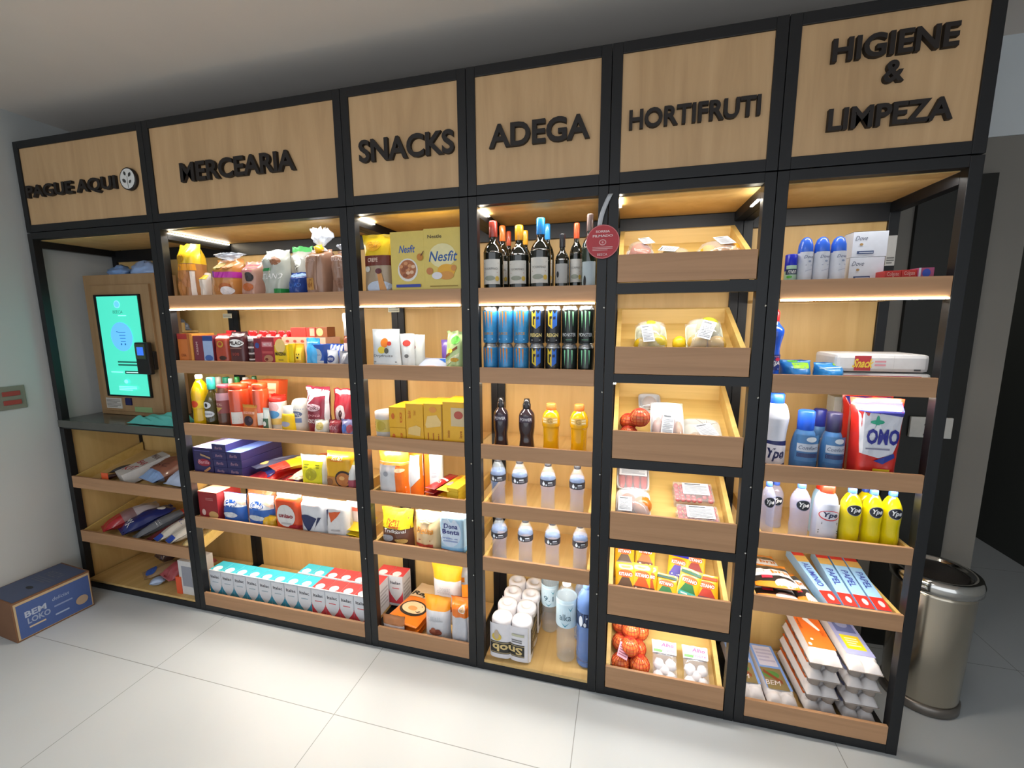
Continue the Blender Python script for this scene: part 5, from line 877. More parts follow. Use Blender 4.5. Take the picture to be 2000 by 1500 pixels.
def tp(x, y, rz, lab, flip):
    r_ = 0.046; H = 0.185
    t = tag(empty('toilet_paper_pack', (x, y, ZB[0] + 0.0005), rz), lab, 'toilet paper', 'toilet paper packs')
    for a, c in ((-1, -1), (1, -1), (-1, 1), (1, 1)):
        o = lathe_part('paper_roll', t, [(0.018, 0.01), (r_ * 0.9, 0.003), (r_, 0.012), (r_, H - 0.012), (r_ * 0.9, H - 0.002), (0.02, H - 0.003), (0.019, H - 0.02), (0.0, H - 0.021)], M('#d3d1d6', 0.6), 22); o.location = (a * r_ * 1.0, c * r_ * 1.0, 0)
    b = MB(); S = lambda u, z, o: (u, -r_ * 2.0 - 0.0015 - o + (r_ - math.sqrt(max(0, r_ * r_ - (abs(u) - r_) ** 2))) * 0.25, z)
    n = 24; W2 = r_ * 2; vs = [S(-W2 + 2 * W2 * i / n, z, 0) for z in (0.008, H - 0.012) for i in range(n + 1)]
    b.add(vs, [(i, i + 1, n + 2 + i, n + 1 + i) for i in range(n)], M('#d6d4da', 0.3, coat=0.4), True)
    # printed band, the words stand on their head
    b.decals([('r', -0.48, 0.16, 0.36, 0.48, '#2c2a26'), ('r', -0.48, 0.44, 0.36, 0.46, '#a09070'), ('r', -0.48, 0.18, 0.36, 0.20, '#a09070'), ('t', 'Snob', -0.06, 0.32, 0.74, 0.2, '#cdb57c', {'r': PI, 'b': 0.03}), ('e', -0.32, 0.6, 0.12, 0.1, '#cdb04a'), ('e', -0.32, 0.66, 0.06, 0.12, '#b8a48c'), ('l', 0.05, 0.62, 0.3, 0.52, 2, '#6a6a6c'), ('r', 0.05, 0.70, 0.36, 0.76, '#b8b8a0')], W2 * 2, H, S, nx=24)
    b.build('front_wrapper', t)
    b = MB(); S = lambda v, z, o: (r_ * 2.0 + 0.0015 + o - (r_ - math.sqrt(max(0, r_ * r_ - (abs(v) - r_) ** 2))) * 0.25, v, z)
    vs = [S(-W2 + 2 * W2 * i / n, z, 0) for z in (0.008, H - 0.012) for i in range(n + 1)]
    b.add(vs, [(i, i + 1, n + 2 + i, n + 1 + i) for i in range(n)], M('#c9c6c4', 0.3, coat=0.4), True)
    b.decals([('r', -0.42, 0.2, 0.3, 0.85, '#4a4238'), ('l', -0.3, 0.8, 0.2, 0.25, 8, '#b8a06a')], W2 * 2, H, S, nx=24); b.build('side_wrapper', t)
    return t
tp(2.595, 0.108, 0.0, 'four roll toilet paper pack with a black band printed upside down, in front', True)
tp(2.60, 0.3015 + 0.0, 0.0, 'four roll toilet paper pack behind the other pack', True)
BW = [(0.7, 0), (0.95, 0.03), (0.9, 0.08), (1, 0.13), (0.98, 0.3), (1, 0.45), (1, 0.72), (0.85, 0.84), (0.4, 0.93), (0.35, 0.95)]
alk = lambda s: [(1.01, 0.46, 0.80, '#b9d0de', [('t', s, 0, 0.4, 0.66, 0.24, '#3a5a6c'), ('p', [(-0.25, 0.22), (0, 0.1), (0.25, 0.22), (0, 0.05)], '#3a8aa4'), ('p', [(0.15, 0.78), (0.3, 0.68), (0.45, 0.8), (0.3, 0.62)], '#3a8aa4'), ('r', -0.5, 0.85, 0.5, 0.9, '#d0e0ea')])]
bottle('large_water_bottle', 'large clear water bottle with a pale smiling label beside the toilet paper', 'bottle', 1083, 1124, 1225, 1143, 0, BW, PET, (0.42, 0.93, 1.0, M('#d8dde2', 0.3)), alk('alka'), Y=0.06, fillm=M('#c8d4de', 0.05, alpha=0.12), fill=0.8, g='large clear water bottles')
bottle('large_water_bottle', 'large clear water bottle with a pale label, behind the other one', 'bottle', 1052, 1088, 1195, 1122, 0, BW, PET, (0.42, 0.93, 1.0, M('#d8dde2', 0.3)), alk('9.1'), Y=0.22, fillm=M('#c8d4de', 0.05, alpha=0.12), fill=0.8, g='large clear water bottles')
bottle('large_water_bottle', 'large blue tinted water bottle with a navy band beside the right post', 'bottle', 1124, 1164, 1225, 1148, 0, BW, M('#7ea0d8', 0.08, alpha=0.5, coat=0.5), (0.42, 0.93, 1.0, M('#6f8fd0', 0.3)), [(1.01, 0.52, 0.68, '#1d2a4c', [('e', -0.3, 0.4, 0.12, 0.4, '#d0d8e4'), ('e', -0.05, 0.2, 0.08, 0.16, '#d0d8e4'), ('l', 0.0, 0.8, 0.4, 0.6, 1, '#d0d8e4')])], Y=0.05, fillm=M('#4a78d0', 0.05, alpha=0.5), fill=0.8)
bottle('large_water_bottle', 'large pale blue bottle half hidden behind the blue tinted one', 'bottle', 1120, 1150, 1190, 1135, 0, BW, M('#9ab4d8', 0.08, alpha=0.5, coat=0.5), (0.42, 0.93, 1.0, M('#8fa8d8', 0.3)), [], Y=0.2)
# ================================================================ bay E: the crates
def foam_tray(w, d, L, col='#d8d8d6'):
    """a shallow tray with a rim, upright: back on +Y, open towards -Y, standing on its short edge"""
    b = MB(); n = 28; vs = []
    for s_, y in ((1.0, -d), (0.94, -d), (0.86, -0.004), (0.80, 0.0)):
        for i in range(n):
            a = 2 * PI * i / n; c_, s2 = math.cos(a), math.sin(a)
            e = lambda v: math.copysign(abs(v) ** 0.35, v)
            vs.append((e(c_) * w / 2 * s_, y, L / 2 + e(s2) * (L / 2 - (1 - s_) * w / 2)))
    fs = [(j*n+i, j*n+(i+1) % n, (j+1)*n+(i+1) % n, (j+1)*n+i) for j in range(3) for i in range(n)]
    o2 = [(x, y + 0.003, z) for x, y, z in vs[:n]]
    b.add(vs, fs + [tuple(3*n+i for i in range(n))], M(col, 0.45), True)
    # outer skin
    vs2 = []
    for s_, y in ((1.0, -d), (0.88, 0.004)):
        for i in range(n):
            a = 2 * PI * i / n; e = lambda v: math.copysign(abs(v) ** 0.35, v)
            vs2.append((e(math.cos(a)) * w / 2 * s_, y, L / 2 + e(math.sin(a)) * (L / 2 - (1 - s_) * w / 2)))
    b.add(vs2, [(i, n+i, n+(i+1) % n, (i+1) % n) for i in range(n)] + [tuple(n+i for i in range(n))], M(col, 0.45), True)
    return b
def sticker(par, x, z, w, h, y, rot=0.0, lines=8, nm='price_label'):
    b = MB(); ca, sa = math.cos(rot), math.sin(rot)
    S = lambda u, v, o: (x + u * ca - (v - h/2) * sa, y - o, z + u * sa + (v - h/2) * ca)
    b.add([S(-w/2, 0, 0), S(w/2, 0, 0), S(w/2, h, 0), S(-w/2, h, 0), S(-w/2, 0, -0.001), S(w/2, 0, -0.001), S(w/2, h, -0.001), S(-w/2, h, -0.001)], [(0,1,2,3), (7,6,5,4), (0,4,5,1), (1,5,6,2), (2,6,7,3), (3,7,4,0)], M('#d6d8da', 0.5))
    b.decals([('r', -0.4, 0.84, 0.2, 0.92, '#5a5c60'), ('l', -0.42, 0.78, 0.42, 0.08, lines, '#9a9ca2')], w, h, S); return b.build(nm, par)
WRAPM = M('#e6eaee', 0.12, alpha=0.24, coat=0.8, vary=0.02)
def trayed(nm, lab, cat, q, x, s, w, L, fruits, lab_s=(0, 0.5, 0.05, 0.09, 0.0), g=None, rz=0.0, d=0.03, up=0.0, film_h=0.05, filmed=True, fn='fruit', tray='#d4d5d3'):
    t = tag(empty(nm), lab, cat, g); o = foam_tray(w, d, L, tray).build('foam_tray', t)
    for (fx, fz, r, c) in fruits:
        b = MB(); b.blob((fx, -(r[1] if isinstance(r, tuple) else r) - 0.003, fz * L), r, M(c, 0.35, coat=0.25, vary=0.15, scale=40), 16, 10, 0.08, 30, fx * 100 + fz); b.build(fn, t)
    if filmed:
        b = MB(); n = 10; vs = []
        for j in range(n + 1):
            for i in range(n + 1):
                u, v = i / n * 2 - 1, j / n * 2 - 1; e = max(0, (1 - u * u) * (1 - v * v)) ** 0.35
                vs.append((u * w * 0.49, -d - (film_h - d) * e - 0.0015, L / 2 + v * L * 0.49))
        b.add(vs, [(j*(n+1)+i, j*(n+1)+i+1, (j+1)*(n+1)+i+1, (j+1)*(n+1)+i) for j in range(n) for i in range(n)], WRAPM, True); b.build('cling_film', t)
    if lab_s: sticker(t, lab_s[0], lab_s[1] * L, lab_s[2], lab_s[3], -film_h - 0.003, lab_s[4])
    oncr(t, q, x, s, 0.008, rz, up); return t
EX = lambda px, py: atY(px, py, 0.05).x
# crate 1 (top)
trayed('wrapped_papaya', 'wrapped orange papaya half with a white sticker, left in the top crate', 'fruit', 0, 3.085, 0.045, 0.10, 0.16, [(-0.0, 0.5, (0.040, 0.035, 0.07), '#c9622c')], (0.02, 0.62, 0.04, 0.07, 0.3), d=0.028, film_h=0.078)
trayed('wrapped_mango', 'wrapped pale yellow fruit lying low, middle of the top crate', 'fruit', 0, 3.20, 0.02, 0.12, 0.13, [(-0.015, 0.5, (0.035, 0.028, 0.05), '#d2b04a'), (0.03, 0.5, (0.025, 0.024, 0.045), '#cdb860')], (-0.02, 0.55, 0.05, 0.06, 1.2), d=0.025, film_h=0.062)
trayed('wrapped_mango', 'wrapped bright yellow fruits with white stickers, right in the top crate', 'fruit', 0, 3.355, 0.03, 0.14, 0.15, [(-0.035, 0.5, (0.032, 0.03, 0.055), '#dca21c'), (0.035, 0.5, (0.032, 0.034, 0.06), '#dc981a')], (0.01, 0.6, 0.05, 0.08, 0.2), d=0.025, film_h=0.074)
# crate 2
trayed('passion_fruit_tray', 'wrapped tray of yellow green passion fruit with a white sticker, left in the second crate', 'fruit', 1, 3.135, 0.035, 0.115, 0.17, [(-0.0, 0.73, 0.037, '#a9a02a'), (0.02, 0.32, 0.037, '#c8b038'), (-0.033, 0.3, 0.03, '#dcb41c')], (-0.015, 0.40, 0.04, 0.085, 0.12), d=0.02, film_h=0.079, up=0.30, tray='#cfcfae')
trayed('passion_fruit_tray', 'wrapped tray of olive yellow fruit with a slanted sticker, right in the second crate', 'fruit', 1, 3.325, 0.035, 0.13, 0.17, [(0.01, 0.72, 0.042, '#8f8c26'), (-0.03, 0.32, 0.034, '#c2a04a'), (0.035, 0.3, 0.032, '#c8a040')], (-0.005, 0.42, 0.045, 0.09, -0.35), d=0.02, film_h=0.088, up=0.30, tray='#cfcfae')
for q_, (fx, fs, lb) in enumerate(((3.225, 0.05, 'yellow lemon in front between the two fruit trays'), (3.24, 0.13, 'yellow lemon with a pale sticker behind between the trays'))):
    b = MB(); b.blob((0, 0, 0.028), (0.026, 0.026, 0.028), M('#dcb81a', 0.4, coat=0.2), 14, 9, 0.1, 30, q_)
    o = b.build('lemon'); y, z = on_crate(1, fs, 0.004); tag(put(o, fx, y, z), lb, 'fruit')
def net_bag(lab, q, pts, rad, cols, net='#c22a20', nm='onion_net_bag', fn='onion', g=None, lbl=None):
    t = tag(empty(nm), lab, 'vegetables', g)
    xs = sum(p[0] for p in pts) / len(pts); ss = sum(p[1] for p in pts) / len(pts)
    y0, z0 = on_crate(q, ss); t.location = (xs, y0, z0)
    for k_, (x, s, up_) in enumerate(pts):
        y, z = on_crate(q, s); r = rad * (0.93 + 0.14 * random.random())
        n_ = r + 0.002 + up_
        c = Vector((x - xs, y - y0 - n_ * math.sin(CA), z - z0 + n_ * math.cos(CA)))
        b = MB(); b.blob(c, (r, r, r * 0.94), M(cols[k_ % len(cols)], 0.38, coat=0.3, vary=0.18, scale=45), 18, 12, 0.05, 20, k_); b.build(fn, t)
        b = MB(); R2 = r * 1.03
        for m_ in range(8):
            a = PI * m_ / 8; pp = [c + Vector((R2 * math.cos(th) * math.cos(a), R2 * math.cos(th) * math.sin(a), R2 * 0.95 * math.sin(th))) for th in [2 * PI * i / 18 for i in range(19)]]
            b.tube(pp, 0.0009, M(net, 0.5), 3, False)
        for m_ in range(-3, 4):
            z_ = R2 * math.sin(m_ * 0.38); rr_ = R2 * math.cos(m_ * 0.38)
            b.tube([c + Vector((rr_ * math.cos(th), rr_ * math.sin(th), z_ * 0.95)) for th in [2 * PI * i / 18 for i in range(19)]], 0.0009, M(net, 0.5), 3, False)
        b.build('net', t)
    if lbl:
        x, s, up_ = lbl; y, z = on_crate(q, s); n_ = up_
        b = MB(); b.box(-0.022, 0.022, -0.0008, 0.0008, -0.028, 0.028, M('#cf9aa8', 0.4)); b.decals([('l', -0.4, 0.9, 0.4, 0.1, 5, '#8a5060')], 0.044, 0.056, lambda u, v, o: (u, -0.0008 - o, v - 0.028))
        o = b.build('paper_tag', t); o.location = (x - xs, y - y0 - n_ * math.sin(CA), z - z0 + n_ * math.cos(CA)); o.rotation_euler = (-0.9, 0.4, 0)
    return t
net_bag('red net bag of orange onions in the left corner of the third crate', 2, [(3.066, 0.07, 0), (3.066, 0.152, 0), (3.105, 0.11, 0.055)], 0.036, ['#cc6c34', '#d2642e', '#c4683a'])
trayed('sweet_potato_tray', 'tall white foam tray with pale roots and a white sticker, third crate', 'vegetables', 2, 3.205, 0.035, 0.12, 0.185, [(-0.03, 0.36, (0.024, 0.022, 0.055), '#a87a6a'), (0.005, 0.5, (0.026, 0.024, 0.07), '#a06a60'), (0.04, 0.32, (0.018, 0.02, 0.05), '#b08058')], (0.0, 0.42, 0.042, 0.085, -0.12), d=0.03, film_h=0.058, up=0.42, fn='root')
trayed('sweet_potato_tray', 'second foam tray peeping out behind the tall white one in the third crate', 'vegetables', 2, 3.15, 0.25, 0.09, 0.10, [(0.0, 0.4, (0.03, 0.02, 0.04), '#8a7468')], None, d=0.025, film_h=0.045, fn='root', tray='#b8b8ba')
t = trayed('herb_tray', 'clear tray of herbs and ginger with a tilted label, right in the third crate', 'vegetables', 2, 3.335, 0.03, 0.14, 0.17, [(-0.04, 0.2, (0.028, 0.022, 0.025), '#c0845a'), (-0.0, 0.18, (0.022, 0.02, 0.02), '#bf8858'), (0.04, 0.3, (0.02, 0.018, 0.03), '#b8a070'), (-0.02, 0.35, (0.03, 0.015, 0.03), '#b89868')], (0.01, 0.42, 0.062, 0.075, 0.35), d=0.02, film_h=0.048, fn='ginger', tray='#c9c4b4')
for k_ in range(14):
    b = MB(); a = random.uniform(0.4, 2.6); L_ = random.uniform(0.02, 0.05)
    b.tube([(0.02, -0.02, 0.13), (0.02 + L_ * math.cos(a) * 0.6, -0.026, 0.13 + L_ * math.sin(a) * 0.5), (0.02 + L_ * math.cos(a), -0.022, 0.13 + L_ * math.sin(a))], [0.0012, 0.001, 0.0005], M('#6a5334', 0.8), 4); b.build('dried_herb', t)
# crate 4
for lv in range(2):
    trayed('tomato_tray', ['foam tray of tomato and orange with a grey sticker, front of the fourth crate', 'foam tray of red strips with a wide label, rear of the fourth crate'][lv], 'vegetables', 3, 3.088, 0.02 + 0.183 * lv, 0.135, 0.165,
           [(-0.02, 0.55, 0.036, '#c4502a'), (0.035, 0.48, 0.038, '#b8681e')] if lv == 0 else [(x_, 0.45, (0.015, 0.014, 0.065), '#b8302a') for x_ in (-0.045, -0.015, 0.015, 0.045)],
           (-0.032, 0.28, 0.052, 0.07, 0.0) if lv == 0 else (0.0, 0.62, 0.115, 0.075, 0.0), d=0.03, film_h=0.082 if lv == 0 else 0.045, fn='tomato')
def punnet(q, x, s, lab, wl=0.10, up=0.0):
    t = tag(empty('cherry_tomato_pack'), lab, 'vegetables', 'cherry tomato packs')
    w, L, d = 0.15, 0.095, 0.05
    b = MB(); b.box(-w/2, w/2, -d, 0, 0, L, M('#e4e0e4', 0.08, alpha=0.22, coat=0.8), 0.006); b.build('clear_tray', t)
    for i in range(7):
        for j in range(4):
            if (i + j) % 7 == 5: continue
            b = MB(); r = 0.0105; b.blob((-w/2 + 0.013 + i * 0.0207, -d + 0.013 + 0.004 * ((i * j) % 2), 0.013 + j * 0.0228), (r, r, r * 1.15), M('#b5302c', 0.25, coat=0.5), 10, 7); b.build('cherry_tomato', t)
    sticker(t, 0.01, L * 0.62, wl, L * 0.62, -d - 0.0025, 0.0)
    oncr(t, q, x, s, 0.006, 0.03); return t
punnet(3, 3.335, 0.045, 'clear pack of cherry tomatoes with a white label, front one in the fourth crate')
punnet(3, 3.33, 0.16, 'clear pack of cherry tomatoes with a white label, rear one in the fourth crate')
# crate 5: spice sachets
def spice(x, s, rz, blob, band, lab, w=0.084, L=0.15, top=None, lift=0.0, word='KITANO', up=0.0):
    D = [('e', 0.0, 0.72, 0.36, 0.10, '#d4581e'), ('t', word, 0.0, 0.70, 0.66, 0.09, '#e2d8d4', {'b': 0.03}),
         ('p', [(-0.18, 0.62), (0.18, 0.62), (0.42, 0.36), (0.30, 0.08), (-0.30, 0.08), (-0.42, 0.36)], blob), ('r', -0.4, 0.32, 0.4, 0.42, band), ('e', 0, 0.2, 0.24, 0.07, '#9a948c'), ('l', -0.3, 0.4, 0.3, 0.34, 1, '#d8d0c8')]
    if top: D.append(('r', -0.46, 0.86, 0.46, 0.94, top))
    o = pouch('spice_sachet', w, 0.016, L, '#dca41a', D, (), 'flat', 0.35); tag(o, lab, 'spice', 'spice sachets in the fifth crate')
    oncr(o, 4, x, s, 0.018 + 2 * lift, rz, up); return o
spice(3.075, 0.032, 0.0, '#5a4230', '#4a382a', 'yellow spice sachet with brown spice, front left corner of the fifth crate', up=0.5)
spice(3.070, 0.14, 0.0, '#5c4a3a', '#8a8078', 'yellow spice sachet with grey brown spice, rear left of the fifth crate', up=0.3)
spice(3.135, 0.034, -0.06, '#c8501e', '#5a3424', 'yellow sachet with orange spice, second from the left in front', up=0.5, lift=0.004)
spice(3.152, 0.15, -0.05, '#a86a3a', '#6a3a20', 'yellow sachet with tan spice, second from the left at the rear', up=0.3)
spice(3.165, 0.036, -0.1, '#a84a20', '#5a3020', 'yellow sachet edge standing between the orange and the green one', up=0.5, lift=0.0, w=0.05)
spice(3.225, 0.032, -0.12, '#2f6a3c', '#2a8a88', 'yellow sachet with green herbs and teal band, middle front of the fifth crate', up=0.35, top='#3c5a50', L=0.13)
spice(3.275, 0.12, -0.15, '#4a3a8c', '#3c348c', 'yellow sachet with purple top band at the rear middle', up=0.3, top='#34309a')
spice(3.297, 0.040, -0.28, '#2c6a3a', '#3a9a90', 'tall yellow sachet with green herbs leaning to the left', up=0.45, top='#2f5a44', L=0.155)
spice(3.345, 0.14, -0.12, '#8a2f28', '#7a4a44', 'yellow sachet with dark red spice at the rear right', up=0.3)
spice(3.385, 0.034, -0.08, '#a83424', '#5a3a48', 'yellow sachet with red strips and a red top, front right of the fifth crate', up=0.4, top='#b8401c', L=0.145, w=0.088)
# crate 6
net_bag('big red net bag of oranges piled in the left of the bottom crate', 5, [(3.066, 0.065, 0), (3.13, 0.13, 0.0), (3.066, 0.145, 0.0), (3.14, 0.068, 0.0), (3.066, 0.22, 0.0), (3.14, 0.205, 0.0), (3.10, 0.11, 0.05), (3.105, 0.18, 0.05)], 0.039, ['#dc7434', '#d66c30', '#e07c3a'], nm='orange_net_bag', fn='orange', lbl=(3.075, 0.085, 0.1))
for q_, (gx, lb) in enumerate(((3.242, 'left'), (3.362, 'right'))):
    t = tag(empty('garlic_pack'), 'clear bag of garlic heads with a pink top, ' + lb + ' one in the bottom crate', 'vegetables', 'garlic packs')
    w, L = 0.098, 0.155
    for i, (fx, fz, r) in enumerate(((-0.025, 0.16, 0.023), (0.022, 0.17, 0.022), (-0.022, 0.44, 0.022), (0.024, 0.46, 0.021), (0.0, 0.31, 0.021))):
        b = MB(); b.blob((fx, -r - 0.002, fz * L), (r, r * 0.9, r), M('#cfc8c8', 0.5, vary=0.1), 12, 8, 0.25, 40, i + q_ * 7); b.build('garlic_head', t)
    o = pouch('clear_bag', w, 0.045, L, '#dcdde0', [], [(0.66, 1.01, M('#c8c4c6', 0.3, coat=0.4)), (0.0, 0.66, M('#e2e4ea', 0.1, alpha=0.2, coat=0.7))], 'pillow', 0.6, m=M('#e2e4ea', 0.1, alpha=0.2, coat=0.7)); o.parent = t; o.location = (0, -0.024, 0)
    b = MB(); b.decals([('r', -0.47, 0.02, 0.47, 0.98, '#cfc6c8'), ('e', -0.25, 0.5, 0.16, 0.3, '#e0dcdc'), ('t', 'Alho', 0.12, 0.7, 0.5, 0.3, '#b03a74', {'s': 0.2, 'b': 0.03}), ('t', 'nobre', 0.15, 0.3, 0.5, 0.24, '#c05a8a', {'s': 0.2}), ('r', -0.45, 0.1, -0.1, 0.3, '#6a9a5a')], w, L * 0.3, lambda x, z, o: (x, -0.047 - o, L * 0.67 + z)); b.build('printed_header', t)
    oncr(t, 5, gx, 0.02, 0.004, 0.0, 0.25)
# ================================================================ bay F
# row 1
bottle('roll_on_deodorant', 'small green and white roll on deodorant with a dark blue cap', 'deodorant', 1536, 1561, 530, 496, 1, [(0.9, 0), (1, 0.05), (1, 0.55), (0.95, 0.6)], M('#a8c8b4', 0.35), (1.0, 0.6, 1.0, M('#1020a8', 0.35)), [(1.01, 0.05, 0.56, '#a9c8b0', [('r', -0.5, 0.3, 0.5, 0.72, '#24344c'), ('t', 'men', 0, 0.5, 0.6, 0.25, W_, {'s': 0.2}), ('e', -0.2, 0.12, 0.2, 0.1, '#5ab03a')], 2.2)], Y=0.05)
SPR = [(0.95, 0), (1, 0.02), (1, 0.66), (0.93, 0.71)]
for q, (xl, xr) in enumerate(((1560, 1593), (1593, 1626), (1625, 1658))):
    t = bottle('spray_deodorant', 'white spray can with a rounded blue cap, ' + ['left', 'middle', 'right'][q] + ' of the three', 'deodorant', xl, xr, 510, 461 - q, 1, SPR, M('#c9ccd6', 0.3, coat=0.3), None, [(1.01, 0.05, 0.64, '#c9ccd6', [('t', 'Dove', 0.1, 0.8, 0.6, 0.12, '#4a5478', {'s': 0.3}), ('e', 0.15, 0.62, 0.1, 0.04, '#8a94ac'), ('l', -0.1, 0.5, 0.35, 0.45, 1, '#9aa2b8'), ('p', [(-0.1, 0.25), (0.35, 0.33), (0.35, 0.31), (-0.1, 0.22)], '#a8aec0')], 2.0)], Y=0.05, g='white spray cans')
    c_, w_, h_ = fit(xl, xr, 510, 461 - q, 0.05, ZB[1]); r = w_ / 2
    lathe_part('cap', t, [(r*0.93, h_*0.715), (r*0.96, h_*0.75), (r*0.9, h_*0.86), (r*0.65, h_*0.95), (r*0.3, h_*0.99), (0.0005, h_)], M('#2f62cf', 0.3, coat=0.3))
SO = [('t', 'Dove', -0.25, 0.75, 0.34, 0.18, '#4a4e60', {'s': 0.3}), ('e', -0.25, 0.5, 0.05, 0.05, '#9a7a4a'), ('r', -0.36, 0.12, 0.12, 0.24, '#2f3f66'), ('l', -0.3, 0.2, 0.1, 0.15, 1, '#c8ccd8')]
cx, w_, h_ = fit(1659, 1727, 500, 452, 0.10, ZB[1])
for q in range(3):
    hh = h_ / 2.55; hq = hh if q else hh * 0.55
    o = carton('soap_box', w_ * (1 - 0.0), 0.06, hq - 0.001, '#bfc3cc', SO if q else SO[:1], (('r', -0.5, 0, 0.5, 1, '#cfd3d8'),)); put(o, cx + 0.003 * q, 0.10 + 0.03, ZB[1] + 0.0005 + (0 if q == 0 else hh * 0.55 + (q - 1) * hh)); tag(o, 'silver white soap carton in the stack beside the spray cans, ' + ['bottom', 'middle', 'top'][q] + ' one', 'soap', 'stacked soap cartons')
ct('soap_box', 'pale soap carton seen end on behind the right spray can', 'soap', 1656, 1672, 500, 458, 1, 0.07, '#c3c6ce', Y=0.17)
for q, (xl, xr, lb) in enumerate(((1727, 1760, 'left'), (1761, 1792, 'right'))):
    ct('toothpaste_box', 'flat red toothpaste carton, ' + lb + ' of the two red ones', 'toothpaste', xl, xr, 537, 529 - 2 * q, 1, 0.15, '#b5281e', [('t', 'Colgate', 0, 0.6, 0.7, 0.5, '#d8a8a0')], Y=0.05, g='red toothpaste cartons')
ct('toothpaste_box', 'flat pink and blue toothpaste carton at the right end of the top shelf', 'toothpaste', 1792, 1824, 537, 523, 1, 0.15, '#a04a70', [('e', 0.0, 0.5, 0.26, 0.4, '#2f4aa8'), ('r', -0.5, 0, -0.36, 1, '#c8ccd4')], Y=0.045)
# row 2
VE = [(0.8, 0), (0.85, 0.04), (0.8, 0.3), (0.75, 0.5), (1.0, 0.66), (1.0, 0.74), (0.6, 0.8), (0.42, 0.84), (0.42, 0.86)]
t = bottle('cleaner_bottle', 'blue curved cleaner bottle with a red cap beside the left post', 'bottle', 1497, 1540, 680, 603, 2, VE, M('#1f52c4', 0.22, coat=0.5), (0.46, 0.84, 0.97, M('#cc1f26', 0.35)), [(0.84, 0.06, 0.30, '#26357c', [('t', 'VEJA', 0, 0.42, 0.8, 0.36, '#d6d8e0', {'s': 0.1, 'b': 0.03}), ('t', 'Limpa', 0, 0.88, 0.6, 0.14, '#d8a0b0'), ('e', 0.2, 0.7, 0.15, 0.12, '#c02c50'), ('l', -0.3, 0.12, 0.3, 0.02, 1, '#a8aed0')], 1.8)], Y=0.04, captop=(0.3, 0.98, 1.0))
po('cleaning_cloth_pack', 'blue and green pack of cleaning cloths beside the blue bottle', 'cloth', 1526, 1598, 720, 706, 2, 0.12, '#2a74b8', [('r', -0.2, 0.45, 0.36, 0.82, '#8ac02a'), ('e', -0.1, 0.92, 0.2, 0.06, '#6ab83a')], kind='pillow', cr=0.5, Y=0.03)
po('cleaning_cloth_pack', 'blue and green pack of cleaning cloths, right of the other one', 'cloth', 1599, 1662, 722, 711, 2, 0.10, '#2c80c4', [('r', 0.1, 0.8, 0.5, 0.95, '#8ac02a'), ('p', [(-0.4, 0.6), (0.4, 0.72), (0.4, 0.66), (-0.4, 0.5)], '#a8c8e0')], kind='pillow', cr=0.5, Y=0.03)
for q in range(2):
    z_ = ZB[2] + 0.0005
    cx, w_, h_ = fit(1630, 1815, 720, 690, 0.06, ZB[2]); hh = h_ * 0.48
    D = [('r', -0.30, 0.08, -0.12, 0.92, '#a83038'), ('t', 'Snack', -0.2, 0.5, 0.22, 0.5, '#d8b83c', {'s': 0.3, 'b': 0.03}), ('l', -0.08, 0.7, 0.04, 0.3, 2, '#c88a94'), ('r', 0.34, 0.1, 0.41, 0.2, '#4a4a4c'), ('r', 0.12, 0.0, 0.124, 1.0, '#b8b8bc')] if q else [('l', -0.4, 0.9, 0.4, 0.5, 2, '#b0506a')]
    o = carton('napkin_pack', w_ * (1.0 if q else 1.08), 0.16, hh * (1.0 if q else 0.95), '#c9c9cc', D, (), (), 0.012)
    put(o, cx - 0.01 * (1 - q) * 0, 0.06 + 0.08, z_ + (hh if q else 0), 0.02 * q); tag(o, 'white wrapped napkin pack, ' + ('lower' if q == 0 else 'upper') + ' of the two at the right end', 'napkins', 'napkin packs')
# row 3
YP = [(0.85, 0), (0.92, 0.02), (0.9, 0.3), (0.88, 0.34), (0.9, 0.5), (1.0, 0.66), (1, 0.72), (0.8, 0.84), (0.55, 0.88)]
bottle('bleach_bottle', 'large white bottle with a blue cap and navy label beside the left post', 'bottle', 1492, 1548, 840, 771, 3, YP, M('#c5c8d4', 0.3, coat=0.2), (0.58, 0.86, 1.0, M('#1f52c8', 0.35)), [(0.925, 0.02, 0.34, '#282c5e', [('p', [(-0.48, 0.3), (-0.4, 0.9), (0.48, 0.84), (0.44, 0.3), (-0.1, 0.2)], '#d2cfd8'), ('t', 'Ype', -0.02, 0.56, 0.72, 0.42, '#1f2450', {'s': 0.2, 'b': 0.035}), ('r', -0.5, 0.04, 0.5, 0.16, '#b02c50')], 1.9)], Y=0.05)
CF_ = [(0.8, 0), (0.95, 0.03), (1, 0.2), (0.98, 0.45), (0.8, 0.62), (0.62, 0.7), (0.58, 0.72)]
for q, (xl, xr, yt, Y_, lb) in enumerate(((1553, 1607, 806, 0.04, 'blue fabric softener bottle with a bright blue cap, left in front'), (1611, 1665, 810, 0.04, 'blue fabric softener bottle with a dark cap, right in front'), (1583, 1625, 802, 0.16, 'fabric softener bottle with a dark blue cap, behind the two in front'))):
    bottle('softener_bottle', lb, 'bottle', xl, xr, 870, yt, 3, CF_, M('#3f6a9c', 0.25, coat=0.4), (0.62, 0.70, 1.0, M(['#1f55c8', '#2c2a4a', '#202c80'][q], 0.35)), [(1.005, 0.1, 0.58, '#426f9f', [('e', 0.1, 0.85, 0.2, 0.1, '#c8d0d8'), ('r', -0.42, 0.38, 0.42, 0.68, '#aab4c4'), ('t', 'Comfort', 0, 0.53, 0.7, 0.14, '#2c3a5c', {'s': 0.2}), ('r', -0.4, 0.16, 0.4, 0.32, '#2c3a64'), ('l', -0.35, 0.3, 0.35, 0.18, 2, '#8a9ac0')], 2.0)], Y=Y_)
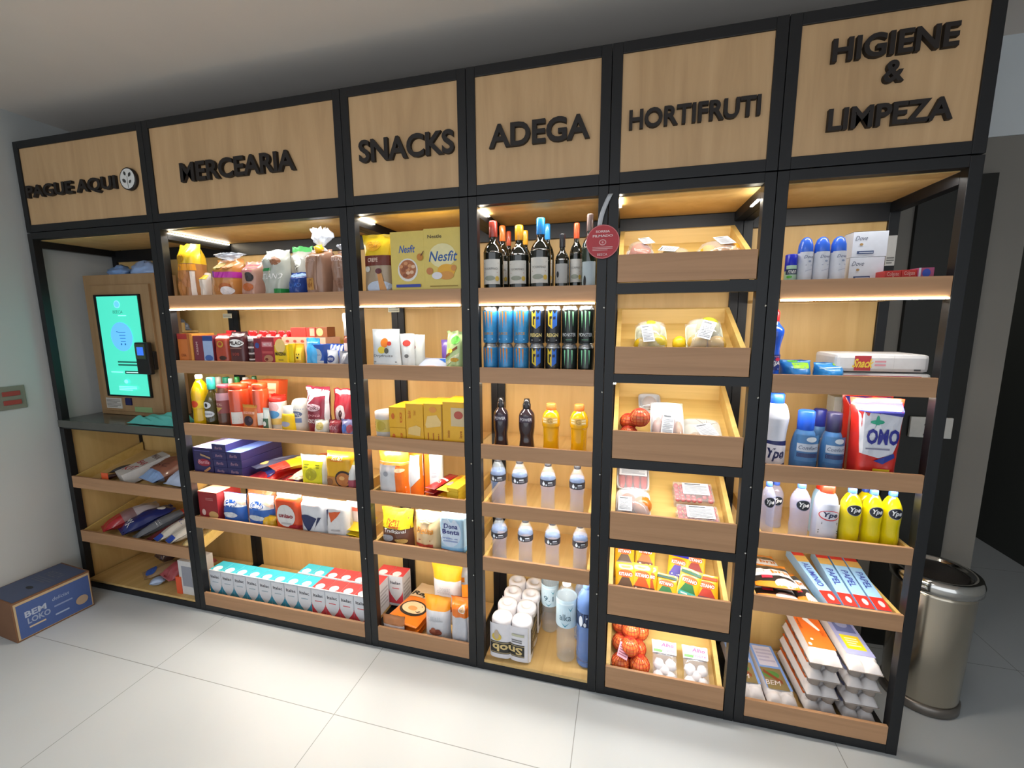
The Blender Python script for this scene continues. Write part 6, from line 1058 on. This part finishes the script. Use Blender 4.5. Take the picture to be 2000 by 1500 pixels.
def det(nm, lab, xl, xr, ytl, Y_, h_full=None, w_=None, px=None):
    return po('detergent_pouch', lab, 'detergent', xl, xr, 850, ytl, 3, 0.09, '#bf2a22', [('p', [(-0.40, 0.26), (-0.46, 0.94), (0.44, 0.94), (0.36, 0.4), (0.28, 0.26), (0.0, 0.2)], '#c9ccd6'), ('p', [(-0.44, 0.84), (-0.45, 0.96), (0.45, 0.96), (0.42, 0.78)], '#3a3c94'), ('t', 'NOVA FORMULA', -0.02, 0.89, 0.7, 0.05, '#d2d4e2'),
              ('e', -0.1, 0.7, 0.14, 0.03, '#2a9a7c'), ('e', -0.1, 0.7, 0.04, 0.09, '#2a9a7c'), ('p', [(-0.12, 0.66), (-0.04, 0.66), (0.06, 0.5), (-0.22, 0.5)], '#d6d9e2'), ('t', 'OMO', 0.04, 0.50, 0.68, 0.22, '#262a86', {'b': 0.04}), ('l', -0.3, 0.35, 0.2, 0.31, 1, '#7a7c94'), ('p', [(-0.1, 0.16), (0.3, 0.28), (0.34, 0.22), (0.1, 0.12)], '#24388c'), ('r', -0.1, 0.0, 0.26, 0.05, '#d8b41c')], [(0.96, 1.01, '#cf3f20')], Y=Y_, kind='brick', cr=0.35, flare=0.12, taper=-0.1)
det('', 'large red and white detergent pouch lettered in blue, in front', 1668, 1768, 782, 0.03)
det('', 'red and white detergent pouch behind the large front one', 1655, 1745, 772, 0.16)
ct('bandage_box', 'white carton standing at the rear between the softener and the detergent', 'carton', 1628, 1662, 800, 776, 3, 0.06, '#aeb2ac', [('e', 0.1, 0.8, 0.1, 0.03, '#3a6a4c'), ('r', 0.35, 0, 0.5, 1, '#c05a3a')], Y=0.26)
# row 4
DT = [(0.85, 0), (0.96, 0.03), (0.92, 0.12), (0.97, 0.25), (0.93, 0.4), (0.97, 0.5), (1, 0.62), (0.95, 0.72), (0.6, 0.83), (0.34, 0.88), (0.34, 0.9)]
def detergent(lab, xl, xr, yt, Y_, body, fillm, oval='#20242e', word='Ype', g=None, lbl=True):
    return bottle('dish_soap_bottle', lab, 'dish soap', xl, xr, 1010, yt, 4, DT, body, (0.42, 0.88, 0.955, M('#3f62cc', 0.3)), [(1.01, 0.48, 0.70, None, [('e', 0.0, 0.5, 0.44, 0.46, '#8a8ca4'), ('e', 0.0, 0.5, 0.41, 0.42, oval), ('t', word, 0, 0.5, 0.62, 0.5, '#d8dade', {'s': 0.2, 'b': 0.035})], 1.7)] if lbl else (), Y=Y_, g=g, fillm=fillm, fill=0.86 if fillm else None, captop=(0.3, 0.96, 1.0))
CLB = M('#b5bde0', 0.1, alpha=0.32, coat=0.3); YLB = M('#d9c80e', 0.12, alpha=0.94, coat=0.5)
detergent('clear dish soap bottle beside the left post on the fourth shelf', 1478, 1508, 938, 0.04, CLB, None)
detergent('clear dish soap bottle behind the one at the left post', 1500, 1532, 940, 0.15, CLB, None)
detergent('clear dish soap bottle standing alone, left of the white cleaner bottles', 1548, 1588, 942, 0.04, CLB, None)
for q, (xl, xr, yt, Y_, lb) in enumerate(((1588, 1624, 946, 0.13, 'white and blue cleaner bottle with a red cap, behind'), (1596, 1648, 952, 0.035, 'white cleaner bottle with a red cap, in front'))):
    bottle('multi_cleaner_bottle', lb, 'bottle', xl, xr, 1010, yt, 4, [(0.9, 0), (1, 0.03), (1, 0.3), (0.96, 0.6), (0.8, 0.78), (0.55, 0.86)], M('#b4bcd4' if q else '#9cc4e0', 0.3, coat=0.3), (0.56, 0.84, 1.0, M('#d8321c', 0.3)), [(1.01, 0.05, 0.66, '#c0c5d4', [('e', 0.0, 0.66, 0.44, 0.16, '#c03a44'), ('e', 0.0, 0.67, 0.40, 0.13, '#c6c8d4'), ('t', 'Ype', 0.0, 0.67, 0.6, 0.2, '#262c4c', {'s': 0.2, 'b': 0.035}), ('l', -0.3, 0.45, 0.35, 0.36, 2, '#5a5c6c'), ('l', -0.4, 0.2, 0.4, 0.05, 2, '#5a5c54')], 2.0)], Y=Y_)
for q, (xl, xr, yt) in enumerate(((1648, 1690, 951), (1694, 1738, 955), (1741, 1786, 960))):
    detergent('yellow dish soap bottle with a blue and white cap, ' + ['left', 'middle', 'right'][q] + ' of the three in front', xl, xr, yt, 0.035, YLB, None, g='yellow dish soap bottles in front')
for q, (xl, xr, yt) in enumerate(((1676, 1708, 953), (1718, 1750, 957))):
    detergent('yellow dish soap bottle in the second row, ' + ['left', 'right'][q] + ' of the pair', xl, xr, yt, 0.15, YLB, None, g='yellow dish soap bottles in the second row')
# row 5, tilted tray
b = MB()
def sponge(x, y, lift, rz, lab, w=0.15, L=0.16):
    o = pouch('sponge_pack', w, 0.035, L, '#2a2624', [('r', -0.5, 0.35, 0.5, 0.62, '#cfd0d4'), ('t', 'BOM', -0.25, 0.5, 0.4, 0.16, '#c9c9cc', {'b': 0.03}), ('t', 'bril', 0.2, 0.5, 0.4, 0.14, '#c8762c', {'b': 0.02}), ('r', -0.5, 0.0, 0.5, 0.16, '#d8801c'), ('e', 0.22, 0.12, 0.26, 0.14, '#cdb0a8'), ('e', 0.22, 0.12, 0.22, 0.11, '#d4cccb'), ('r', -0.3, 0.25, -0.05, 0.33, '#b8283c')], [(0.8, 1.01, '#d5811e'), (0.0, 0.12, '#d5811e')], 'pillow', 0.9)
    lie(o, x, y, ZB[5] + 0.003 + lift, 0.035, rz, 0.0); return tag(o, lab, 'sponges')
sponge(3.60, 0.02, 0.0, 0.0, 'orange and black sponge pack in front, left on the fifth shelf', 0.15)
sponge(3.59, 0.19, 0.0, 0.05, 'orange and black sponge pack at the rear, left on the fifth shelf', 0.15)
sponge(3.605, 0.05, 0.036, 0.02, 'orange and black sponge pack lying on top of the front one', 0.15)
sponge(3.722, 0.03, 0.0, 0.12, 'orange and black sponge pack with a round label beside the foil rolls', 0.07, 0.2)
for q in range(4):
    x0_ = 3.788 + 0.05 * q; L_ = 0.315
    o = carton('foil_roll_box', 0.043, 0.043, L_, '#8fb8dc', [('t', 'ALUMINIO' if q == 0 else 'PAPEL', 0, 0.47, 0.1, 0.30, '#2c3a94')] if False else [('r', -0.5, 0.0, 0.5, 0.20, '#c8281e'), ('e', 0.1, 0.1, 0.2, 0.05, '#d8b0b4'), ('r', -0.5, 0.82, 0.5, 1.0, '#b83028'), ('r', -0.5, 0.70, 0.5, 0.82, '#c09a54')] )
    b = MB(); vs, fs = text_geo('ALUMINIO' if q == 0 else 'PAPEL', 0.01)
    Lt = 0.13 if q == 0 else 0.09
    b.add([(0.012 - (y - 0.5) * 0.022 * -1 - 0.012, -0.0235, 0.15 - (x - 0.5) * Lt) for x, y in vs], fs, '#2f3c94'); b.build('printed_name', o)
    zf = ZB[5] + 0.004; th = 0.13
    put(o, x0_, 0.022 + 0.0, zf + 0.022 + 0.002, -0.04 if q else 0.10, -(PI/2 - th)); o.location.y = 0.02
    tag(o, 'light blue foil roll carton with red ends, ' + ordw[q] + ' from the left on the fifth shelf', 'foil', 'foil roll cartons')
# base: egg cartons
def eggbox(col, D, lid2=None, w=0.105, L=0.285, h=0.065):
    b = MB(); n = 6; hw = w / 2
    pulp = M('#8f857e', 0.85, vary=0.12, scale=70); top = M(col, 0.45, vary=0.05)
    for i in range(6):                                   # cups
        for s_ in (-1, 1):
            b.lathe([(0.012, 0.0), (0.019, 0.004), (0.0245, 0.028), (0.0255, 0.032)], pulp, 10, s_ * 0.026, 0.0235 + i * 0.0476)
    b.box(-hw, hw, -0.002, L + 0.002, 0.030, 0.034, pulp)
    # lid: a loaf of paper pulp, bumpy at the ends
    nx_, ny_ = 20, 60; vs = []
    for j in range(ny_ + 1):
        for i in range(nx_ + 1):
            u, v = i / nx_ * 2 - 1, j / ny_; ed = min(v, 1 - v) / 0.045
            z = 0.034 + (h - 0.034) * min(1, (1 - abs(u) ** 6) * 1.6) * min(1, ed ** 0.5 if ed < 1 else 1)
            if v < 0.14: z = min(z, 0.034 + (h - 0.034) * (0.25 + 0.8 * abs(math.sin(PI * (u + 1))) ** 0.7) * (math.sin(min(1, v / 0.10) * PI / 2) ** 0.7) * (1.0 if v < 0.11 else 0.85))
            vs.append((u * hw * (1 - 0.04 * (z - 0.034) / (h - 0.034)), v * L, z))
    b.add(vs, [(j*(nx_+1)+i, j*(nx_+1)+i+1, (j+1)*(nx_+1)+i+1, (j+1)*(nx_+1)+i) for j in range(ny_) for i in range(nx_)], M('#c9c4c4', 0.8, vary=0.06), True)
    b.decals([('r', -0.44, 0.15, 0.44, 0.985, col)] + D, w * 0.98, L, lambda x, y, o: (x, y, h + o + 0.0003), base=0.0008)
    return b
OR_ = [('e', -0.02, 0.86, 0.2, 0.09, '#d2d4d4'), ('p', [(-0.15, 0.72), (0.2, 0.5), (0.28, 0.52), (0.0, 0.8)], '#d2d4d4'), ('t', 'mantiqueira', -0.36, 0.6, 0.6, 0.05, '#5a2c14', {'r': PI/2 * -1}), ('e', -0.34, 0.2, 0.06, 0.03, '#d4c4bc'), ('e', -0.2, 0.3, 0.05, 0.02, '#d4c4bc'), ('t', 'ovos', 0.3, 0.45, 0.3, 0.05, '#a84a14', {'r': PI/2})]
OL = [('r', -0.3, 0.25, 0.3, 0.52, '#dcbc1c'), ('l', -0.2, 0.48, 0.2, 0.3, 4, '#e0d8a8'), ('r', -0.3, 0.58, 0.34, 0.9, '#5a6494'), ('e', 0.0, 0.75, 0.2, 0.08, '#8890b4')]
OB = [('r', -0.35, 0.56, 0.34, 0.95, '#c2c0d0'), ('r', -0.4, 0.14, 0.34, 0.52, '#7a6a44'), ('e', -0.1, 0.4, 0.3, 0.07, '#4a7a3c'), ('p', [(-0.35, 0.42), (0.2, 0.24), (0.22, 0.3), (-0.3, 0.48)], '#7a3c24'), ('t', 'BEM', -0.15, 0.25, 0.5, 0.08, '#d0c8cc', {'s': 0.2}), ('l', -0.3, 0.9, 0.3, 0.62, 4, '#a8a6c0')]
EGG = {'o': eggbox('#cf6222', OR_).build('egg_carton'), 'l': eggbox('#8f93bc', OL).build('egg_carton'), 'b': eggbox('#6f93d0', OB).build('egg_carton')}
fe = {'o': True, 'l': True, 'b': True}
def eggs(k, x, y, lv, lab, rz=0.0, g='egg cartons'):
    o = EGG[k] if fe[k] else copy_tree(EGG[k]); fe[k] = False
    put(o, x, y, ZB[0] + 0.0008 + lv * 0.0662, rz); return tag(o, lab, 'egg carton', g)
eggs('b', 3.505 + 0.105/2 + 0.0, 0.038, 0, 'grey egg carton with a blue edge and food picture, leftmost, partly behind the post', 0.0)
eggs('b', 3.668, 0.028, 0, 'grey egg carton with a blue edge and food picture, alone left of the stacks', 0.03)
for q in range(4):
    eggs('o', 3.793, 0.035, q, 'orange topped egg carton, ' + ['bottom', 'second from below', 'third from below', 'top'][q] + ' of its stack', 0.03 - 0.02 * q)
    eggs('l', 3.915, 0.030, q, 'lilac topped egg carton, ' + ['bottom', 'second from below', 'third from below', 'top'][q] + ' of its stack', 0.0 if q < 3 else -0.03)
# the round red tag on a white ribbon between two bays
c = atY(1177, 472, -0.012); p0 = atY(1193, 379, -0.004)
t = tag(empty('hanging_tag', (c.x, -0.008, c.z)), 'round red tag on a white ribbon hanging from the posts beside the wine', 'tag')
rT = 0.058
b = MB(); b.lathe([(0.0, 0.0), (rT, 0.0), (rT, 0.002), (0.0, 0.002)], M('#a83a40', 0.4), 36)
b.v = [(x, -z, y) for x, y, z in b.v]
b.decals([('e', 0, 0, 0.5, 0.5, '#c26a6c'), ('e', 0, 0, 0.475, 0.475, '#ab3038'), ('t', 'SORRIA', 0, 0.3, 0.42, 0.07, '#dcbcbc', {'b': 0.03}), ('t', 'FILMADO', 0, 0.17, 0.6, 0.07, '#dcbcbc', {'b': 0.03}), ('e', 0, -0.02, 0.11, 0.09, '#cf9494'), ('e', 0, -0.02, 0.08, 0.06, '#ab3038'), ('e', 0, -0.02, 0.03, 0.03, '#cf9494'), ('l', -0.3, -0.14, 0.3, -0.27, 3, '#cf9494'), ('t', 'BEECA', 0, -0.38, 0.3, 0.07, '#dcbcbc')], 2*rT, 2*rT, lambda x, z, o: (x, -0.002 - o, z))
b.build('disc', t)
b = MB(); dx, dz = p0.x - c.x, p0.z - c.z; n = 10; vs = []
for i in range(n + 1):
    u = i / n; x = -0.012 + (dx + 0.012) * u ** 1.6; z = rT * 0.9 + (dz - rT * 0.9) * u; y = 0.004 * math.sin(PI * u) * -1
    vs += [(x - 0.008, y, z), (x + 0.008, y, z), (x + 0.008, y + 0.001, z), (x - 0.008, y + 0.001, z)]
b.add(vs, [(4*i+a, 4*i+(a+1) % 4, 4*i+4+(a+1) % 4, 4*i+4+a) for i in range(n) for a in range(4)] + [(0, 3, 2, 1), (4*n, 4*n+1, 4*n+2, 4*n+3)], M('#b5b8bc', 0.5), True); b.build('ribbon', t)
# small paper price tags at the shelf edges, seen under the strips
for nm_, (px, py) in (('shelf_price_tag', (444, 617)), ('shelf_price_tag', (769, 605))):
    p_ = atY(px, py, 0.30); b = MB(); b.box(-0.03, 0.03, -0.001, 0.001, -0.012, 0.012, '#c9c8b0'); b.decals([('l', -0.45, 0.4, 0.45, -0.4, 2, '#8a8a80')], 0.06, 0.024, lambda x, z, o: (x, -0.001 - o, z))
    o = b.build('paper_tag', UNIT['B' if px < 700 else 'C']); o.location = (p_.x, 0.30, p_.z)
p_ = atX(1741, 478, 4.0)
b = MB(); b.box(-0.03, 0.03, -0.002, 0.0, -0.055, 0.055, M('#b9b8b4', 0.5)); b.decals([('l', -0.4, -0.2, 0.4, -0.45, 3, '#6a6a68')], 0.06, 0.11, lambda x, z, o: (x, -0.002 - o, z))
o = b.build('paper_tag', UNIT['F']); o.location = (4.003, YB0 - 0.0005, 1.79); o.scale = (0.5, 1, 1)
# ================================================================ waste bin and floor box
t = tag(empty('waste_bin', (4.258, 0.325, 0)), 'round steel waste bin with a black swing lid beside the right end of the shelves', 'bin')
chrome = M('#b3aa9a', 0.20, 0.95, vary=0.05, scale=4)
lathe_part('body', t, [(0.114, 0.035), (0.117, 0.05), (0.124, 0.49), (0.124, 0.505)], chrome, 48)
lathe_part('base_ring', t, [(0.117, 0.0), (0.123, 0.004), (0.123, 0.036), (0.116, 0.042)], M('#76706a', 0.35, 0.8), 48)
lathe_part('rim', t, [(0.125, 0.505), (0.137, 0.512), (0.138, 0.54), (0.131, 0.558), (0.118, 0.564), (0.104, 0.558), (0.102, 0.548)], M('#c4c2be', 0.12, 1.0), 48)
lathe_part('swing_lid', t, [(0.1018, 0.546), (0.085, 0.552), (0.0, 0.554)], M('#2e2a28', 0.4), 36)
b = MB(); bw, bh, bl = 0.245, 0.205, 0.30
b.box(-bw, 0, 0, bl, 0, bh, M('#6f4c34', 0.75, vary=0.1, scale=12), 0.002)
blue = '#3f5488'
S1 = lambda x, z, o: (o, x, z); S2 = lambda x, y, o: (x, y, bh + o)
b.decals([('r', 0.02, 0.04, 0.985, 0.96, '#b09a78'), ('r', 0.045, 0.05, 0.97, 0.90, blue), ('t', 'BEM', 0.26, 0.60, 0.26, 0.15, '#9ea8bc', {'b': 0.03}), ('t', 'LOKO', 0.29, 0.42, 0.28, 0.15, '#8a96b0', {'b': 0.03}), ('r', 0.16, 0.24, 0.36, 0.28, '#b8a890'),
          ('t', 'delicias', 0.58, 0.68, 0.22, 0.09, '#97a3bd', {'s': 0.2}), ('l', 0.48, 0.52, 0.72, 0.44, 1, '#7a88ac'), ('l', 0.48, 0.30, 0.66, 0.22, 1, '#97a3bd'), ('e', 0.84, 0.32, 0.085, 0.12, '#a08a74')], bl, bh, S1)
b.layer = 0
b.decals([('r', -0.97, 0.03, -0.03, 0.97, '#3c4763'), ('e', -0.4, 0.36, 0.10, 0.035, '#14161c'), ('t', 'PIZZA', -0.5, 0.72, 0.5, 0.12, '#565a68'), ('l', -0.8, 0.62, -0.2, 0.5, 3, '#4f5566')], bw, bl, S2)
b.layer = 0
b.decals([('e', -0.75, 0.5, 0.08, 0.1, '#3f2a1c')], bw, bh, lambda x, z, o: (x, -o, z))
o = b.build('cardboard_box'); put(o, 0.243, -0.413, 0.0005, -0.075); tag(o, 'blue printed cardboard box on the floor in the left corner', 'box')
# ================================================================ settle every pack between the posts, behind its lip and on its board
bpy.context.view_layer.update()
def tree(o): return [o] + [c for ch in o.children for c in tree(ch)]
for o in list(COL.objects):
    if o.parent or o.get('kind') or o.name.split('.')[0] in ('shelving_unit', 'checkout_cabinet', 'card_terminal', 'hanging_tag', 'waste_bin', 'cardboard_box', 'camera', 'wall_switch', 'door_plate', 'milk_carton', 'egg_carton', 'ceiling_panel_light', 'bag'): continue
    pts = [c.matrix_world @ v.co for c in tree(o) if c.type == 'MESH' for v in c.data.vertices]
    if not pts: continue
    x0, x1 = min(p.x for p in pts), max(p.x for p in pts); y0, y1 = min(p.y for p in pts), max(p.y for p in pts); z0 = min(p.z for p in pts)
    cx = (x0 + x1) / 2; i = next((k for k in range(6) if XB[k] < cx < XB[k+1]), None)
    if i is None: continue
    crate = i == 4; low = (0.03 < z0 < 0.95) and i != 0
    e = 0.0145 if (low and not crate and z0 > 0.40) or (i == 0 and z0 > 0.25 and z0 < 0.95) else 0.0015
    if crate: e = 0.0225
    lo, hi = XB[i] + 0.035 + e, XB[i+1] - 0.035 - e
    back = (YB0 + 0.011 if not crate else 0.34); dx = dy = dz = 0.0
    if y0 > 0.035 and not crate and e < 0.01: lo -= 0.03; hi += 0.03
    if x1 - x0 < hi - lo: dx = max(0, lo - x0) - max(0, x1 - hi)
    if y1 > back and y1 - y0 < back - 0.013: dy = back - y1 - 0.001
    if y0 + dy < 0.0130: dy = 0.0135 - y0
    if crate: dz = dy * math.tan(CA)
    else:
        row = min(ZB.values(), key=lambda z: abs(z - z0))
        if abs(row - z0) < 0.02 and z0 < row + 0.0002: dz = row + 0.0004 - z0
    if abs(dx) < 0.06 and abs(dy) < 0.09: o.location = (o.location.x + dx, o.location.y + dy, o.location.z + dz)
# neighbours on a board may touch but not run into each other
bpy.context.view_layer.update()
def bounds(o):
    pts = [c.matrix_world @ v.co for c in tree(o) if c.type == 'MESH' for v in c.data.vertices]
    return [min(p[k] for p in pts) for k in range(3)], [max(p[k] for p in pts) for k in range(3)]
stand = [o for o in COL.objects if o.parent is None and o.get('label') and o.type in ('MESH', 'EMPTY') and o.name.split('.')[0] not in ('shelving_unit', 'checkout_cabinet', 'card_terminal', 'hanging_tag', 'waste_bin', 'cardboard_box', 'wall_switch', 'door_plate', 'milk_carton', 'egg_carton', 'drink_can')
         and abs(o.rotation_euler.x) < 0.01 and abs(o.rotation_euler.z) < 0.01 and tree(o)[-1] is not None and XB[1] < o.location.x and not (XB[4] < o.location.x < XB[5])]
BX = {o.name: bounds(o) for o in stand}
for rnd in range(2):
    for i_, a in enumerate(stand):
        for b_ in stand[i_ + 1:]:
            A, B = BX[a.name], BX[b_.name]
            ov = [min(A[1][k], B[1][k]) - max(A[0][k], B[0][k]) for k in range(3)]
            if min(ov) <= 0.0002 or ov[2] < 0.003: continue
            wa, wb = A[1][0] - A[0][0], B[1][0] - B[0][0]; da, db = A[1][1] - A[0][1], B[1][1] - B[0][1]
            if ov[1] < 0.3 * min(da, db) and ov[1] < ov[0]:
                r = a if A[0][1] > B[0][1] else b_; R_ = BX[r.name]
                m_ = min(ov[1] + 0.0004, max(0, YB0 + 0.010 - R_[1][1])); r.location.y += m_
                R_[0][1] += m_; R_[1][1] += m_
            elif ov[0] < 0.35 * min(wa, wb):
                for o, w_ in ((a, wa), (b_, wb)):
                    O = BX[o.name]; f_ = max(0.9, 1 - (ov[0] + 0.0006) / 2 / w_); o.scale.x *= f_; s_ = (ov[0] + 0.0006) / 4
                    left = O[0][0] < (BX[b_.name] if o is a else BX[a.name])[0][0]
                    o.location.x += -s_ if left else s_
                    if left: O[1][0] -= ov[0] / 2 + 0.0003
                    else: O[0][0] += ov[0] / 2 + 0.0003
